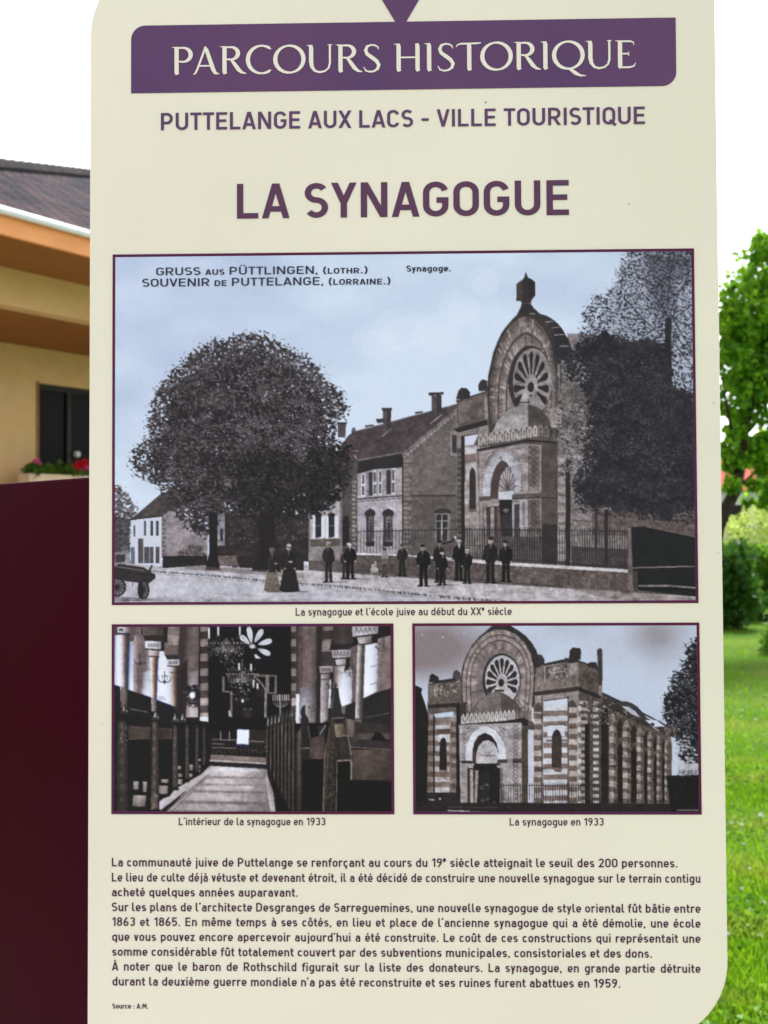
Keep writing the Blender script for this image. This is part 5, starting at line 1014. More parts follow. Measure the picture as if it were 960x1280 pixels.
    P.poly(B(515, 440, 575, 440, 575, 830, 520, 830), (134, 126, 128), nz=nf, amt=8); P.poly(B(580, 455, 700, 450, 700, 830, 580, 830), (62, 48, 46)); P.poly(B(588, 455, 636, 455, 636, 475, 588, 475), (170, 164, 160)); P.poly(B(608, 490, 636, 490, 640, 820, 610, 820), (150, 142, 138)); P.poly(B(660, 500, 690, 500, 672, 820, 650, 820), (140, 132, 126)); P.poly(B(645, 430, 905, 430, 905, 870, 690, 870, 692, 500, 650, 500), (34, 31, 34)); P.poly(B(705, 500, 800, 490, 800, 840, 705, 840), (42, 39, 42))
    P.stamps(P.inside(B(710, 630, 800, 630, 800, 700, 710, 700), 16), (.8, 1.6), [(110, 102, 100)], (.5, 1)); P.stamps(P.inside(B(710, 775, 790, 775, 790, 805, 710, 805), 12), (.8, 1.6), [(100, 94, 92)], (.5, 1)); P.poly(B(835, 830, 850, 800, 860, 850, 845, 875), (120, 112, 110))
    P.poly(B(870, 450, 935, 445, 935, 470, 880, 475), (150, 142, 140)); P.poly(B(905, 480, 935, 480, 935, 830, 905, 830), (112, 100, 96)); P.poly(B(935, 450, 960, 450, 960, 850, 940, 850), (150, 146, 150))
    P.rect(634, 948, 641, 1002, (154, 147, 148), a=.8)
    # iron fence and street edge
    for k in range(58):
        x = 598+k*2.9
        if x > 760: break
        if 597 < x < 626: continue
        P.line([(x, 979), (x, 1006)], .8, (46, 40, 42), .9); P.poly([(x-.8, 981), (x, 977.4), (x+.8, 981)], (46, 40, 42), .9)
    P.line([(626, 981.5), (752, 981.5)], .8, (50, 44, 46)); 
    for k in range(14): x = 768+k*5; P.line([(x, 985), (x, 1004)], .6, (60, 52, 52), .7)
    P.poly([(518, 1002), (876, 1004), (876, 1018), (518, 1018)], (44, 36, 38)); P.line([(560, 1012.5), (588, 1013.6)], 1.6, (150, 140, 138)); P.line([(590, 1013.6), (610, 1014.2)], .8, (110, 102, 100)); P.line([(560, 1008), (640, 1009)], .7, (78, 70, 70))
    P.poly([(516, 856), (521, 857), (528.5, 861), (527, 866), (532, 880), (536, 895), (534, 1006), (516, 1008)], (32, 30, 33)); P.rect(534, 990, 574, 1004, (44, 39, 40))
    for k in range(7): P.line([(563+k*2, 978), (563+k*2, 1003)], .8, (44, 38, 40), .9)
    P.ell(550.5, 993, 3, 3.4, (36, 32, 36)); P.poly([(545, 997), (556, 997), (560, 1004), (556, 1010), (546, 1010), (542, 1002)], (40, 36, 42)); P.poly([(536, 997.5), (545, 998.5), (543, 1000), (537, 999.5)], (158, 152, 148)); P.poly([(549, 997), (551.5, 997), (550.4, 999.6)], (190, 186, 186))
    # trees at the right edge
    P.poly(F(690, 200, 920, 130, 920, 560, 700, 530), (162, 164, 174)); P.poly(F(590, 530, 930, 520, 930, 880, 640, 880), (30, 29, 31)); P.line(F(690, 858, 895, 860), 1, (128, 118, 116)); P.stamps(P.inside(F(700, 480, 880, 480, 880, 530, 700, 535), 40), (1, 2.6), [(110, 112, 120), (70, 72, 78)], (.5, .9))
    crown = E(905, 100, 880, 160, 835, 190, 820, 240, 770, 230, 800, 280, 765, 300, 790, 350, 770, 400, 730, 370, 740, 430, 760, 470, 700, 490, 640, 470, 660, 520, 620, 570, 630, 640, 580, 700, 560, 730, 580, 790, 545, 805, 570, 870) + F(560, 0, 600, 60, 575, 110, 640, 150, 690, 180, 720, 260, 700, 330, 760, 400, 830, 400, 900, 420, 930, 420) + [(878, 790)]
    inner = [(x*.8+868*.2, y*.86+870*.14) for x, y in crown]
    P.foliage(crown, 1.8, [(28, 28, 33), (34, 33, 38), (48, 46, 52)], 2.4, .98, .0, 12, 0, 1.3); P.foliage(inner, 5, [(28, 28, 32), (34, 33, 38), (74, 74, 82)], 2.2, .8, .03, 12); leaves(P, F(690, 150, 800, 140, 890, 330, 860, 410, 720, 330), 70, (1.2, 2.6), [(150, 152, 162), (180, 186, 200)], a=(.5, .9)); leaves(P, F(560, 60, 690, 60, 690, 150, 600, 150), 60, (1.2, 2.4), [(112, 96, 90), (60, 52, 52)], a=(.5, .9))
    P.a = np.where((np.abs(P.a-P.sky).sum(2) > 7)[..., None], 255*(P.a/255)**.93, P.a); mottle(P, .17, .42, .25)
    P.blur(.5*P.ss/2); P.a += P.r.normal(0, 2.8, (P.H, P.W, 1))+(P.noise(1.6, 1.6, 1)-.5)[..., None]*8

# ---------------------------------------------------------------- helpers
def lin(c):
    c = np.asarray(c, float) / 255.0
    return np.where(c <= .04045, c / 12.92, ((c + .055) / 1.055) ** 2.4)

def principled(name, col, rough=.6, spec=.3):
    m = bpy.data.materials.new(name); m.use_nodes = True
    b = m.node_tree.nodes['Principled BSDF']
    b.inputs['Base Color'].default_value = (*col, 1); b.inputs['Roughness'].default_value = rough
    b.inputs['Specular IOR Level'].default_value = spec
    return m, m.node_tree, b

def noisy(name, c1, c2, scale=8, detail=6, rough=.7, spec=.25, bump=0., bscale=None, stretch=None, lo=.35, hi=.65):
    """two colours mixed by a noise in object space, with an optional bump"""
    m, t, b = principled(name, c1, rough, spec)
    tc = t.nodes.new('ShaderNodeTexCoord'); src = tc.outputs['Object']
    if stretch:
        mp = t.nodes.new('ShaderNodeMapping'); mp.inputs['Scale'].default_value = stretch
        t.links.new(src, mp.inputs[0]); src = mp.outputs[0]
    n = t.nodes.new('ShaderNodeTexNoise'); n.inputs['Scale'].default_value = scale; n.inputs['Detail'].default_value = detail
    r = t.nodes.new('ShaderNodeValToRGB'); r.color_ramp.elements[0].position = lo; r.color_ramp.elements[1].position = hi
    r.color_ramp.elements[0].color = (*c1, 1); r.color_ramp.elements[1].color = (*c2, 1)
    t.links.new(src, n.inputs['Vector']); t.links.new(n.outputs[0], r.inputs[0]); t.links.new(r.outputs[0], b.inputs['Base Color'])
    if bump:
        n2 = t.nodes.new('ShaderNodeTexNoise'); n2.inputs['Scale'].default_value = bscale or scale * 6; n2.inputs['Detail'].default_value = 4
        bp = t.nodes.new('ShaderNodeBump'); bp.inputs['Strength'].default_value = bump; bp.inputs['Distance'].default_value = .02
        t.links.new(src, n2.inputs['Vector']); t.links.new(n2.outputs[0], bp.inputs['Height']); t.links.new(bp.outputs[0], b.inputs['Normal'])
    return m

def leaf_mat(name, c1, c2, trans=.45, rough=.45):
    """leaf colour varies leaf by leaf; light passes through"""
    m, t, b = principled(name, c1, rough, .25)
    g = t.nodes.new('ShaderNodeNewGeometry'); r = t.nodes.new('ShaderNodeValToRGB')
    r.color_ramp.elements[0].color = (*c1, 1); r.color_ramp.elements[1].color = (*c2, 1)
    t.links.new(g.outputs['Random Per Island'], r.inputs[0]); t.links.new(r.outputs[0], b.inputs['Base Color'])
    tr = t.nodes.new('ShaderNodeBsdfTranslucent'); mx = t.nodes.new('ShaderNodeMixShader'); mx.inputs[0].default_value = trans
    hsv = t.nodes.new('ShaderNodeHueSaturation'); hsv.inputs['Hue'].default_value = .485; hsv.inputs['Value'].default_value = 1.5
    t.links.new(r.outputs[0], hsv.inputs['Color']); t.links.new(hsv.outputs[0], tr.inputs['Color'])
    out = t.nodes['Material Output']
    t.links.new(b.outputs[0], mx.inputs[1]); t.links.new(tr.outputs[0], mx.inputs[2]); t.links.new(mx.outputs[0], out.inputs['Surface'])
    return m

def mesh_obj(name, verts, faces, mat, parent=None, smooth=False):
    me = bpy.data.meshes.new(name); me.from_pydata([tuple(v) for v in verts], [], faces); me.update()
    if mat: me.materials.append(mat)
    if smooth: me.polygons.foreach_set('use_smooth', [True] * len(me.polygons))
    o = bpy.data.objects.new(name, me); C.objects.link(o)
    if parent: o.parent = parent
    return o

def empty(name, loc=(0, 0, 0)):
    o = bpy.data.objects.new(name, None); o.empty_display_size = .1; o.location = loc; C.objects.link(o); return o

def tag(o, label=None, cat=None, group=None, kind=None):
    for k, v in (('label', label), ('category', cat), ('group', group), ('kind', kind)):
        if v: o[k] = v
    return o

class MB:
    """collects boxes, prisms and tubes for ONE mesh"""
    def __init__(s): s.v, s.f = [], []
    def add(s, v, f): k = len(s.v); s.v += [tuple(p) for p in v]; s.f += [tuple(i + k for i in q) for q in f]
    def box(s, o, ax, ay, az):
        """corner o and three edge vectors"""
        o, ax, ay, az = map(Vector, (o, ax, ay, az))
        v = [o, o+ax, o+ax+ay, o+ay, o+az, o+ax+az, o+ax+ay+az, o+ay+az]
        s.add(v, [(0, 3, 2, 1), (4, 5, 6, 7), (0, 1, 5, 4), (1, 2, 6, 5), (2, 3, 7, 6), (3, 0, 4, 7)])
    def tube(s, pts, radii, n=8):
        rings = []
        pts = [Vector(p) for p in pts]
        for i, p in enumerate(pts):
            d = (pts[min(i+1, len(pts)-1)] - pts[max(i-1, 0)]).normalized()
            a = d.cross(Vector((.31, .72, .6))).normalized(); b = d.cross(a)
            rings.append([p + (a * math.cos(t) + b * math.sin(t)) * radii[i] for t in [2*math.pi*k/n for k in range(n)]])
        v = [q for r in rings for q in r]; f = []
        for i in range(len(pts)-1):
            for k in range(n): f.append((i*n+k, i*n+(k+1) % n, (i+1)*n+(k+1) % n, (i+1)*n+k))
        f += [tuple(range(n))[::-1], tuple((len(pts)-1)*n+k for k in range(n))]
        s.add(v, f)
    def prism(s, poly, off):
        """planar polygon extruded by a vector"""
        n = len(poly); off = Vector(off); v = [Vector(p) for p in poly] + [Vector(p) + off for p in poly]
        s.add(v, [tuple(range(n)), tuple(range(2*n-1, n-1, -1))] + [(i, i+n, (i+1) % n+n, (i+1) % n) for i in range(n)])
    def build(s, name, mat, parent=None, bevel=0., smooth=False):
        o = mesh_obj(name, s.v, s.f, mat, parent, smooth)
        bm = bmesh.new(); bm.from_mesh(o.data); bmesh.ops.recalc_face_normals(bm, faces=bm.faces); bm.to_mesh(o.data); bm.free()
        if bevel:
            m = o.modifiers.new('bevel', 'BEVEL'); m.width = bevel; m.segments = 2; m.limit_method = 'ANGLE'
        return o

def leaf_mesh(name, pts, dirs, size, mat, parent=None, rng=None, width=.62, up=.35, fold=.25):
    """one mesh of many small folded leaves; pts (n,3), dirs (n,3) outward"""
    rng = rng or np.random.RandomState(1)
    n = len(pts); sz = size[0] + (size[1]-size[0]) * rng.rand(n, 1)
    t = dirs + rng.normal(0, .75, (n, 3)); t[:, 2] -= up; t /= np.linalg.norm(t, axis=1)[:, None]
    a = rng.normal(0, 1, (n, 3)); a[:, 2] *= .5; s = np.cross(t, a); s /= np.linalg.norm(s, axis=1)[:, None]
    nn = np.cross(s, t)
    L_, W_ = sz, sz * width / 2
    p0 = pts; p1 = pts + t*L_*.42 + s*W_ + nn*W_*fold; p2 = pts + t*L_ - nn*W_*fold*.8; p3 = pts + t*L_*.42 - s*W_ + nn*W_*fold; pm = pts + t*L_*.45
    v = np.stack([p0, p1, p2, p3, pm], 1).reshape(-1, 3)
    i = np.arange(n)*5
    f = np.stack([np.stack([i, i+1, i+4], 1), np.stack([i+1, i+2, i+4], 1), np.stack([i+2, i+3, i+4], 1), np.stack([i+3, i, i+4], 1)], 1).reshape(-1, 3)
    me = bpy.data.meshes.new(name)
    me.vertices.add(len(v)); me.vertices.foreach_set('co', v.ravel())
    me.loops.add(f.size); me.loops.foreach_set('vertex_index', f.ravel().astype(np.int32))
    me.polygons.add(len(f)); me.polygons.foreach_set('loop_start', np.arange(0, f.size, 3, dtype=np.int32)); me.polygons.foreach_set('loop_total', np.full(len(f), 3, np.int32))
    me.update(); me.materials.append(mat)
    o = bpy.data.objects.new(name, me); C.objects.link(o)
    if parent: o.parent = parent
    return o

def clump_points(rng, centre, radii, n, shell=.55):
    """points in an uneven ellipsoid clump, most of them towards the outside"""
    d = rng.normal(0, 1, (n, 3)); d /= np.linalg.norm(d, axis=1)[:, None]
    r = (shell + (1-shell) * rng.rand(n, 1)) ** .8 * (1 + .18*np.sin(5*d[:, :1]+centre[0]*7) + .15*np.sin(6*d[:, 2:]+centre[2]*5))
    return np.array(centre) + d * r * np.array(radii), d

def at(px, py, depth):
    """a point of the place, from where the photograph shows it and how far away it is (metres ahead)"""
    u, v = (px-CX)/FPX, (CY-py)/FPX
    c, s = math.cos(PITCH), math.sin(PITCH)
    d = Vector((u, c - v*s, s + v*c)); k = depth / d.y
    return Vector((d.x*k, depth, EYE + d.z*k))

# ---------------------------------------------------------------- ground
lawn, t, b = principled('lawn_ground', (.06, .11, .02), .9, .1)
tc = t.nodes.new('ShaderNodeTexCoord'); n1 = t.nodes.new('ShaderNodeTexNoise'); n1.inputs['Scale'].default_value = 1.3; n1.inputs['Detail'].default_value = 8
r = t.nodes.new('ShaderNodeValToRGB'); r.color_ramp.elements[0].position = .35; r.color_ramp.elements[1].position = .66
r.color_ramp.elements[0].color = (.045, .12, .006, 1); r.color_ramp.elements[1].color = (.10, .17, .010, 1)
n2 = t.nodes.new('ShaderNodeTexNoise'); n2.inputs['Scale'].default_value = 60; n2.inputs['Detail'].default_value = 3
bp = t.nodes.new('ShaderNodeBump'); bp.inputs['Distance'].default_value = .03
t.links.new(tc.outputs['Object'], n1.inputs['Vector']); t.links.new(tc.outputs['Object'], n2.inputs['Vector']); t.links.new(n1.outputs[0], r.inputs[0]); t.links.new(r.outputs[0], b.inputs['Base Color']); t.links.new(n2.outputs[0], bp.inputs['Height']); t.links.new(bp.outputs[0], b.inputs['Normal'])
g = mesh_obj('lawn', [(-400, -60, 0), (400, -60, 0), (400, 900, 0), (-400, 900, 0)], [(0, 1, 2, 3)], lawn); tag(g, kind='structure')

gravel = noisy('bounce_gravel', (.30, .27, .23), (.42, .38, .33), 30, 8, .95, .1, .6, 220)
g = mesh_obj('added_bounce_terrace', [(-30, 4.5, .004), (-2.2, 4.5, .004), (5.5, 23, .004), (-8, 40, .004), (-30, 40, .004)], [(0, 1, 2, 3, 4)], gravel); tag(g, kind='structure')  # added pale ground: cuts the lawn's green bounce onto the house
g = mesh_obj('added_bounce_path', [(-7, -40, .004), (.55, -40, .004), (.55, 2.3, .004), (-7, 2.3, .004)], [(0, 1, 2, 3)], gravel); tag(g, kind='structure')  # added, out of view: neutral bounce on the board instead of green lawn light

# ---------------------------------------------------------------- the board
RS = np.array([[0.99972753, 0.00464601, 0.02287532], [-0.00530473, 0.99957055, 0.02881986], [-0.0227316, -0.02893335, 0.99932284]])
TS = np.array([0.0213423, -0.0001134, 1.2389579])
def cam2world(p):
    c, s = math.cos(PITCH), math.sin(PITCH)
    return Vector((p[0], p[2]*c + p[1]*s, EYE + p[2]*s - p[1]*c))
def sgn(px, py):
    """photograph pixel -> board coordinates in metres (x right, y down), on the board's face"""
    d = np.array(((px-CX)/FPX, (py-CY)/FPX, 1.0)); n = RS[:, 2]; p = d * (n @ TS) / (n @ d) - TS
    return float(RS[:, 0] @ p), float(RS[:, 1] @ p)
def sgn_many(p):
    p = np.asarray(p, float); d = np.stack([(p[:, 0]-CX)/FPX, (p[:, 1]-CY)/FPX, np.ones(len(p))], 1)
    n = RS[:, 2]; q = d * ((n @ TS) / (d @ n))[:, None] - TS
    return np.stack([q @ RS[:, 0], q @ RS[:, 1]], 1)
ax = cam2world(RS[:, 0]) - cam2world((0, 0, 0)); up = -(cam2world(RS[:, 1]) - cam2world((0, 0, 0))); back = cam2world(RS[:, 2]) - cam2world((0, 0, 0))
org = cam2world(TS); H0 = org.z / up.z                 # board centre and its height along the board
root = empty('information_board'); base = org - up * H0
root.matrix_world = Matrix(((ax.x, back.x, up.x, base.x), (ax.y, back.y, up.y, base.y), (ax.z, back.z, up.z, base.z), (0, 0, 0, 1)))
tag(root, 'cream information board with purple lettering and three old photographs, maroon side panel', 'information board')
def loc(x, y, d=0.): return (x, d, H0 - y)              # board coordinates -> local

G = np.array((.914, .975, .943))                                                 # light on the board at this exposure
def ink(name, c, rough=.5, spec=.12): return principled(name, tuple(lin(c)/G), rough, spec)[0]
cream = noisy('cream_enamel', tuple(lin((219, 217, 199))/G), tuple(lin((226, 224, 206))/G), 2.2, 5, .42, .16)
plum = noisy('plum_print', tuple(lin((86, 62, 100))/G), tuple(lin((96, 66, 100))/G), 5, 4, .5, .12)
title_ink, text_ink, cap_ink, frame_ink = ink('title_ink', (88, 58, 84)), ink('text_ink', (72, 40, 66)), ink('postcard_ink', (52, 54, 72)), noisy('frame_ink', tuple(lin((78, 34, 74))/G), tuple(lin((84, 26, 52))/G), 6, 3, .5, .12)
cream_ink = ink('cream_ink', (222, 220, 206))
BT, BB = sgn(500, -58)[1], sgn(500, 1301)[1]; RAD = .0865
def round_rect(x0, y0, x1, y1, r, corners):
    """outline, y down; corners = rounded ones out of 'tl tr br bl'"""
    p = []
    for key, cx, cy, a in (('tl', x0, y0, 180), ('tr', x1, y0, 270), ('br', x1, y1, 0), ('bl', x0, y1, 90)):
        if key in corners:
            ox = cx + r if 'l' in key else cx - r; oy = cy + r if 't' in key else cy - r
            p += [(ox + r*math.cos(math.radians(a+q)), oy + r*math.sin(math.radians(a+q))) for q in range(0, 91, 6)]
        else: p.append((cx, cy))
    return p
m = MB(); m.prism([loc(x, y) for x, y in round_rect(-.35, BT, .35, BB, RAD, ('tl', 'br'))], (0, .014, 0)); m.build('panel', cream, root, bevel=.0012)
maroon, mt, mb_ = principled('maroon_paint', (.036, .0022, .0075), .42, .012)
mtc = mt.nodes.new('ShaderNodeTexCoord'); mn = mt.nodes.new('ShaderNodeTexNoise'); mn.inputs['Scale'].default_value = 3; mr = mt.nodes.new('ShaderNodeMapRange'); mr.inputs['To Min'].default_value = .18; mr.inputs['To Max'].default_value = .36
mt.links.new(mtc.outputs['Object'], mn.inputs['Vector']); mt.links.new(mn.outputs[0], mr.inputs[0]); mt.links.new(mr.outputs[0], mb_.inputs['Roughness'])
# the maroon side panel leaves the board's left edge and runs back
wy = sgn(111, 598)[1] - .004; ang = math.radians(40); wl = .75; dx, dy = -math.cos(ang)*wl, math.sin(ang)*wl; tx, ty = math.sin(ang)*.03, math.cos(ang)*.03
m = MB(); m.box(loc(-.338, wy, .018), (dx, dy, 0), (tx, ty, 0), (0, 0, -(H0 - wy))); m.build('side_panel', maroon, root, bevel=.003)
steel = noisy('painted_steel', (.035, .006, .011), (.05, .01, .016), 12, 4, .35, .4)
for x in (-.26, .24):
    m = MB(); m.box((x, .0145, 0), (.06, 0, 0), (0, .04, 0), (0, 0, H0 - BT - .15)); m.build('post', steel, root, bevel=.004)
def sheet(name, outline, mat, d, parent=root):
    return mesh_obj(name, [loc(x, y, -d) for x, y in outline], [tuple(range(len(outline)))[::-1]], mat, parent)
def lettering(name, lines, mat, d, parent=root):
    """lines: (text, px x0, px x1, px y of the baseline at both ends, cap height in px, weight, options)"""
    v, f = [], []
    for text, x0, x1, ya, yb, cap, wt, op in lines:
        a, b_ = sgn(x0, ya), sgn(x1, yb); y = (a[1]+b_[1])/2; s = (sgn(500, ya)[1]-sgn(500, ya-cap)[1])
        q, sx, ex = set_line(text, a[0], b_[0], -y, s, wt, **op)
        for si, quad in q:
            k = len(v); v += [loc(px, -py, -d-.00004*si) for px, py in quad]; f.append((k, k+1, k+2, k+3))
    o = mesh_obj(name, v, f, mat, parent)
    bm = bmesh.new(); bm.from_mesh(o.data)
    for fc in bm.faces:
        fc.normal_update()
        if fc.normal.y > 0: fc.normal_flip()
    bm.to_mesh(o.data); bm.free(); return o
# banner with its pin
bx0, bx1, by0, by1 = -.3036, .3061, -.5493, -.4723
ban = sheet('banner', round_rect(bx0, by0, bx1, by1, .016, ('tl', 'br')), plum, .0005)
p0, p1, p2, p3 = sgn(493.9, 27), sgn(508, 27), sgn(548, -42), sgn(452, -42)
sheet('pin_mark', [(p3[0], p3[1]), (p2[0], p2[1]), (p1[0], by0), (p0[0], by0)], plum, .0005, ban)
lettering('banner_lettering', [('PARCOURS HISTORIQUE', 214, 795.5, 93.9, 85.3, 34.6, 0, dict(style='fancy'))], cream_ink, .0010, ban)
lettering('subtitle_lettering', [('PUTTELANGE AUX LACS - VILLE TOURISTIQUE', 199.5, 808, 163.2, 155.2, 21.8, .152, {})], plum, .0006)
lettering('title_lettering', [('LA SYNAGOGUE', 293, 715, 273.8, 268.6, 43.6, .158, {})], title_ink, .0006)
def T(fit, sx=1.075): return dict(fit=fit, sx=sx, track=.028)
body = [("La communauté juive de Puttelange se renforçant au cours du 19² siècle atteignait le seuil des 200 personnes.", 139.2, 847.4, 1082.9, 1084.2, 's'),
        ("Le lieu de culte déjà vétuste et devenant étroit, il a été décidé de construire une nouvelle synagogue sur le terrain contigu", 139.2, 876, 1101.7, 1103.4, 's'),
        ("acheté quelques années auparavant.", 139.4, 373, 1120.2, 1120.8, 's'),
        ("Sur les plans de l’architecte Desgranges de Sarreguemines, une nouvelle synagogue de style oriental fût bâtie entre", 139.4, 876, 1138.8, 1141, 'j'),
        ("1863 et 1865. En même temps à ses côtés, en lieu et place de l’ancienne synagogue qui a été démolie, une école", 139.6, 876, 1157.2, 1159.6, 'j'),
        ("que vous pouvez encore apercevoir aujourd’hui a été construite. Le coût de ces constructions qui représentait une", 139.6, 876, 1175.9, 1178.4, 'j'),
        ("somme considérable fût totalement couvert par des subventions municipales, consistoriales et des dons.", 139.8, 815.6, 1194.6, 1197, 's'),
        ("À noter que le baron de Rothschild figurait sur la liste des donateurs. La synagogue, en grande partie détruite", 139.8, 876, 1213.2, 1215.8, 'j'),
        ("durant la deuxième guerre mondiale n’a pas été reconstruite et ses ruines furent abattues en 1959.", 140, 776, 1231.8, 1234.4, 's')]
lettering('body_lettering', [(tx_, a, b_, y0, y1, 10.9, .15, T('scale' if k == 's' else 'spaces')) for tx_, a, b_, y0, y1, k in body], text_ink, .0006)
lettering('source_lettering', [('Source : A.M.', 140.2, 185.8, 1260.6, 1260.6, 6.4, .17, {})], text_ink, .0006)
lettering('caption_lettering', [('La synagogue et l’école juive au début du XX² siècle', 369, 640, 769.4, 769, 9.6, .14, T('scale'))], text_ink, .0006)
lettering('caption_lettering', [('L’intérieur de la synagogue en 1933', 223, 407.3, 1031.4, 1031.6, 9.6, .14, T('scale'))], text_ink, .0006)
lettering('caption_lettering', [('La synagogue en 1933', 636.4, 755, 1031.8, 1032, 9.6, .14, T('scale'))], text_ink, .0006)

# the three prints: painted grain by grain and stored as colours of a fine mesh
pm = bpy.data.materials.new('printed_picture'); pm.use_nodes = True
pt = pm.node_tree; pb = pt.nodes['Principled BSDF']; at_ = pt.nodes.new('ShaderNodeAttribute'); at_.attribute_name = 'print'
pt.links.new(at_.outputs['Color'], pb.inputs['Base Color']); pb.inputs['Roughness'].default_value = .45; pb.inputs['Specular IOR Level'].default_value = .12
RES = 1129.0
def printed(rect, painter, seed, label, bw=3.4):
    x0, y0, x1, y1 = rect; e = bw / RES
    fr = MB(); o = [(x0, y0), (x1, y0), (x1, y1), (x0, y1)]; i = [(x0+e, y0+e), (x1-e, y0+e), (x1-e, y1-e), (x0+e, y1-e)]
    pw, ph = x1-x0-2*e, y1-y0-2*e
    P = Paint(0, 0, round(pw*RES), round(ph*RES), 2, seed, lambda p: (sgn_many(p) - (x0+e, y0+e)) * RES)
    painter(P); img = lin(P.small()) / G; h, w_ = img.shape[:2]
    xs = x0+e + (np.arange(w_)+.0)/(w_-1)*pw; ys = y0+e + np.arange(h)/(h-1)*ph
    X, Y = np.meshgrid(xs, ys); v = np.stack([X, np.full_like(X, -.0006), H0 - Y], -1).reshape(-1, 3)
    a = (np.arange(h-1)[:, None]*w_ + np.arange(w_-1)[None]).ravel(); f = np.stack([a, a+w_, a+w_+1, a+1], 1)
    me = bpy.data.meshes.new('printed_photograph'); me.vertices.add(len(v)); me.vertices.foreach_set('co', v.ravel())
    me.loops.add(f.size); me.loops.foreach_set('vertex_index', f.ravel().astype(np.int32)); me.polygons.add(len(f)); me.polygons.foreach_set('loop_start', np.arange(0, f.size, 4, dtype=np.int32)); me.polygons.foreach_set('loop_total', np.full(len(f), 4, np.int32)); me.update()
    ca = me.color_attributes.new('print', 'FLOAT_COLOR', 'POINT'); ca.data.foreach_set('color', np.concatenate([img.reshape(-1, 3), np.ones((h*w_, 1))], 1).astype(np.float32).ravel())
    me.materials.append(pm); ob = bpy.data.objects.new('printed_photograph', me); C.objects.link(ob); ob.parent = root; ob['label'] = label
    v = [loc(x, y, -.0008) for x, y in o + i]; mesh_obj('picture_border', v, [(0, 4, 5, 1), (1, 5, 6, 2), (2, 6, 7, 3), (3, 7, 4, 0)], frame_ink, ob)
    return ob
X0, X1 = -.3239, .3231
p_ = printed((X0, -.2900, X1, .1017), street_view, 3, 'old postcard of a street with a domed synagogue and a big tree')
lettering('postcard_lettering', [('GRUSS aus PÜTTLINGEN, (Lothr.)'.replace('Lothr', 'lothr'), 194.5, 460.5, 343.9, 342.6, 9.8, .14, dict(style='mixed')), ('SOUVENIR de PUTTELANGE, (lorraine.)', 177.2, 489, 358.4, 356, 10, .14, dict(style='mixed')), ('Synagoge.', 507.5, 564, 339.8, 339.6, 7.8, .17, {})], cap_ink, .0012, p_)
printed((X0, .1230, -.0115, .3320), interior_view, 5, 'dark old photograph of the benches and columns inside')
printed((.0092, .1230, X1+.0006, .3320), front_view, 7, 'old photograph of the striped stone front seen from its corner')

# small dirt marks of the enamel
dirt = ink('dirt_speck', (140, 137, 130))
rs = np.random.RandomState(2)
for px, py, s in ((607, 128, 2.2), (786, 255, 1.6), (606, 150, .9), (892, 504, 1.2), (879, 665, .9), (898, 691, 1), (900, 300, 1.4), (131, 420, .8), (330, 1216, .8), (700, 210, .8), (250, 200, .7), (880, 1110, 1), (128, 905, 1), (560, 1270, .9), (430, 190, .7)):
    x, y = sgn(px, py); a = rs.rand()*3; r_ = s/RES*.5
    mesh_obj('dirt_speck', [loc(x+r_*math.cos(a+k*1.05)*(1+.5*rs.rand()), y+r_*math.sin(a+k*1.05)*(1+.8*rs.rand()), -.0004) for k in range(6)], [(0, 1, 2, 3, 4, 5)], dirt, root)

# ---------------------------------------------------------------- house on the left
dE = Vector((.544, .839, 0)); nE = Vector((-.839, .544, 0))      # along the eave, into the house
def hp(s, c, z): return dE*s + nE*c + Vector((0, 0, z))         # house coordinates: along, inwards, height
def s_at(px, c):                                                 # along-coordinate where the column px meets the plane at c
    r_ = Vector(((px-CX)/FPX, 1, 0)); t_ = c / (nE.dot(r_)); return dE.dot(r_*t_)
def dp0(c, px): return c / nE.dot(Vector(((px-CX)/FPX, 1, 0)))
hr = empty('house'); tag(hr, 'peach rendered house with a brown tiled roof and deep eaves behind the board', 'house')
cF = 9.585; cB = cF + 1.26; cW = cF + 3.65
S0, S1 = -2.5, 20.0
render_ = noisy('peach_render', (.66, .43, .21), (.70, .47, .24), 5, 6, .9, .1, .35, 160)
fascia_ = noisy('apricot_board', (.78, .31, .12), (.84, .35, .14), 2, 5, .6, .2, .15, 30, (1, 1, 6))
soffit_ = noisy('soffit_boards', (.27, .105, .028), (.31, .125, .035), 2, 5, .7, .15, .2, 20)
white_ = noisy('gutter_metal', (.66, .72, .78), (.74, .79, .84), 9, 4, .35, .4)
zF0, zF1 = 4.50, 4.725
m = MB(); m.box(hp(S0, cF, zF0), dE*(S1-S0), nE*.05, (0, 0, zF1-zF0)); m.build('fascia', fascia_, hr, .004)
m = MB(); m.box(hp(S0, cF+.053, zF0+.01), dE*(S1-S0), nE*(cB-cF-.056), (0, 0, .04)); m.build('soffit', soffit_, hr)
m = MB(); m.box(hp(S0, cB, 4.07), dE*(S1-S0-.3), nE*.25, (0, 0, zF0-4.07+.2)); m.build('beam', render_, hr, .006)
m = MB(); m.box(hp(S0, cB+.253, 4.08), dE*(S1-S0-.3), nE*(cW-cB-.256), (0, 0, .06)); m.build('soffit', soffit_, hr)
sw0, sw1 = s_at(46, cW), s_at(46, cW) + 1.9; zw0, zw1 = 2.15, 3.57
m = MB()
m.box(hp(S0, cW, 0), dE*(sw0-S0), nE*.3, (0, 0, 4.14)); m.box(hp(sw1, cW, 0), dE*(S1-.3-sw1), nE*.3, (0, 0, 4.14)); m.box(hp(sw0, cW, zw1), dE*(sw1-sw0), nE*.3, (0, 0, 4.14-zw1)); m.box(hp(sw0, cW, 0), dE*(sw1-sw0), nE*.3, (0, 0, zw0))
m.box(hp(S1-.3, cW, 0), nE*7, dE*.0-dE*.3, (0, 0, 4.7)); m.build('wall', render_, hr)
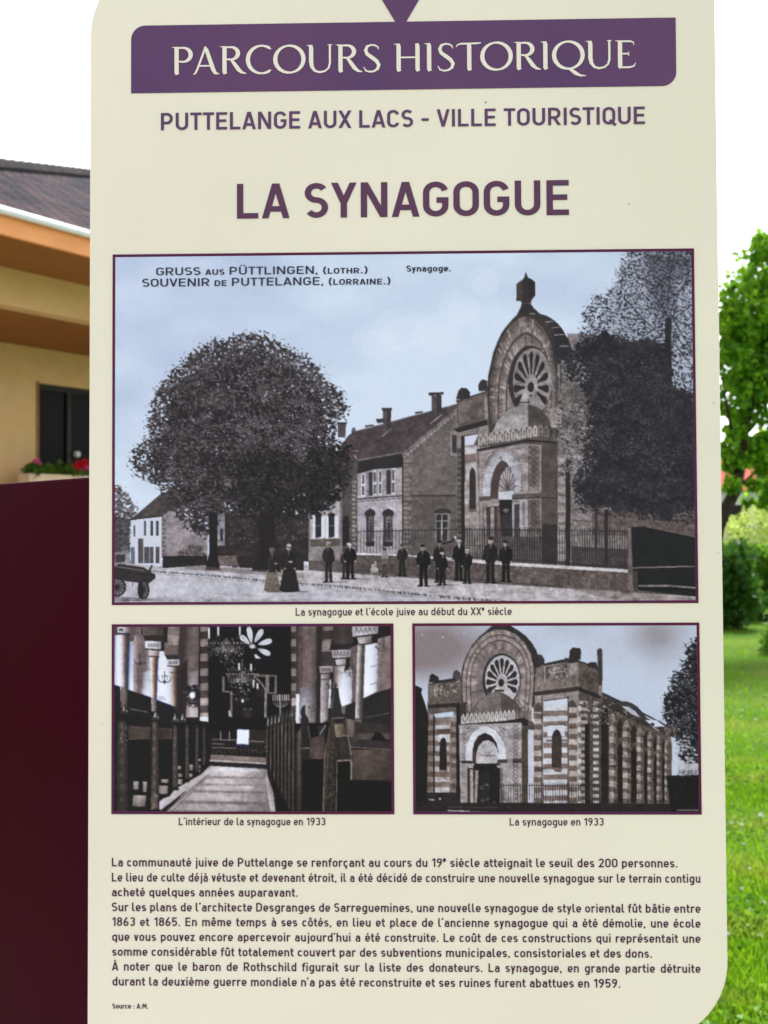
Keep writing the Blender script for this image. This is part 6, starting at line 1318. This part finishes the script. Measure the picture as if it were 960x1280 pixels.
dark_ = noisy('dark_wood', (.007, .005, .004), (.012, .009, .007), 4, 5, .5, .3, 0, None, (1, 1, .1)); glass_, gt, gb = principled('window_glass', (.004, .004, .004), .25, .06)
wf = MB()
for s0_, s1_ in ((sw0, sw0+.09), (sw0+.62, sw0+.70), (sw0+1.25, sw0+1.33), (sw1-.09, sw1)): wf.box(hp(s0_, cW+.06, zw0), dE*(s1_-s0_), nE*.07, (0, 0, zw1-zw0))
for z0_, z1_ in ((zw0, zw0+.08), (zw1-.09, zw1)): wf.box(hp(sw0+.09, cW+.062, z0_), dE*(sw1-sw0-.18), nE*.066, (0, 0, z1_-z0_))
wf = wf.build('window', dark_, hr, .003)
m = MB(); m.box(hp(sw0+.01, cW+.10, zw0+.01), dE*(sw1-sw0-.02), nE*.012, (0, 0, zw1-zw0-.02)); m.build('pane', glass_, wf)
m = MB(); hb0 = at(95, 568, dp0(cW+.05, 95)); m.tube([hb0, hb0 - nE*.05], [.05, .045], 14); m.tube([hb0 - nE*.051, hb0 - nE*.07], [.03, .03], 12); m.build('handle', principled('chrome', (.7, .7, .7), .3, .5)[0], wf, smooth=False)
m = MB(); m.box(hp(sw0-.02, cW-.012, zw0+.0), dE*.05, nE*.02, (0, 0, zw1-zw0+.02)); m.build('window_trim', noisy('ochre_trim', (.22, .12, .03), (.26, .15, .05), 6), wf)
m = MB(); gm = MB()
gm.tube([hp(S0, cF-.05, zF1+.015), hp(S1, cF-.05, zF1+.005)], [.042, .042], 10); gm.build('gutter', white_, hr)
# roof: front slope up to a hip line, then down the far side
TAN = math.tan(math.radians(27))
def roof_at(px, py):
    d = at(px, py, 1.0) - Vector((0, 0, EYE)); k = (zF1+.05 - TAN*cF - EYE) / (d.z - TAN*nE.dot(d)); return Vector((0, 0, EYE)) + d*k
A_, B_ = roof_at(0, 211), roof_at(111, 221); ext = (B_-A_); Ta, Tb = A_ - ext*.9, B_ + ext*1.3
tile_, tt, tb = principled('roof_tiles', (.10, .075, .07), .9, .03)
ttc = tt.nodes.new('ShaderNodeTexCoord'); tu = tt.nodes.new('ShaderNodeMapping'); tu.inputs['Rotation'].default_value = (0, 0, -math.atan2(dE.y, dE.x))
br = tt.nodes.new('ShaderNodeTexBrick'); br.inputs['Scale'].default_value = 1; br.inputs['Brick Width'].default_value = .24; br.inputs['Row Height'].default_value = .27; br.inputs['Mortar Size'].default_value = .018; br.inputs['Mortar Smooth'].default_value = .6
br.inputs['Color1'].default_value = (.050, .052, .064, 1); br.inputs['Color2'].default_value = (.084, .064, .068, 1); br.inputs['Mortar'].default_value = (.025, .023, .025, 1)
tn = tt.nodes.new('ShaderNodeTexNoise'); tn.inputs['Scale'].default_value = 1.6; tn.inputs['Detail'].default_value = 7; tr_ = tt.nodes.new('ShaderNodeValToRGB'); tr_.color_ramp.elements[0].position = .35; tr_.color_ramp.elements[1].position = .7; tr_.color_ramp.elements[0].color = (.55, .6, .68, 1); tr_.color_ramp.elements[1].color = (1.25, 1.05, .98, 1)
mx = tt.nodes.new('ShaderNodeMix'); mx.data_type = 'RGBA'; mx.blend_type = 'MULTIPLY'; mx.inputs['Factor'].default_value = 1
tbp = tt.nodes.new('ShaderNodeBump'); tbp.inputs['Strength'].default_value = 1.0; tbp.inputs['Distance'].default_value = .05; tbp.invert = True
tt.links.new(ttc.outputs['Object'], tu.inputs[0]); tt.links.new(tu.outputs[0], br.inputs['Vector']); tt.links.new(ttc.outputs['Object'], tn.inputs['Vector']); tt.links.new(tn.outputs[0], tr_.inputs[0]); tt.links.new(br.outputs['Color'], mx.inputs['A']); tt.links.new(tr_.outputs[0], mx.inputs['B']); tt.links.new(mx.outputs['Result'], tb.inputs['Base Color']); tt.links.new(br.outputs['Fac'], tbp.inputs['Height']); tt.links.new(tbp.outputs[0], tb.inputs['Normal'])
E0, E1 = hp(S0, cF-.04, zF1+.05), hp(S1, cF-.04, zF1+.05)
m = MB(); rows = 16
for i in range(rows):                                             # stepped courses
    a0, a1 = i/rows, (i+1)/rows; lift = Vector((0, 0, .009))
    q = [E0.lerp(Ta, a0)+lift, E1.lerp(Tb, a0)+lift, E1.lerp(Tb, a1), E0.lerp(Ta, a1)]
    m.add(q + [p-Vector((0, 0, .05)) for p in q], [(0, 1, 2, 3), (4, 7, 6, 5), (0, 4, 5, 1), (1, 5, 6, 2), (3, 2, 6, 7), (0, 3, 7, 4)])
D0, D1 = Ta + nE*5 - Vector((0, 0, 2.6)), Tb + nE*5 - Vector((0, 0, 2.6))
m.add([Ta, Tb, D1, D0], [(0, 1, 2, 3)]); rf = m.build('roof', tile_, hr)
rt = noisy('ridge_tile', (.03, .028, .032), (.055, .048, .05), 6, 5, .9, .03); m = MB(); nT = int((Tb-Ta).length/.42)
for i in range(nT):
    p, q = Ta.lerp(Tb, i/nT), Ta.lerp(Tb, (i+1.12)/nT); m.tube([p+Vector((0, 0, .02)), q+Vector((0, 0, .0))], [.075, .15], 8)
m.build('ridge_tiles', rt, rf)
# flower box with geraniums in front of the window
cX = cW - .62; sx0 = s_at(37, cX); zb = at(60, 592.5, 1).z
dp = lambda c, px: (c / nE.dot(Vector(((px-CX)/FPX, 1, 0))))
zt = at(70, 593, dp(cX, 70)).z
fb = empty('flower_box', hp(sx0, cX, zt-.26)); tag(fb, 'cream flower box of pink and red geraniums below the dark window', 'flower box')
def fl(s, c, z): return hp(sx0+s, cX+c, z) - fb.location
box_m = noisy('cream_box', (.66, .50, .34), (.70, .55, .38), 6, 4, .7)
m = MB(); m.box(fl(0, 0, zt-.26), dE*2.2, nE*.25, (0, 0, .26)); m.build('trough', box_m, fb, .012)
m = MB(); m.box(fl(0, .02, 0.9), dE*2.2, nE*.2, (0, 0, zt-.265-.9)); m.build('parapet', box_m, fb)
rng = np.random.RandomState(9)
pts, drs = [], []
for k in range(16):
    p_s = .10 + k*.13; p, d = clump_points(rng, fl(p_s, .10+rng.uniform(-.04, .06), zt+.02+rng.uniform(0, .05)), (.11, .10, .07), 75, .3); pts.append(p); drs.append(d)
gl = leaf_mat('geranium_leaf', (.045, .11, .012), (.10, .20, .025)); leaf_mesh('geranium_leaves', np.concatenate(pts), np.concatenate(drs), (.05, .09), gl, fb, rng, .95, -.2)
for nm, col, heads in (('pink_blossom', (.62, .10, .28), [(46, 578, .0), (106, 586, .0)]), ('red_blossom', (.55, .01, .03), [(99, 581, .0), (93, 585, 0), (107, 579, 0)])):
    bm_ = leaf_mat(nm, col, tuple(min(1, c*1.4) for c in col), .3)
    for px, py, _ in heads:
        w_ = at(px, py, dp(cX+.08, px)) - fb.location; p, d = clump_points(rng, w_, (.055, .055, .045), 110, .4); leaf_mesh('blossom', p, d, (.025, .04), bm_, fb, rng, .9, 0)
        m = MB(); m.tube([w_, w_ - Vector((.01, .0, .12))], [.006, .008], 5); m.build('stem', gl, fb)

# ---------------------------------------------------------------- garden on the right
rng = np.random.RandomState(21)
bark = noisy('bark', (.022, .016, .012), (.045, .034, .026), 14, 6, .9, .1, .5, 40, (1, 1, .3))
lime_leaf = leaf_mat('lime_leaf', (.04, .16, .006), (.21, .43, .02), .48)
def to_arr(vs): return np.array([tuple(v) for v in vs])
tr = empty('garden_tree', at(884, 812, 13)); tr.location.z = 0
tag(tr, 'bushy bright green tree with a dark leaning trunk at the right edge', 'tree')
def tl(px, py, d): return at(px, py, d) - tr.location
m = MB()
m.tube([Vector((0, 0, 0)), tl(888, 720, 13), tl(897, 660, 13), tl(908, 634, 13), tl(920, 612, 13.05), tl(926, 580, 13.1), tl(929, 540, 13.1), tl(940, 490, 13.1), tl(955, 440, 13.2), tl(968, 380, 13.2)], [.10, .085, .08, .075, .068, .064, .058, .05, .036, .02], 10)
for path, r0 in (([(926, 580, 13.1), (915, 540, 12.9), (908, 505, 12.7), (903, 470, 12.6)], .03), ([(929, 545, 13.1), (945, 528, 13.4), (962, 515, 13.6), (985, 500, 13.8)], .034), ([(940, 490, 13.1), (930, 455, 13), (925, 420, 12.9)], .024), ([(940, 492, 13.1), (975, 470, 12.8), (1010, 450, 12.7)], .026), ([(920, 612, 13.05), (945, 590, 13.3), (975, 575, 13.4)], .022), ([(926, 590, 13.1), (910, 575, 13.2), (896, 566, 13.2)], .018)):
    m.tube([tl(*p) for p in path], [r0*(1-.25*i) for i in range(len(path))], 7)
m.build('trunk', bark, tr, smooth=True)
cl = [(958, 345, 13.2, .34), (930, 372, 13, .27), (985, 360, 13.5, .42), (922, 415, 12.9, .25), (960, 410, 13.2, .42), (915, 455, 12.8, .22), (1000, 430, 13.4, .5), (945, 470, 13.3, .34), (912, 500, 12.9, .17), (1010, 500, 13.5, .4), (975, 470, 12.8, .36), (940, 395, 12.8, .26), (905, 440, 13, .16), (975, 315, 13.2, .2), (955, 305, 13, .13), (915, 395, 13.1, .16), (918, 540, 12.9, .12), (945, 515, 13.2, .18), (975, 545, 13.5, .20), (912, 560, 13, .11), (945, 562, 13.2, .15), (930, 575, 13, .09), (915, 607, 12.9, .075), (985, 590, 13.4, .2), (935, 625, 13.3, .05), (955, 628, 13.3, .05)]
pts, drs = [], []
for px, py, d, r_ in cl:
    n = int(3300*r_**1.9)+40; p, q = clump_points(rng, tl(px, py, d), (r_, r_, r_*.9), n, .35); pts.append(p); drs.append(q)
for px, py, d, r_, n in ((950, 445, 13.35, .30, 900), (985, 420, 13.5, .40, 1100), (945, 480, 13.4, .26, 700), (930, 425, 13.15, .2, 350), (935, 560, 13.35, .13, 220), (955, 580, 13.3, .12, 150), (941, 606, 13.2, .06, 40), (913, 582, 13.1, .06, 50), (962, 612, 13.3, .09, 70), (955, 552, 13.3, .12, 170), (912, 568, 13.05, .08, 80), (925, 520, 13.1, .11, 150)):
    p, q = clump_points(rng, tl(px, py, d), (r_, r_*.8, r_*.9), n, .2); pts.append(p); drs.append(q)
# loose shoots of the outline
for px, py in ((955, 298), (944, 312), (925, 318), (912, 346), (905, 362), (908, 388), (958, 300), (900, 395), (936, 335), (950, 322)):
    p, q = clump_points(rng, tl(px, py, 13), (.05, .05, .06), 9, .2); pts.append(p); drs.append(q)
leaf_mesh('crown', np.concatenate(pts), np.concatenate(drs), (.06, .118), lime_leaf, tr, rng, .85, .45)

def bush(name, label, cat, base, clumps, size, mat, width=.6, upv=0., dens=1., stems=4, group=None):
    o = empty(name, base); o.location.z = 0; pp, dd = [], []
    for c, rad, n in clumps:
        p, q = clump_points(rng, Vector(c) - o.location, rad, int(n*dens), .4); p[:, 2] = np.maximum(p[:, 2], .02); pp.append(p); dd.append(q)
    leaf_mesh('foliage', np.concatenate(pp), np.concatenate(dd), size, mat, o, rng, width, upv)
    m = MB()
    for k in range(stems):
        c = Vector(clumps[k % len(clumps)][0]) - o.location; m.tube([(rng.uniform(-.1, .1), rng.uniform(-.1, .1), 0), c*.5, c], [.018, .014, .006], 6)
    m.build('stem', bark, o); return tag(o, label, cat, group)
# clipped hedge
hedge_leaf = leaf_mat('hedge_leaf', (.06, .18, .010), (.14, .30, .02), .42)
ha, hb = at(860, 780, 16.9), at(1240, 780, 18.4)
ho = empty('clipped_hedge', (ha.x, ha.y, 0)); tag(ho, 'long clipped green hedge with a flat top across the lawn', 'hedge')
L_ = Vector((hb.x-ha.x, hb.y-ha.y, 0)); ld = L_.normalized(); ln = Vector((-ld.y, ld.x, 0)); hz = 1.06
N = 26000; u = rng.rand(N); face = rng.rand(N); dd = rng.rand(N)
pp = np.zeros((N, 3)); qq = np.zeros((N, 3)); lv = np.array(L_); nv = np.array(ln)
top = face < .3; wob = .05*np.sin(u*40)+.04*np.sin(u*91)
depth_ = np.where(top, dd*.8, .06*rng.randn(N)+wob*.5); zz = np.where(top, hz + .03*rng.randn(N) + wob*.4, dd*hz)
pp = u[:, None]*lv + depth_[:, None]*nv; pp[:, 2] = zz; qq[top] = (0, 0, 1); qq[~top] = -nv
leaf_mesh('foliage', pp, qq, (.05, .10), hedge_leaf, ho, rng, .6, 0)
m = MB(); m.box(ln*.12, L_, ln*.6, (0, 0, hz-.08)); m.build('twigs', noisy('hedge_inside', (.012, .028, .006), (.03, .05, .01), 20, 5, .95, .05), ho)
# bushes
def bp_(px, py, d): return at(px, py, d)
dk = leaf_mat('dark_shrub_leaf', (.02, .075, .010), (.06, .16, .02), .35)
bush('broadleaf_shrub', 'dark broad-leaved shrub in front of the clipped hedge', 'shrub', at(916, 785, 16),
     [(bp_(915, 725, 16), (.36, .32, .5), 900), (bp_(930, 750, 15.9), (.26, .26, .32), 420), (bp_(905, 760, 16), (.3, .3, .3), 420), (bp_(918, 705, 16.1), (.2, .2, .2), 260), (bp_(911, 690, 16.1), (.12, .12, .12), 60)], (.09, .17), dk, .55, .2)
pale = leaf_mat('pale_shrub_leaf', (.27, .37, .07), (.42, .52, .15), .42)
bush('pale_shrub', 'pale yellow-green shrub rising behind the clipped hedge', 'shrub', at(935, 740, 21),
     [(bp_(905, 672, 21), (.55, .5, .4), 900), (bp_(940, 660, 21.2), (.5, .5, .45), 900), (bp_(975, 655, 21.4), (.6, .5, .5), 900), (bp_(930, 690, 21), (.9, .5, .4), 1100), (bp_(958, 640, 21.4), (.25, .25, .2), 200)], (.05, .10), pale, .45, -.1)
br_ = leaf_mat('bright_shrub_leaf', (.07, .19, .015), (.12, .27, .03), .45)
bush('bright_shrub', 'small bright green shrub on the lawn at the right edge', 'shrub', at(972, 818, 13),
     [(bp_(986, 790, 13), (.22, .25, .3), 420), (bp_(968, 805, 12.9), (.12, .15, .13), 160), (bp_(976, 768, 13), (.14, .15, .14), 120)], (.06, .12), br_, .6, -.1)
# a far house and trees beyond the hedge
fh = empty('far_house', (at(945, 650, 48).x, 48, 0)); tag(fh, 'far white house with an orange tiled roof behind the tree', 'house')
fx = at(860, 650, 48).x - fh.location.x; fx2 = at(1060, 650, 48).x - fh.location.x
zr0, zr1 = at(900, 613, 48).z, at(900, 570, 52).z
m = MB(); m.box((fx, 0, 0), (fx2-fx, 0, 0), (0, 8, 0), (0, 0, zr0)); m.build('wall', noisy('white_plaster', (.62, .64, .66), (.70, .71, .72), 3), fh)
otile = noisy('orange_tiles', (.25, .036, .009), (.36, .06, .018), 7, 6, .8, .15, .4, 30, (1, 1, 3)); m = MB()
m.add([(fx-.4, -.4, zr0), (fx2+.4, -.4, zr0), (fx2+.4, 4, zr1), (fx-.4, 4, zr1), (fx-.4, 8.4, zr0), (fx2+.4, 8.4, zr0)], [(0, 1, 2, 3), (3, 2, 5, 4), (0, 3, 4), (1, 5, 2), (0, 4, 5, 1)]); m.build('roof', otile, fh)
for k in range(5):
    x = fx + .9 + k*(fx2-fx-1.8)/4; m = MB(); m.box((x-.45, -.06, .9), (.9, 0, 0), (0, .05, 0), (0, 0, 1.3)); m.build('window', dark_, fh)
far_leaf = leaf_mat('far_tree_leaf', (.03, .085, .015), (.07, .15, .03), .35)
for i, (px, d, h_, r_, lab) in enumerate(((985, 36, 3.4, 1.2, 'round tree beyond the hedge, right of the leaning trunk'),)):
    b0 = at(px, 650, d); o = empty('distant_tree', (b0.x, d, 0)); tag(o, lab, 'tree')
    pp, dd = [], []
    for k in range(9):
        p, q = clump_points(rng, (rng.uniform(-.6, .6)*r_, rng.uniform(-.6, .6)*r_, h_-r_*.9+rng.uniform(-.6, .7)*r_), (r_*.5, r_*.5, r_*.45), 260, .4); pp.append(p); dd.append(q)
    leaf_mesh('crown', np.concatenate(pp), np.concatenate(dd), (.12, .24), far_leaf, o, rng, .7, .3)
    m = MB(); m.tube([(0, 0, 0), (.05, 0, h_*.5), (0, .05, h_*.8)], [.14, .11, .05], 8); m.build('trunk', bark, o)
# grass
gm_ = leaf_mat('grass_blade', (.065, .21, .004), (.16, .31, .010), .45, .5)
def patchy(m, c, lo, hi, scale):
    """dry and worn patches: mixes a second leaf colour by a noise over the ground"""
    t = m.node_tree; src = [n for n in t.nodes if n.type == 'VALTORGB'][0]; tc = t.nodes.new('ShaderNodeTexCoord'); n = t.nodes.new('ShaderNodeTexNoise'); n.inputs['Scale'].default_value = scale; n.inputs['Detail'].default_value = 5
    mr = t.nodes.new('ShaderNodeMapRange'); mr.inputs['From Min'].default_value = lo; mr.inputs['From Max'].default_value = hi; mx = t.nodes.new('ShaderNodeMix'); mx.data_type = 'RGBA'; mx.inputs['B'].default_value = (*c, 1)
    ends = [(l.to_node, l.to_socket) for l in src.outputs[0].links]
    t.links.new(tc.outputs['Object'], n.inputs['Vector']); t.links.new(n.outputs[0], mr.inputs[0]); t.links.new(mr.outputs[0], mx.inputs['Factor']); t.links.new(src.outputs[0], mx.inputs['A'])
    for nd, so_ in ends: t.links.new(mx.outputs['Result'], so_)
patchy(gm_, (.26, .27, .045), .50, .72, 2.2)
def grass_patch(n, y0, y1, size, wid):
    """blades on the lawn between two distances, in the part right of the board and around it"""
    q = rng.rand(n); y = 1/((1-q)/y0 + q/y1); x = y*(.20 + .30*rng.rand(n)) + rng.normal(0, .05, n)
    dens = np.sin(x*2.1+np.sin(y*1.3)*2)+np.sin(y*2.7+x); keep = rng.rand(n) < .62+.2*dens
    x, y = x[keep], y[keep]; return np.stack([x, y, np.zeros(len(x))], 1)
def wide_patch(n, y0, y1):
    q = rng.rand(n); y = 1/((1-q)/y0 + q/y1); x = y*(-.15 + 1.05*rng.rand(n)); k = (x < y*.19) | (x > y*.51); x, y = x[k], y[k]; return np.stack([x, y, np.zeros(len(x))], 1)
gp = np.concatenate([wide_patch(60000, 2.4, 12), grass_patch(52000, 3.0, 8, 0, 0), grass_patch(34000, 6, 17, 0, 0)])
gd = np.zeros_like(gp); gd[:, 2] = 2.0
go = leaf_mesh('grass', gp, gd, (.03, .068), gm_, None, rng, .13, 0, .1); tag(go, kind='stuff')
cm_ = leaf_mat('clover_leaf', (.05, .17, .006), (.13, .30, .02), .4, .5); patchy(cm_, (.22, .27, .04), .5, .75, 2.6)
cp = np.concatenate([grass_patch(30000, 3.0, 7, 0, 0), grass_patch(9000, 6, 13, 0, 0)])
kq = np.sin(cp[:, 0]*6.1+np.sin(cp[:, 1]*3)*2)+np.sin(cp[:, 1]*5.3+cp[:, 0]*2)+rng.normal(0, .5, len(cp)) > .15; cp = cp[kq]; cp[:, 2] = .012+.035*rng.rand(len(cp)); cd = rng.normal(0, 1, cp.shape); cd[:, 2] = .25
co = leaf_mesh('clover', cp, cd, (.016, .034), cm_, None, rng, .95, 0, .3); tag(co, kind='stuff')
# white clover heads in the lawn
wm = principled('clover_white', (.72, .72, .66), .8, .1)[0]; cst = principled('clover_stalk', (.06, .14, .02), .8, .1)[0]
proto = None
for i, (px, py) in enumerate(((951, 1032), (914, 1037), (930, 1061), (937, 1094), (927, 1120), (933, 1134), (938, 1149), (931, 1172), (948, 1188), (955, 1140), (948, 1274), (910, 1180), (912, 958), (945, 905), (925, 870), (915, 1010))):
    d = EYE*FPX/(py-650); p0 = at(px, py, d); p0.z = 0
    if proto is None:
        proto = empty('clover_flower', p0); tag(proto, 'small white clover flower in the lawn', 'flower', 'white clover flowers in the lawn')
        p, q = clump_points(rng, (0, 0, .055), (.009, .009, .008), 90, .5); leaf_mesh('flower_head', p, q, (.006, .01), wm, proto, rng, .5, -.3)
        m = MB(); m.tube([(0, 0, 0), (.002, 0, .05)], [.0015, .0015], 5); m.build('stalk', cst, proto); kids = list(proto.children)
    else:
        o = proto.copy(); o.location = p0; s_ = rng.uniform(.4, .8); o.scale = (s_, s_, s_); o.rotation_euler.z = rng.uniform(0, 6); C.objects.link(o)
        for ch in kids:
            c2 = ch.copy(); c2.parent = o; C.objects.link(c2)
